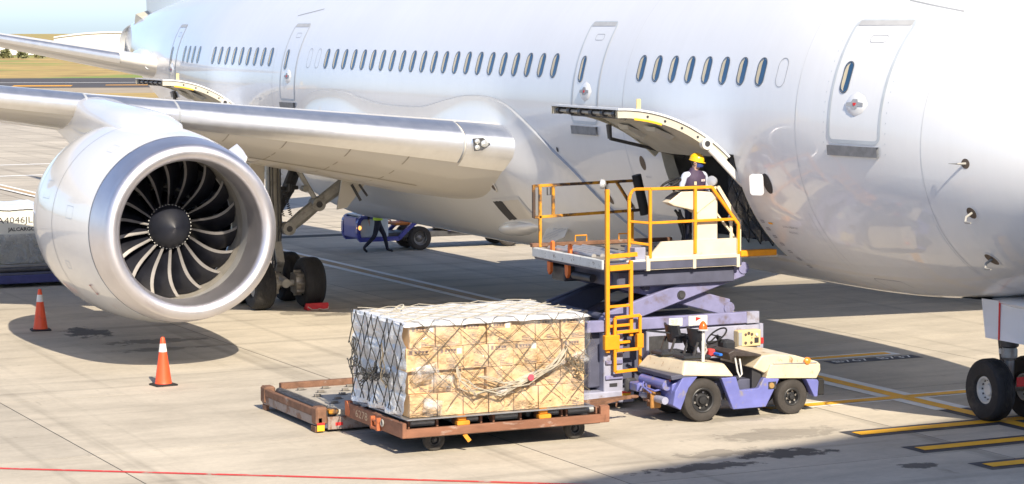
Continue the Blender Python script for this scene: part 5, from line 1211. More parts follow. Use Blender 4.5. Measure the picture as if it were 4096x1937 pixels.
mb = MB().bar((8.7,-6.55,.36),(8.50,-5.45,.40), .05,.05).bar((8.95,-6.55,.36),(8.52,-5.55,.40), .045,.045).bar((8.45,-6.55,.36),(8.48,-5.55,.40), .045,.045).tube([(8.50+.05*math.cos(a),-5.40+.06*math.sin(a),.40) for a in [2*math.pi*k/12 for k in range(12)]], .02, closed=True).bar((8.55,-5.72,.38),(8.62,-5.78,.28), .012,.05); mb.build('tow_bar', M_RUST, DL)
# pallet sheet
tag(MB().box((7.60,-9.82,.535),(9.93,-6.80,.552), ch=.004).build('aircraft_pallet', mat('pallet_aluminium',(.40,.42,.46),.4,.7,var=.12,scale=3)), 'thin flat aluminium pallet under the wrapped carton load', 'pallet')
# ------------------------------------------------------------------ carton load
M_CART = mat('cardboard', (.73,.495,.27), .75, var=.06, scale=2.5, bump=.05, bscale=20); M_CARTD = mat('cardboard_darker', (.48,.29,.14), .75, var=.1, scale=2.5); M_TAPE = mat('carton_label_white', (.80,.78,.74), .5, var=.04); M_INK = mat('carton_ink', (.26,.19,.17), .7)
LX0, LX1, LY0, LY1, LZ0 = 7.72, 9.82, -9.74, -6.90, .556
RHS = [.345,.335,.345,.335]
rowz = [LZ0]
for h_ in RHS: rowz.append(rowz[-1]+h_)
ords = ['leftmost','second from left','third from left','fourth from left','fifth from left','sixth from left','rightmost']
rown = ['bottom row','third row down','second row down','top row']
rnd = random.Random(5)
def carton(x0, x1, y0, y1, z0, z1, label, print_=True, m=None, style=0, cat='carton'):
    c = ((x0+x1)/2, (y0+y1)/2, z0)
    t = thing('carton', label, cat, c, 'cartons on the wrapped pallet load')
    g_ = .006
    mb = MB().box((x0+g_,y0+g_,z0+.001),(x1-g_,y1-g_,z1-g_), ch=.006); mb.build('box', m or M_CART, t, smooth=0)
    mb = MB().box((x1-g_-.0005,y0+.02,(z0+z1)/2-.0015),(x1-g_+.0008,y1-.02,(z0+z1)/2+.0015)) if False else None
    if print_:
        fxx = x1-g_+.001; w = y1-y0; h = z1-z0
        mb = MB()
        if style != 1:
            mb.add([(fxx,y0+.10*w,z1-.10*h),(fxx,y0+.10*w,z1-.28*h),(fxx,y0+.20*w,z1-.28*h),(fxx,y0+.20*w,z1-.10*h)], [(0,1,2,3)])
            a_, b_ = y0+.26*w, y0+.72*w
            for z in (z1-.12*h, z1-.27*h): mb.add([(fxx,a_,z),(fxx,a_,z-.012),(fxx,b_,z-.012),(fxx,b_,z)], [(0,1,2,3)])
            for k in range(4):
                q = a_+(b_-a_)*(k+.1)/4; mb.add([(fxx,q,z1-.15*h),(fxx,q,z1-.24*h),(fxx,q+.035,z1-.24*h),(fxx,q+.035,z1-.15*h)], [(0,1,2,3)])
        # diamond mark and small print lines
        cy_, cz_, rw, rh_ = y0+.60*w, z0+(.46 if style != 1 else .72)*h, .26*w, .13*h
        dm = [(rw,0),(0,rh_),(-rw,0),(0,-rh_)]; n0 = len(mb.v)
        mb.rings([[Vector((fxx,cy_+p[0]*.94,cz_+p[1]*.90)) for p in dm], [Vector((fxx,cy_+p[0],cz_+p[1])) for p in dm]], True)
        for k in range(3):
            z = z0+(.24-.07*k)*h; mb.add([(fxx,y0+.45*w,z),(fxx,y0+.45*w,z-.012),(fxx,y0+(.62+.1*(k==2)+.12*k)*w,z-.012),(fxx,y0+(.62+.1*(k==2)+.12*k)*w,z)], [(0,1,2,3)])
        mb.build('printed_mark', M_INK, t, smooth=0)
        text_mesh('JAE-C', .05, M_INK, frame((fxx+.0005,cy_,cz_), (0,1,0), (0,0,1)), t)
        if style == 0:
            mb = MB().add([(fxx,y0+.74*w,z1-.10*h),(fxx,y0+.74*w,z1-.34*h),(fxx,y0+.93*w,z1-.34*h),(fxx,y0+.93*w,z1-.10*h)], [(0,1,2,3)]); mb.build('paper_label', M_TAPE, t, smooth=0)
    return t
W7 = (LY1-LY0)/7
for r_ in range(4):
    offs = .0 if r_ % 2 else .035
    for k in range(7):
        y0 = LY0+k*W7+(-.06 if r_ == 2 and k == 0 else 0)+(offs if 0 < k else 0); y1 = LY0+(k+1)*W7+(offs if k < 6 else 0)
        dx = rnd.uniform(-.02,.012)+(.03 if r_ >= 2 and k < 4 else 0)-(.05 if r_ == 1 and k < 3 else 0)-(.05 if r_ == 2 and k == 5 else 0)
        carton(LX1-.42+dx, LX1+dx, y0, y1, rowz[r_], rowz[r_+1], 'brown printed carton on the lit front, %s, %s' % (rown[r_], ords[k]), r_ > 0 or k in (0,6), None, (0,1,2)[(k+r_) % 3] if r_ > 1 else 1)
# left (shaded) face cartons behind milky film
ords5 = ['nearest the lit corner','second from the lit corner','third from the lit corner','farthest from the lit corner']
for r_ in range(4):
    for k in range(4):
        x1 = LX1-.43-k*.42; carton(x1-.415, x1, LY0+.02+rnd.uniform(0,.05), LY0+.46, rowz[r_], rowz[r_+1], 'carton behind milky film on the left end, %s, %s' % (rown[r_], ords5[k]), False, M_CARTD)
# --- plastic film
def film_mat(name, milky, col=(.86,.88,.90), bmp=.5, fr=1.0):
    m = bpy.data.materials.new(name); m.use_nodes = True; nt = m.node_tree; N = nt.nodes; L = nt.links
    out = N['Material Output']; b = N['Principled BSDF']; b.inputs['Base Color'].default_value = list(col)+[1]; b.inputs['Roughness'].default_value = .35; b.inputs['Coat Weight'].default_value = .5
    tr = N.new('ShaderNodeBsdfTransparent'); gl = N.new('ShaderNodeBsdfGlossy'); gl.inputs['Roughness'].default_value = .09
    co = N.new('ShaderNodeTexCoord').outputs['Object']
    n = N.new('ShaderNodeTexNoise'); n.inputs['Scale'].default_value = 3.5; n.inputs['Detail'].default_value = 6; n.inputs['Distortion'].default_value = 1.2; L.new(co, n.inputs['Vector'])
    n2 = N.new('ShaderNodeTexNoise'); n2.inputs['Scale'].default_value = 11; n2.inputs['Detail'].default_value = 3; n2.inputs['Distortion'].default_value = 2.5; L.new(co, n2.inputs['Vector'])
    bp = N.new('ShaderNodeBump'); bp.inputs['Strength'].default_value = bmp; bp.inputs['Distance'].default_value = .05; L.new(n2.outputs[0], bp.inputs['Height'])
    for q in (b, gl): L.new(bp.outputs[0], q.inputs['Normal'])
    lw = N.new('ShaderNodeFresnel'); lw.inputs[0].default_value = 1.35; L.new(bp.outputs[0], lw.inputs['Normal'])
    fm = N.new('ShaderNodeMath'); fm.operation = 'MULTIPLY'; fm.inputs[1].default_value = fr; L.new(lw.outputs[0], fm.inputs[0])
    mx = N.new('ShaderNodeMixShader'); L.new(fm.outputs[0], mx.inputs[0]); L.new(tr.outputs[0], mx.inputs[1]); L.new(gl.outputs[0], mx.inputs[2])
    mr = N.new('ShaderNodeMapRange'); mr.inputs[1].default_value = .42; mr.inputs[2].default_value = .72; mr.inputs[3].default_value = milky[0]; mr.inputs[4].default_value = milky[1]; L.new(n.outputs[0], mr.inputs[0])
    m2 = N.new('ShaderNodeMixShader'); L.new(mr.outputs[0], m2.inputs[0]); L.new(mx.outputs[0], m2.inputs[1]); L.new(b.outputs[0], m2.inputs[2])
    L.new(m2.outputs[0], out.inputs[0]); return m
F_CLR = film_mat('clear_film', (.0,.15), bmp=.35, fr=1.0); F_TAIL = film_mat('film_tail', (.10,.60), bmp=.8); F_MLK = film_mat('milky_film', (.55,.92), (.80,.83,.87)); F_TOP = film_mat('white_film_top', (.985,1.0), (.78,.79,.80))
FILM = thing('plastic_wrap', 'crinkled plastic film wrapped around the carton load', 'plastic film', (8.7,-8.3,LZ0))
LZ1 = rowz[-1]
def crink(p, amp, s_=3.0, sd=0): return amp*(noise.noise(Vector(p)*s_+Vector((sd,0,0)))+.6*noise.noise(Vector(p)*s_*2.7+Vector((0,sd,3)))+.35*noise.noise(Vector(p)*s_*6.1))
mb = MB(); P = []; NY, NZ = 70, 40
for j in range(NZ+1):
    q = j/NZ; row = []
    for i in range(NY+1):
        y = LY0-.04+(LY1-LY0+.10)*i/NY; z = LZ0+.01+(LZ1-LZ0+.02)*q
        row.append(Vector((LX1+.060+crink((0,y,z),.020,3.2)+.02*math.sin(q*9+y*4)*(1-q), y, z)))
    P.append(row)
mb.grid(P); mb.build('front_film', F_CLR, FILM, smooth=60)
mb = MB(); P = []
for j in range(NZ+1):
    q = j/NZ; row = []
    for i in range(56):
        x = LX0-.03+(LX1-LX0+.06)*i/55; z = LZ0+.01+(LZ1-LZ0+.02)*q; bul = .05*abs(math.sin(q*math.pi*4))**.5*(.6+.6*noise.noise(Vector((x*2.2,0,z*2.2))))
        row.append(Vector((x, LY0-.05-bul+crink((x,0,z),.035,2.6,5)-.10*max(0,.12-q)/.12*(.5+.5*math.sin(x*9)), z)))
    P.append(row)
mb.grid(P, flip=True); mb.build('side_film', F_MLK, FILM, smooth=60)
mb = MB(); P = []
for j in range(41):
    row = []
    for i in range(61):
        x = LX0-.06+(LX1-LX0+.13)*j/40; y = LY0-.08+(LY1-LY0+.16)*i/60; ed = min((x-LX0+.06), (LX1+.07-x), y-LY0+.08, LY1+.08-y)
        row.append(Vector((x, y, LZ1+.035+crink((x,y,0),.022,2.4,9)-.05*max(0,1-ed/.08))))
    P.append(row)
mb.grid(P, flip=True); mb.build('top_film', F_TOP, FILM, smooth=60)
for (yy, zz, ww, hh, pp, nm) in ((LY1+.05,1.25,.02,.95,.10,'right_film'),):
    mb = MB(); P = []
    for j in range(25):
        z = LZ0+.02+(LZ1-LZ0)*j/24; P.append([Vector((LX0+(LX1-LX0+.06)*i/30, LY1+.04+crink((LX0+i*.07,9,z),.03,2.6,2)+(.14*math.exp(-((z-1.42)/.16)**2)*max(0,(i-22)/8)), z)) for i in range(31)])
    mb.grid(P); mb.build(nm, F_CLR, FILM, smooth=60)
for (y, z, w, h, an) in ((-9.52,1.22,.42,.22,.2),(-9.25,1.08,.35,.18,-.1),(-8.25,.88,.30,.12,.1),(-7.35,1.22,.5,.10,.35),(-7.9,1.05,.6,.09,.3),(-9.4,.72,.3,.2,-.2),(-7.0,1.3,.22,.2,.3)):
    mb = MB(); P = []                                       # bunched tails of film standing off the front
    for j in range(9):
        row = []
        for i in range(13):
            a, b_ = (i/12-.5)*w, (j/8-.5)*h; yy = y+a*math.cos(an)-b_*math.sin(an); zz = z+a*math.sin(an)+b_*math.cos(an)
            row.append(Vector((LX1+.075+.05*math.cos(a/w*math.pi)*math.cos(b_/h*math.pi)+crink((5,yy,zz),.03,7), yy, zz)))
        P.append(row)
    mb.grid(P); mb.build('film_tail', F_TAIL, FILM, smooth=60)
# --- cargo net: diamond ropes folded over top, front and end
M_ROPE = mat('net_rope', (.15,.125,.09), .85, var=.35, scale=8); M_ROPED = mat('net_rope_dark', (.045,.045,.045), .85, var=.3, scale=8)
NET = thing('cargo_net', 'knotted diamond rope net lashed over the wrapped carton load', 'cargo net', (8.7,-8.3,LZ0))
def front_p(y, s_):        # s_ distance from the back edge over the top, then down the front
    dep = LX1-LX0
    if s_ < dep: return Vector((LX0+s_, y, LZ1+.052+.006*math.sin(y*7+s_*5)))
    d_ = s_-dep; t = min(1, d_/.07); return Vector((LX1+.03+.07*t+.012*math.sin(y*6+d_*9), y, LZ1+.06-max(0, d_-.0)))
def end_p(x, d_): return Vector((x, LY0-.125-.02*math.sin(x*8+d_*6), LZ1+.05-d_))
kn = []
def rope(mb, f, n): mb.tube([f(k/n) for k in range(n+1)], .0095, n=5)
hgt = LZ1-LZ0; dep = LX1-LX0; cell = .50
mbt = MB(); mbf = MB()
ny = 8
sag = lambda q: .035*math.sin(q*math.pi*7)
for fam in (-1,1):
    for k in range(-12, 20):
        y0 = LY0+k*cell; pts_t = []; pts_f = []
        for j in range(41):
            s_ = (dep+hgt*.94)*j/40; y = y0+fam*s_*1.02
            if s_ > dep: y += .09*noise.noise(Vector((s_*2.6,k*.7,fam)))
            if LY0-.05 <= y <= LY1+.06: (pts_t if s_ <= dep else pts_f).append(front_p(y, s_))
        if len(pts_t) > 1 and pts_f: pts_f = [pts_t[-1]]+pts_f
        if len(pts_t) > 1: mbt.tube(pts_t, .0062, n=5)
        if len(pts_f) > 1: mbf.tube(pts_f, .0056, n=5)
mbt.build('top_ropes', mat('net_rope_pale',(.42,.38,.30),.85,var=.25,scale=8), NET, smooth=60)['kind'] = 'stuff'
mbf.build('front_ropes', M_ROPE, NET, smooth=60)['kind'] = 'stuff'
mbe = MB(); celle = .30
for fam in (-1,1):
    for k in range(-8, 16):
        x0 = LX0+k*celle; pts = []
        for j in range(31):
            d_ = hgt*.97*j/30; x = x0+fam*d_*.62+.02*noise.noise(Vector((d_*4,k,fam)))
            if LX0-.03 <= x <= LX1+.05: pts.append(end_p(x, d_))
        if len(pts) > 1: mbe.tube(pts, .0085, n=5)
mbe.build('end_ropes', M_ROPED, NET, smooth=60)['kind'] = 'stuff'
# slack bundles of lashing rope
def bundle(pts, r_, n, m, nm='lashing_rope'):
    for k in range(n):
        mb = MB(); P = []
        N_ = 26
        for j in range(N_+1):
            t = j/N_*(len(pts)-1); i = min(int(t), len(pts)-2); f_ = t-i; f2 = f_*f_*(3-2*f_); p = Vector(pts[i]).lerp(Vector(pts[i+1]), f2)
            w = r_*(.35+math.sin(math.pi*j/N_))
            P.append(p+Vector((abs(noise.noise(Vector((k*3.1,j*.21,1))))*w, noise.noise(Vector((k*1.7,j*.23,5)))*w*1.6, noise.noise(Vector((k*2.3,j*.19,9)))*w*1.6)))
        mb.tube(P, .0080, n=5); mb.build(nm, m, NET, smooth=60)
fx_ = LX1+.12
bundle([(fx_,-9.05,1.28),(fx_,-9.0,1.08),(fx_,-8.75,.92),(fx_,-8.3,.86),(fx_,-7.9,1.02),(fx_,-7.45,1.20),(fx_,-7.25,1.46)], .075, 6, mat('net_rope_pale',(.42,.38,.30)))
bundle([(fx_,-7.3,1.48),(fx_,-7.2,1.30),(fx_,-7.05,1.18),(fx_,-6.98,1.05)], .07, 5, M_ROPE)
bundle([(fx_,-7.3,1.46),(fx_,-7.6,1.15),(fx_,-8.1,.98),(fx_,-8.7,1.12)], .06, 3, mat('net_rope_pale',(.42,.38,.30)))
ey = LY0-.17
bundle([(7.95,ey,1.55),(7.98,ey,1.30),(8.12,ey,1.05),(8.45,ey,.98),(8.75,ey,1.10)], .10, 7, M_ROPED)
bundle([(8.75,ey,1.05),(8.85,ey,1.25),(8.80,ey,1.05),(9.0,ey,1.12),(9.5,ey-.02,1.15)], .08, 5, M_ROPED)
bundle([(9.15,ey,1.6),(9.2,ey,1.25),(9.3,ey,.95)], .05, 2, M_ROPE)
mb = MB().lathe([(0,.001),(0,.045),(.012,.05),(.024,.045),(.024,.001)], (fx_+.05,-7.88,1.06), (1,0,0), 16); mb.build('red_tag', mat('tag_red',(.75,.08,.12),.5), NET)
mb = MB(); mb.tube([(8.3+.10*math.cos(a),-9.3+.07*math.sin(a),LZ1+.08+.05*math.sin(a*1)) for a in [2*math.pi*k/16 for k in range(16)]], .012, closed=True); mb.build('rope_loop', mat('net_rope_pale',(.42,.38,.30)), NET)

# ------------------------------------------------------------------ tow tractor
TX, TY = 8.45, -4.45
TG = thing('tow_tractor', 'cream and lavender airport tow tractor pulling the carton dolly', 'tow tractor', (TX,TY,0))
M_TL = mat('tractor_lavender', (.150,.165,.44), .42, coat=.25, var=.14, scale=3, patch=((.24,.22,.24),.56,.66,5.5)); M_TC = mat('tractor_cream', (.64,.545,.39), .45, coat=.2, var=.10, scale=3, patch=((.34,.20,.10),.585,.69,6.5))
M_SEAT = mat('seat_black', (.025,.027,.033), .5, var=.2, scale=6); M_TT = mat('tractor_tyre', (.042,.037,.034), .85, var=.25, scale=6, bump=.2, bscale=40); M_RIM = mat('wheel_rim_black', (.03,.03,.032), .45, .2, var=.25, scale=8)
def L(x, y, z): return (TX+x, TY+y, z)
def tprism(poly, x0, x1, name, m, bev=.012):
    mb = MB().prism(poly, L(x0,0,0), (0,1,0), (0,0,1), (x1-x0,0,0)); return mb.build(name, m, TG, smooth=0, bevel=bev)
tprism([(-.50,.30),(-.40,.22),(.5,.30),(1.2,.30),(1.35,.45),(1.35,.60),(-.45,.62)], -.42, .42, 'chassis', M_NAVY)
for x0, x1 in ((.50,.60),(-.60,-.50)):
    tprism([(.33,.68),(.60,.68),(.67,.46),(1.01,.47),(1.11,.63),(1.40,.60),(1.15,.16),(.55,.16)], x0, x1, 'side_panel', M_TL)
    tprism([(-.10,.73),(-.36,.745),(-.50,.52),(-.54,.30),(-.40,.22),(-.34,.36),(-.26,.56)], x0-.12 if x0 > 0 else x0, x1 if x0 > 0 else x1+.12, 'rear_fender', M_TL)
tprism([(-.52,.34),(-.44,.26),(-.30,.30),(-.30,.72),(-.50,.62)], -.5, .5, 'rear_body', M_TL)
mb = MB().cyl(L(-.42,-.55,.60), L(.42,-.55,.60), .085, n=16); mb.build('rear_tank', M_TL, TG)
mb = MB().cyl(L(-.30,-.60,.36), L(.45,-.60,.36), .06, n=14); mb.build('rear_bumper_bar', M_LAVG, TG)
# cream rear deck
mb = MB()
bt = [(-.62,-.56,.78),(.62,-.38,.765),(.62,.56,.69),(-.62,.56,.69)]; tp = [(-.52,-.42,.97),(.50,-.28,.985),(.54,.42,.90),(-.54,.42,.92)]
mb.rings([[Vector(L(*p)) for p in bt], [Vector(L(*p)) for p in tp]], True, (True, True)); mb.build('rear_deck', M_TC, TG, smooth=0, bevel=.03)
tprism([(-.56,.70),(-.38,.72),(-.10,.73),(-.10,.755),(-.40,.78),(-.58,.775)], -.60, .60, 'deck_underlip', M_NAVY)
# footwell and floor
tprism([(.45,.30),(1.05,.30),(1.05,.40),(.45,.40)], -.5, .5, 'footwell_floor', mat('footwell',(.06,.055,.05),.8,var=.3,scale=8))
tprism([(.95,.40),(1.12,.40),(1.12,.80),(.95,.80)], -.5, .495, 'firewall', M_DARK)
# bonnet
tprism([(.93,.80),(1.10,.985),(1.30,1.0),(1.72,.955),(2.13,.83),(2.17,.81),(2.17,.70),(1.28,.80),(1.15,.70)], -.56, .56, 'bonnet', M_TC, .02)
tprism([(1.28,.838),(2.165,.80),(2.172,.69),(2.10,.56),(1.15,.62),(1.23,.83)], -.60, .60, 'bonnet_side', M_TC, .015)
tprism([(1.29,.842),(2.12,.815),(2.12,.822),(1.29,.850)], .562, .604, 'bonnet_seam', M_LINE, 0)
tprism([(.50,1.06),(.60,1.10),(1.12,1.0),(1.10,.97),(.60,1.0),(.55,.93)], -.50, .52, 'dashboard', mat('dash_black',(.05,.04,.038),.5,var=.3,scale=10), .015)
text_mesh('6610', .09, mat('dash_orange',(.60,.20,.05),.6), frame(L(.30,.90,1.055), (0,1,-.17), (-1,0,0)), TG, width=.2)
tprism([(1.90,.56),(2.12,.54),(2.14,.50),(2.12,.26),(2.06,.26)], .44, .60, 'front_fender', M_TL); tprism([(1.90,.56),(2.12,.54),(2.14,.50),(2.12,.26),(2.06,.26)], -.60, -.44, 'front_fender', M_TL)
tprism([(2.13,.28),(2.25,.28),(2.25,.55),(2.13,.55)], -.60, .60, 'front_bumper', M_BLACKR, .02)
tprism([(1.35,.50),(2.1,.45),(2.1,.62),(1.35,.62)], -.45, .45, 'engine_block', M_DARK, 0)
mb = MB().lathe([(0,.06),(.02,.055),(.035,.03),(.04,.001)], L(.601,1.92,.86), (1,0,.3), 12); mb.build('marker_lamp', mat('amber_lens',(.80,.16,.02)), TG)
mb = MB().box(L(.595,1.19,.44), L(.606,1.34,.56), ch=.004); mb.build('lamp_recess', M_DARK, TG)
mb = MB().lathe([(0,.05),(.015,.045),(.02,.001)], L(.604,1.25,.50), (1,0,0), 12); mb.build('side_lamp', mat('side_lamp_amber',(.35,.22,.08),.3), TG)
for x in (-.42,.30):
    mb = MB().box(L(x,-.515,.655), L(x+.14,-.49,.73), ch=.006); mb.build('tail_lamp', mat('tail_lamp_red',(.30,.03,.03),.3), TG)
# wheels
def t_wheel(x, y, R_, w, rim):
    s = 1 if x > 0 else -1; W_ = part_empty('wheel', TG, L(x,y,R_)); c = Vector(L(x,y,R_)); hw = w/2; ax = Vector((s,0,0))
    pr = [(-hw,rim),(-hw,R_*.82),(-hw*.85,R_*.95),(-hw*.6,R_),(hw*.6,R_),(hw*.85,R_*.95),(hw,R_*.80),(hw*.92,rim+.03),(hw*.7,rim)]
    mb = MB().lathe(pr, c, ax, 40); mb.build('tyre', M_TT, W_, smooth=35)
    mb = MB().lathe([(hw*.80,rim+.012),(hw*.86,rim),(hw*.80,rim-.02),(hw*.1,rim-.035),(hw*.08,rim*.62),(hw*.35,rim*.52),(hw*.40,rim*.36),(hw*.75,rim*.30),(hw*.78,.001)], c, ax, 28); mb.build('rim', M_RIM, W_, smooth=35)
    for k in range(6):
        a = 2*math.pi*k/6+.3; p = c+Vector((0,math.cos(a)*rim*.66,math.sin(a)*rim*.66))+ax*hw*.1; mb = MB().cyl(p, p+ax*.035, .019, n=6); mb.build('wheel_nut', M_CHROME, W_)
for x in (.50,-.50): t_wheel(x, 0, .345, .24, .19); t_wheel(x, 1.65, .285, .20, .135)
mb = MB().cyl(L(-.5,0,.345), L(.5,0,.345), .06, n=10).cyl(L(-.5,1.65,.285), L(.5,1.65,.285), .05, n=10); mb.build('axles', M_DSTEEL, TG)
# seats, steering, beacon
def seat(x, y):
    S_ = part_empty('seat', TG, L(x,y,1.0))
    mb = MB().box(L(x-.21,y-.30,.985), L(x+.21,y+.20,1.045), ch=.025); mb.build('cushion', M_SEAT, S_)
    Mx = Matrix.Translation(L(x,y-.02,1.33)) @ Matrix.Rotation(R(12),4,'X')
    mb = MB(); P = []
    for k in range(9):
        q = k/8-.5; P.append([Mx @ Vector((q*.46, -.05+.22*q*q*1.2, zz)) for zz in (-.15,-.12,.11,.145)])
    mb.grid(P); mb.grid([[p+Vector((0,.045,0)) for p in r_] for r_ in P], flip=True)
    mb.rings([[r_[0] for r_ in P]+[r_[0]+Vector((0,.045,0)) for r_ in P[::-1]], [r_[0] for r_ in P]+[r_[0]+Vector((0,.045,0)) for r_ in P[::-1]]], True)
    for e in (0,-1): mb.add([P[e][0],P[e][3],P[e][3]+Vector((0,.045,0)),P[e][0]+Vector((0,.045,0))], [(0,1,2,3)])
    mb.add([r_[3] for r_ in P]+[r_[3]+Vector((0,.045,0)) for r_ in P[::-1]], [tuple(range(18))]); mb.build('backrest', M_SEAT, S_, smooth=40)
    for dx in (-.16,.16): 
        mb = MB().bar(L(x+dx,y-.12,1.02), L(x+dx,y-.03,1.26), .03,.03); mb.build('back_post', M_DSTEEL, S_)
    return S_
seat(.28,.02); seat(-.30,-.08)
mb = MB().bar(L(-.52,-.42,1.36), L(-.10,.06,1.32), .05,.025).bar(L(-.12,-.10,1.30), L(.14,-.02,1.35), .05,.025); mb.build('arm_rest', M_SEAT, TG)
mb = MB().bar(L(-.1,.20,1.0), L(-.1,.05,1.30), .20,.10, ch=.02); mb.build('battery_cover', M_SEAT, TG)
mb = MB().tube([L(.44,.10,1.25), L(.45,.14,1.12), L(.46,.05,.98)], .018); mb.build('seat_belt', mat('belt_grey',(.40,.39,.36),.8), TG)
mb = MB().cyl(L(.5,.05,.95), L(.5,.05,1.45), .028, n=12); mb.build('beacon_post', M_HUBW, TG)
mb = MB().lathe([(0,.085),(.02,.085),(.022,.07)], L(.5,.05,1.45), (0,0,1), 18); mb.build('beacon_base', M_HUBW, TG)
mb = MB().lathe([(0,.072),(.06,.062),(.10,.04),(.125,.02),(.13,.001)], L(.5,.05,1.47), (0,0,1), 18); mb.build('beacon', mat('beacon_orange',(.85,.13,.02),.2,var=.04), TG)
cw = Vector(L(-.05,.60,1.27)); axw = Vector((0,-.62,.78)).normalized(); u_ = Vector((1,0,0)); v_ = axw.cross(u_); mb = MB()
mb.tube([cw+(u_*math.cos(2*math.pi*k/28)+v_*math.sin(2*math.pi*k/28))*.19 for k in range(28)], .015, n=6, closed=True); mb.bar(cw-u_*.18, cw+u_*.18, .03,.015).bar(cw, cw-v_*.18, .03,.015); mb.build('steering_wheel', M_BLACKR, TG)
mb = MB().cyl(cw, cw-axw*.35, .035, n=10).box(L(-.16,.66,1.0), L(.10,.88,1.20), ch=.04); mb.build('steering_column', M_SEAT, TG)
mb = MB().tube([L(.45,.66,.98), L(.50,.68,.75), L(.50,.72,.66), L(.50,.76,.70), L(.46,.74,.95)], .016); mb.build('grab_handle', M_HUBW, TG)
mb = MB().box(L(.1,.3,.98), L(.25,.42,1.10), ch=.02); mb.build('red_bag', mat('bag_red',(.6,.05,.05),.6), TG); mb = MB().box(L(.30,.34,1.02), L(.52,.40,1.06), ch=.01); mb.build('blue_clip', mat('clip_blue',(.02,.16,.65),.5), TG)
# coupling
mb = MB().box(L(-.10,-.72,.30), L(.10,-.52,.34), ch=.01).box(L(-.10,-.72,.44), L(.10,-.52,.48), ch=.01).cyl(L(0,-.66,.22), L(0,-.66,.56), .03, n=10); mb.build('tow_coupling', M_RUST, TG)
mb = MB().box(L(.10,-.70,.20), L(.16,-.52,.46), ch=.015); mb.build('coupling_plate', mat('coupling_orange',(.40,.20,.06),.6,.2,var=.3,scale=8), TG)
for x in (-.62,):
    mb = MB().box(L(x,-.80,.38), L(x+.10,-.60,.60), ch=.03); mb.build('rear_buffer', M_DSTEEL, TG)
    mb = MB().box(L(x+.1,-.75,.42), L(x+.4,-.45,.56), ch=.02); mb.build('buffer_arm', M_TL, TG)
mb = MB().bar(L(-.15,-.62,.50), L(-.05,-.48,.74), .07,.04).cyl(L(-.08,-.48,.74), L(.04,-.48,.74), .035, n=10); mb.build('release_lever', M_TL, TG)
mb = MB().tube([L(-.1,-.66,.56), L(.05,-.72,.52), L(.25,-.68,.50), L(.3,-.6,.52)], .016).tube([L(-.1,-.7,.6), L(.0,-.78,.55), L(.2,-.72,.46)], .014); mb.build('air_hose', M_TL, TG)
# ------------------------------------------------------------------ dark wrapped cargo inside the hold
HC = thing('hold_cargo', 'black film wrapped cargo under a net inside the open hold', 'cargo', (6.8,-.3,2.4))
mb = MB(); P = []
for j in range(25):
    z = 2.42+1.62*j/24; P.append([Vector((5.42+2.75*i/40, -1.62-.35*smst(2.4,3.3,z)+crink((5.4+i*.07,1,z),.06,3), z)) for i in range(41)])
mb.grid(P); mb.box((5.42,-1.5,2.42),(8.2,1.3,4.03)); mb.build('black_film', mat('black_film',(.05,.055,.07),.25,var=.3,scale=4,bump=.5,bscale=9), HC, smooth=60)
mb = MB()
for fam in (-1,1):
    for k in range(-8, 16):
        pts = []
        for j in range(17):
            z = 2.5+1.5*j/16; x = 5.3+k*.42+fam*(z-2.5)*.8
            if 5.45 < x < 8.1: pts.append(Vector((x, -1.72-.35*smst(2.4,3.3,z), z)))
        if len(pts) > 1: mb.tube(pts, .012, n=5)
o = mb.build('net_ropes', M_ROPED, HC, smooth=60); o['kind'] = 'stuff'

# ------------------------------------------------------------------ traffic cones
m_cone = mat('cone_orange', (.80,.09,.025), .5, var=.08, scale=6, patch=((.55,.07,.03),.6,.75,7)); m_cw = mat('cone_collar', (.72,.71,.68), .5, var=.12, scale=12)
def cone(x, y, h, label, rz=0):
    t = thing('traffic_cone', label, 'traffic cone', (x,y,0), 'orange traffic cones by the engine')
    mb = MB(); s_ = .20; Mr = Matrix.Translation((x,y,0)) @ Matrix.Rotation(rz,4,'Z')
    mb.rings([[Mr @ Vector((p[0],p[1],z)) for p in rrect(2*a, 2*a, .04, 3)] for a, z in ((s_,.0),(s_,.022),(s_-.03,.034),(.15,.036))], True, (True, True)); mb.build('base', M_BLACKR, t, smooth=30)
    rr = lambda z: .148-(.148-.034)*(z-.03)/(h-.03)
    mb = MB().lathe([(.03,.155),(.05,.148),(.10,rr(.10)),(h*.70,rr(h*.70))], (x,y,0), (0,0,1), 28).lathe([(h*.86,rr(h*.86)),(h-.02,rr(h-.02)),(h,rr(h)*.7),(h,.002)], (x,y,0), (0,0,1), 28); mb.build('body', m_cone, t, smooth=40)
    mb = MB().lathe([(h*.695,rr(h*.695)+.003),(h*.865,rr(h*.865)+.003)], (x,y,0), (0,0,1), 28); mb.build('collar', m_cw, t)
cone(1.14, -10.90, .85, 'orange traffic cone with white collar in the sun before the engine', .12)
cone(-7.72, -10.93, .86, 'orange traffic cone with white collar in the engine shadow at left', -.1)
# ------------------------------------------------------------------ wheel chocks
def chock(x, y0, y1, label, m):
    t = thing('wheel_chock', label, 'wheel chock', (x,(y0+y1)/2,0))
    mb = MB().prism([(-.16,.001),(.10,.001),(.05,.15),(-.01,.15)], (x,y0,0), (1,0,0), (0,0,1), (0,y1-y0,0)); mb.build('wedge', m, t, smooth=0, bevel=.012)
    mb = MB(); mb.tube([(x+.07,y0+.03,.08),(x+.14,y0+.10,.02),(x+.15,y0+.22,.015),(x+.12,y0+.28,.03),(x+.16,y0+.36,.012),(x+.13,y1-.04,.02),(x+.07,y1-.01,.06)], .010, n=6); mb.build('rope', mat('rope_white',(.6,.55,.45),.8), t)
chock(-8.66, -4.84, -4.32, 'red wheel chock with rope against the main wheel', mat('chock_red',(.62,.025,.03),.5,var=.15,scale=6))

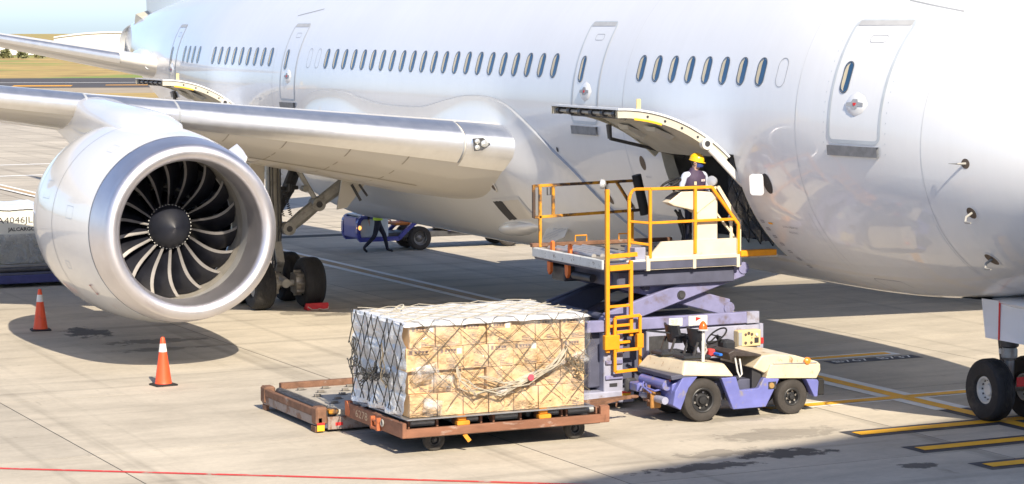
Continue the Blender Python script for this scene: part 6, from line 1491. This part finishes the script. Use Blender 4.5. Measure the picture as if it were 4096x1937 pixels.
# ------------------------------------------------------------------ people
M_SKIN = mat('skin', (.58,.36,.26), .55, var=.06, scale=10); M_HAIR = mat('hair_black', (.012,.010,.010), .5)
def person(label, loc, heading, J, mats, extra=None, scale=1.0):
    """J: joint name -> position in the body frame (forward +Y, up Z); one skinned surface, coloured by nearest bone"""
    names = ['pelvis','waist','chest','neckb','neck','head','crown','nose_',
             'shL','elL','wrL','paL','shR','elR','wrR','paR','hiL','knL','anL','toL','hiR','knR','anR','toR']
    rad = dict(pelvis=.135,waist=.125,chest=.15,neckb=.075,neck=.055,head=.082,crown=.078,nose_=.03,shL=.07,elL=.045,wrL=.032,paL=.030,hiL=.095,knL=.065,anL=.045,toL=.038)
    for k in list(rad):
        if k[-1] == 'L': rad[k[:-1]+'R'] = rad[k]
    E2 = [('pelvis','waist'),('waist','chest'),('chest','neckb'),('neckb','neck'),('neck','head'),('head','crown'),('head','nose_')]
    for s in 'LR': E2 += [('chest','sh'+s),('sh'+s,'el'+s),('el'+s,'wr'+s),('wr'+s,'pa'+s),('pelvis','hi'+s),('hi'+s,'kn'+s),('kn'+s,'an'+s),('an'+s,'to'+s)]
    V_ = [Vector(J[n]) for n in names]; rd = [rad[n] for n in names]; ed = [(names.index(a), names.index(b)) for a, b in E2]
    bone = [b for a, b in E2]
    for s in 'LR':                                  # five fingers on each palm
        w, p = Vector(J['wr'+s]), Vector(J['pa'+s]); d = (p-w).normalized(); sd = d.cross(Vector((0,1,0)) if abs(d.y) < .9 else Vector((0,0,1))).normalized(); cu = d.cross(sd)
        for k, (of, ln) in enumerate(((-.030,.062),(-.011,.074),(.010,.070),(.029,.055))):
            a = len(V_); V_ += [p+sd*of+d*.02, p+sd*of+d*(.02+ln*.55)+cu*.008, p+sd*of+d*(.02+ln)+cu*.03]; rd += [.011,.009,.0075]; ed += [(names.index('pa'+s),a),(a,a+1),(a+1,a+2)]; bone += ['pa'+s]*3
        a = len(V_); V_ += [w+(p-w)*.55+sd*-.035, p+sd*-.055+d*.03+cu*.015]; rd += [.013,.009]; ed += [(names.index('pa'+s),a),(a,a+1)]; bone += ['pa'+s]*2
    me = bpy.data.meshes.new('person_base'); me.from_pydata([tuple(v*scale) for v in V_], ed, [])
    o = bpy.data.objects.new('person_base', me); COL.objects.link(o)
    o.modifiers.new('skin', 'SKIN'); sv = me.skin_vertices[0].data
    for i, r_ in enumerate(rd):
        rx = r_*scale; sv[i].radius = (rx, rx*(.72 if i in (1,2,0) else 1)) if i < 3 else (rx, rx)
    sv[0].use_root = True
    ss = o.modifiers.new('sub', 'SUBSURF'); ss.levels = 2; ss.render_levels = 2
    dg = bpy.context.evaluated_depsgraph_get(); me2 = bpy.data.meshes.new_from_object(o.evaluated_get(dg)); bpy.data.objects.remove(o)
    t = thing('person', label, 'person', loc)
    Mt = Matrix.Translation(loc) @ Matrix.Rotation(heading-math.pi/2, 4, 'Z')
    keys = list(dict.fromkeys(mats.values())); 
    for m in keys: me2.materials.append(m)
    segs = [(V_[a]*scale, V_[b]*scale, bone[i]) for i, (a, b) in enumerate(ed)]
    for pl in me2.polygons:
        c = pl.center; best = None
        for a, b, n_ in segs:
            ab = b-a; tt = max(0, min(1, (c-a).dot(ab)/max(1e-9, ab.length_squared))); dd = (c-(a+ab*tt)).length
            if best is None or dd < best[0]: best = (dd, n_)
        pl.material_index = keys.index(mats.get(best[1], mats['*'])); pl.use_smooth = True
    me2.transform(Mt); me2.name = 'body'
    b = bpy.data.objects.new('body', me2); COL.objects.link(b); attach(b, t)
    if extra: extra(t, Mt)
    return t
m_vest = mat('vest_navy', (.055,.035,.075), .7, var=.15, scale=12, bump=.2, bscale=30); m_shirt = mat('shirt_pale_blue', (.50,.55,.68), .7, var=.06, scale=8); m_trous = mat('trousers_navy', (.012,.014,.030), .75, var=.2, scale=10); m_shoe = mat('shoe_black', (.01,.01,.011), .45)
m_hat = mat('helmet_yellow', (.85,.50,.01), .3, coat=.4, var=.03); m_mask = mat('mask_navy', (.02,.04,.17), .7); m_belt = mat('belt_orange', (.80,.10,.03), .6, var=.05); m_hv = mat('hi_vis_yellow', (.55,.80,.05), .6, var=.05); m_ref = mat('reflective_band', (.75,.76,.72), .4)
J = dict(pelvis=(0,0,.90),waist=(0,.0,1.03),chest=(0,.01,1.24),neckb=(0,.02,1.40),neck=(.0,.04,1.45),head=(.0,.075,1.535),crown=(.0,.06,1.60),nose_=(-.058,.138,1.515),
         shL=(-.205,0,1.345),elL=(-.275,-.01,1.10),wrL=(-.20,.13,.93),paL=(-.185,.20,.90),shR=(.205,.01,1.345),elR=(.275,.0,1.10),wrR=(.215,.13,.93),paR=(.205,.20,.905),
         hiL=(-.10,0,.86),knL=(-.12,.02,.47),anL=(-.12,-.03,.08),toL=(-.14,.13,.04),hiR=(.10,0,.86),knR=(.12,.02,.47),anR=(.12,-.03,.08),toR=(.14,.13,.04))
def op_extra(t, M0):
    M = M0 @ Matrix.Translation((0,.045,0)) @ Matrix.Rotation(R(32),4,'Z') @ Matrix.Translation((0,-.045,0))
    hc = Vector((0,.06,1.578)); tilt = Matrix.Translation(hc) @ Matrix.Rotation(R(-12),4,'X')
    prof = [(0,.122),(.03,.121),(.07,.108),(.10,.080),(.12,.042),(.125,.001)]
    mb = MB(); rs = []
    for z, r_ in prof: rs.append([M @ (tilt @ Vector((r_*.86*math.cos(a), r_*1.05*math.sin(a), z))) for a in [2*math.pi*k/24 for k in range(24)]])
    mb.rings(rs, True)
    rim = []
    for rr, z in ((1.0,.0),(1.16,-.012)):
        rim.append([M @ (tilt @ Vector((.122*.86*math.cos(a)*(1+(rr-1)*.35), .122*1.05*math.sin(a)*(1+(rr-1)*.35+(.26*(rr-1)/.16 if math.sin(a) > .35 else 0)*math.sin(a)), z))) for a in [2*math.pi*k/24 for k in range(24)]])
    mb.rings(rim, True); h = mb.build('helmet', m_hat, t, smooth=50)
    mb = MB(); rs = []
    for j in range(6):
        z = 1.465+.075*j/5; row = []
        for k in range(9):
            a = R(-75+150*k/8); row.append(M @ Vector((.083*math.sin(a), .072+.097*math.cos(a)*(1+.12*math.sin(math.pi*j/5)*math.cos(a)), z)))
        rs.append(row)
    mb.grid(rs); mb.build('face_mask', m_mask, t, smooth=60)
    for s in (-1,1):
        mb = MB().lathe([(0,.001),(0,.020),(.018,.026),(.022,.012)], M @ Vector((s*.078,.07,1.53)), M.to_3x3() @ Vector((s,0,0)), 10); mb.build('ear', M_SKIN, t)
        mb = MB().lathe([(0,.009),(.004,.006),(.005,.001)], M @ Vector((s*.032,.150,1.557)), M.to_3x3() @ Vector((0,1,0)), 8); mb.build('eye', M_DARK, t)
    mb = MB(); rs = []
    for z, r_ in ((1.50,.080),(1.53,.092),(1.565,.097),(1.60,.098)): rs.append([M @ Vector((r_*.93*math.cos(a), .052+r_*math.sin(a), z)) for a in [R(165+210*k/14) for k in range(15)]])
    mb.grid(rs); mb.build('hair', M_HAIR, t, smooth=60)
    M = M0
    mb = MB(); rs = []
    for z, kx in ((1.09,1.0),(1.145,1.02)): rs.append([M @ Vector((.205*kx*math.cos(a), .012+.142*kx*math.sin(a), z)) for a in [2*math.pi*k/24 for k in range(24)]])
    mb.rings(rs, True); mb.build('belt', m_belt, t, smooth=60)
    mb = MB(); rs = []
    for z, kx, ky in ((.88,.195,.140),(1.0,.190,.134),(1.10,.197,.134),(1.22,.208,.145),(1.31,.205,.135),(1.375,.160,.102),(1.42,.088,.077),(1.455,.080,.074)): rs.append([M @ Vector((kx*math.cos(a), .012+ky*math.sin(a), z)) for a in [2*math.pi*k/28 for k in range(28)]])
    mb.rings(rs, True); mb.build('vest', m_vest, t, smooth=60)
    q = M @ Vector((-.075,.155,1.245)); mb = MB().box((-.055,-.004,-.018),(.055,.004,.018), M=M @ Matrix.Translation((-.075,.150,1.245)) @ Matrix.Rotation(R(22),4,'Z')); nt_ = mb.build('name_tag', mat('tag_white',(.72,.66,.68),.5), t, smooth=0)
    text_mesh('TIAS', .028, M_RED, M @ Matrix.Translation((-.075,.150,1.245)) @ Matrix.Rotation(R(22),4,'Z') @ frame((0,.0055,0), (-1,0,0), (0,0,1)), nt_)
    mb = MB().box((-.02,-.004,-.03),(.02,.004,.03), M=M @ Matrix.Translation((.085,.150,1.20)) @ Matrix.Rotation(R(-24),4,'Z')); mb.build('badge', mat('badge',(.6,.55,.35),.5), t, smooth=0)
OPM = {'*':m_trous,'head':M_SKIN,'crown':M_HAIR,'nose_':M_SKIN,'neck':M_SKIN,'neckb':m_vest,'chest':m_vest,'waist':m_vest,'shL':m_shirt,'shR':m_shirt,'elL':m_shirt,'elR':m_shirt,'wrL':m_shirt,'wrR':m_shirt,'paL':M_SKIN,'paR':M_SKIN,'toL':m_shoe,'toR':m_shoe}
person('worker in yellow helmet, navy vest and face mask standing at the loader controls', (6.80,-3.40,2.448), R(8), J, OPM, op_extra)
J2 = dict(J); J2.update(pelvis=(0,.02,.88),waist=(0,.02,1.02),chest=(0,.04,1.26),neckb=(0,.05,1.44),neck=(0,.06,1.49),head=(0,.08,1.58),crown=(0,.07,1.65),nose_=(0,.16,1.57),
    shL=(-.185,.03,1.39),elL=(-.24,-.16,1.14),wrL=(-.21,-.20,.90),paL=(-.20,-.18,.83),shR=(.185,.03,1.39),elR=(.24,.14,1.15),wrR=(.20,.28,.96),paR=(.19,.34,.91),
    hiL=(-.10,.02,.85),knL=(-.12,.22,.48),anL=(-.12,.30,.09),toL=(-.13,.46,.05),hiR=(.10,.02,.85),knR=(.11,-.08,.47),anR=(.11,-.38,.16),toR=(.11,-.27,.045))
def wk_extra(t, M):
    mb = MB(); rs = []
    for z, kx, ky in ((.93,.172,.135),(1.02,.168,.130),(1.14,.178,.132),(1.26,.192,.142),(1.35,.190,.132),(1.42,.150,.100)): rs.append([M @ Vector((kx*math.cos(a), .03+ky*math.sin(a), z)) for a in [2*math.pi*k/26 for k in range(26)]])
    mb.rings(rs, True); v = mb.build('hi_vis_vest', m_hv, t, smooth=60)
    mb = MB().rings([[M @ Vector((.178*math.cos(a), .03+.138*math.sin(a), z)) for a in [2*math.pi*k/26 for k in range(26)]] for z in (1.04,1.09)], True); mb.build('reflective_band', m_ref, v, smooth=60)
    mb = MB(); rs = []
    for z, r_ in ((1.60,.098),(1.65,.098),(1.70,.075),(1.725,.03)): rs.append([M @ Vector((r_*.9*math.cos(a), .07+r_*math.sin(a), z)) for a in [2*math.pi*k/20 for k in range(20)]])
    mb.rings(rs, True, (False, True)); mb.build('cap', m_trous, t, smooth=60)
WKM = dict(OPM); WKM.update({'neckb':m_trous,'chest':m_hv,'waist':m_hv,'shL':m_trous,'shR':m_trous,'elL':m_trous,'elR':m_trous,'wrL':m_trous,'wrR':m_trous})
person('person in dark trousers and hi-vis vest walking behind the landing gear', (-20.9,1.55,0), R(76), J2, WKM, wk_extra, 1.03)

# ------------------------------------------------------------------ blue utility vehicle behind the belly
BV = thing('utility_vehicle', 'royal blue open utility vehicle parked beyond the belly behind the walking person', 'utility vehicle', (-21.8,3.6,0))
m_bl = mat('vehicle_blue', (.07,.075,.36), .35, coat=.4, var=.1, scale=3); m_pw = mat('vehicle_panel_white', (.62,.66,.68), .45, var=.1, scale=4)
bx0, bx1 = -22.45, -21.25
for xx in (bx1-.06, bx0):
    ol = [(1.20,.36),(1.16,.42),(1.13,.55),(1.14,.82),(1.18,.92),(1.25,.98),(1.85,1.02)]; pts = [(xx+.03,y,z) for y, z in ol]
    mb = MB()
    for a, b_ in zip(pts, pts[1:]): mb.bar(a, b_, .10,.14, up=(1,0,0))
    mb.bar((xx+.03,1.18,.36),(xx+.03,2.35,.36), .10,.12).bar((xx+.03,2.35,.36),(xx+.03,2.62,.62), .10,.10).bar((xx+.03,2.62,.62),(xx+.03,2.95,.86), .10,.10).bar((xx+.03,2.95,.86),(xx+.03,3.5,.86), .10,.08).bar((xx+.03,3.5,.86),(xx+.03,3.85,.62), .10,.10).bar((xx+.03,3.85,.62),(xx+.03,7.2,.58), .10,.20)
    mb.build('side_frame', m_bl, BV)
mb = MB().box((bx0+.1,1.10,.40),(bx1-.08,1.17,.98), ch=.03); mb.build('front_guard', m_bl, BV)
mb = MB().box((bx0+.15,1.18,.40),(bx1-.03,2.05,.97), ch=.04); mb.build('cab_panel', m_pw, BV)
mb = MB().box((bx0+.1,1.2,1.0),(bx1-.1,1.9,1.04), ch=.02); mb.build('top_panel', m_pw, BV)
mb = MB().box((bx0+.1,1.8,.36),(bx1-.1,7.1,.52), ch=.02); mb.build('chassis', M_DSTEEL, BV)
mb = MB().box((bx0+.1,3.6,.60),(bx1-.08,7.15,.69), ch=.02); mb.build('flat_deck', m_bl, BV)
mb = MB().box((bx0+.2,2.35,.7),(bx1-.3,2.75,.78), ch=.02).box((bx0+.2,2.75,.7),(bx1-.3,2.83,1.15), ch=.02); mb.build('seat', mat('seat_orange',(.62,.20,.04),.6), BV)
mb = MB().tube([(bx1-.4,2.05,.6),(bx1-.4,2.0,.95),(bx1-.4,2.1,1.0)], .02).tube([(bx1-.55+.14*math.cos(a),2.15+.1*math.sin(a),1.02+.1*math.sin(a)) for a in [2*math.pi*k/16 for k in range(16)]], .014, closed=True); mb.build('steering_wheel', M_BLACKR, BV)
mb = MB().lathe([(0,.07),(.02,.065),(.03,.001)], (bx1+.02,1.15,.70), (1,-.2,0), 14); mb.build('indicator_lamp', mat('lit_lamp',(.9,.45,.1),.3,emit=(1,.45,.12,1.2)), BV)
for (x, y) in ((bx1-.12,3.0),(bx0+.12,3.0),(bx1-.12,5.75),(bx0+.12,5.75)):
    W_ = part_empty('wheel', BV, (x,y,.34)); s_ = 1 if x > -22 else -1; c_ = Vector((x,y,.34)); ax = Vector((s_,0,0))
    mb = MB().lathe([(-.11,.2),(-.11,.28),(-.08,.335),(.08,.335),(.11,.29),(.10,.2)], c_, ax, 32); mb.build('tyre', M_TT, W_, smooth=35)
    mb = MB().lathe([(.09,.20),(.07,.18),(.0,.17),(-.01,.12),(.03,.07),(.05,.001)], c_, ax, 24); mb.build('rim', mat('rim_grey',(.22,.21,.20),.4,.5), W_, smooth=35)

# ------------------------------------------------------------------ wrapped air cargo pallet and its dolly at the far left
CD = thing('container_dolly', 'dark blue roller dolly under the wrapped white container at left', 'dolly', (-17.3,-10,0))
m_db = mat('dolly_dark_blue', (.045,.05,.16), .5, var=.2, scale=3)
cx1, cx0, cy1, cy0 = -16.35, -19.2, -7.95, -12.4
mb = MB().box((cx1-.10,cy0,.10),(cx1,cy1,.30), ch=.015); mb.build('side_beam', m_db, CD); mb = MB().box((cx0,cy0,.10),(cx0+.10,cy1,.30), ch=.015); mb.build('side_beam', m_db, CD)
mb = MB().box((cx0,cy1-.02,.10),(cx1,cy1+.10,.34), ch=.015); mb.build('end_beam', M_NAVY, CD)
mb = MB().box((cx0+.1,cy0,.30),(cx1-.02,cy1,.36), ch=.01); mb.build('deck', M_NAVY, CD)
mb = MB().cyl((cx1-.16,cy0,.42),(cx1-.16,cy1-.2,.42), .07, n=14); mb.build('side_roller', M_DSTEEL, CD)
mb = MB().box((cx0+.2,cy0+.1,.36),(cx1-.3,cy1-.1,.50), ch=.01); mb.build('roller_bed', M_DECK, CD)
for y in (cy1-.7, cy0+.7):
    for x in (cx1-.35, cx0+.35): cart_wheel(CD, (x,y,.16), .16, .13, .085)
CT = thing('air_cargo_container', 'white air cargo container with black lettering half covered by grey film', 'container', (-18,-10.1,.5))
kx1, kx0, ky1, ky0 = -16.75, -19.1, -8.45, -11.7
mb = MB().box((kx0,ky0,.53),(kx1,ky1,1.90), ch=.05); mb.build('shell', mat('container_white',(.68,.67,.60),.5,var=.08,scale=3,patch=((.50,.56,.44),.6,.8,2)), CT)
mb = MB().box((kx0-.05,ky0-.05,.50),(kx1+.05,ky1+.05,.535), ch=.005); mb.build('pallet_base', mat('pallet_aluminium',(.40,.42,.46)), CT)
F_GRY = film_mat('grey_film', (.30,.75), (.34,.37,.40))
mb = MB(); P = []
loop = [(kx1+.03,ky0),(kx1+.03,ky1-.05),(kx1-.02,ky1+.03),(kx0,ky1+.03)]
seq = []
for a, b_ in zip(loop, loop[1:]):
    n_ = max(2, int((Vector(a)-Vector(b_)).length/.07)); seq += [Vector(a).lerp(Vector(b_), k/n_) for k in range(n_)]
for j in range(17):
    z = .55+.72*j/16; P.append([Vector((p.x+.03+crink((p.x,p.y,z),.03,5), p.y+.02+crink((p.x,p.y,z),.03,5,4), z+.03*noise.noise(Vector((p.x*3,p.y*3,0))))) for p in seq])
mb.grid(P); mb.build('grey_film', F_GRY, CT, smooth=60)
mb = MB(); P = [[Vector((kx0-.05+(kx1-kx0+.10)*i/30, ky0-.05+(ky1-ky0+.10)*j/40, 1.93+crink((i*.1,j*.1,0),.03,2)-.06*max(0,1-min(i,30-i,j,40-j)/2))) for j in range(41)] for i in range(31)]
mb.grid(P); mb.build('top_film', F_TOP, CT, smooth=60)
m_let = mat('container_lettering', (.03,.03,.035), .6)
text_mesh('A4046JL', .21, m_let, frame((kx1+.006,-9.36,1.60), (0,1,0), (0,0,1)), CT, width=.86)
text_mesh('JALCARGO', .12, m_let, frame((kx1+.006,-9.20,1.38), (0,1,0), (0,0,1)), CT, width=.66, bold=.003)
mb = MB().lathe([(0,.045),(.003,.045),(.003,.001)], (kx1+.003,-8.72,1.40), (1,0,0), 16); mb.build('red_emblem', M_RED, CT)
mb = MB().bar((-17.2,-8.05,.05),(-17.2,-7.95,.55), .05,.05).bar((-17.2,-7.7,.05),(-17.2,-7.8,.55), .05,.05).bar((-17.2,-8.0,.52),(-17.2,-7.75,.52), .05,.05).bar((-17.2,-8.03,.25),(-17.2,-7.73,.25), .04,.04).bar((-17.2,-8.07,.025),(-17.2,-7.68,.025), .3,.05)
tag(mb.build('orange_stand', M_ORG), 'small orange stand beside the wrapped container at left', 'stand')
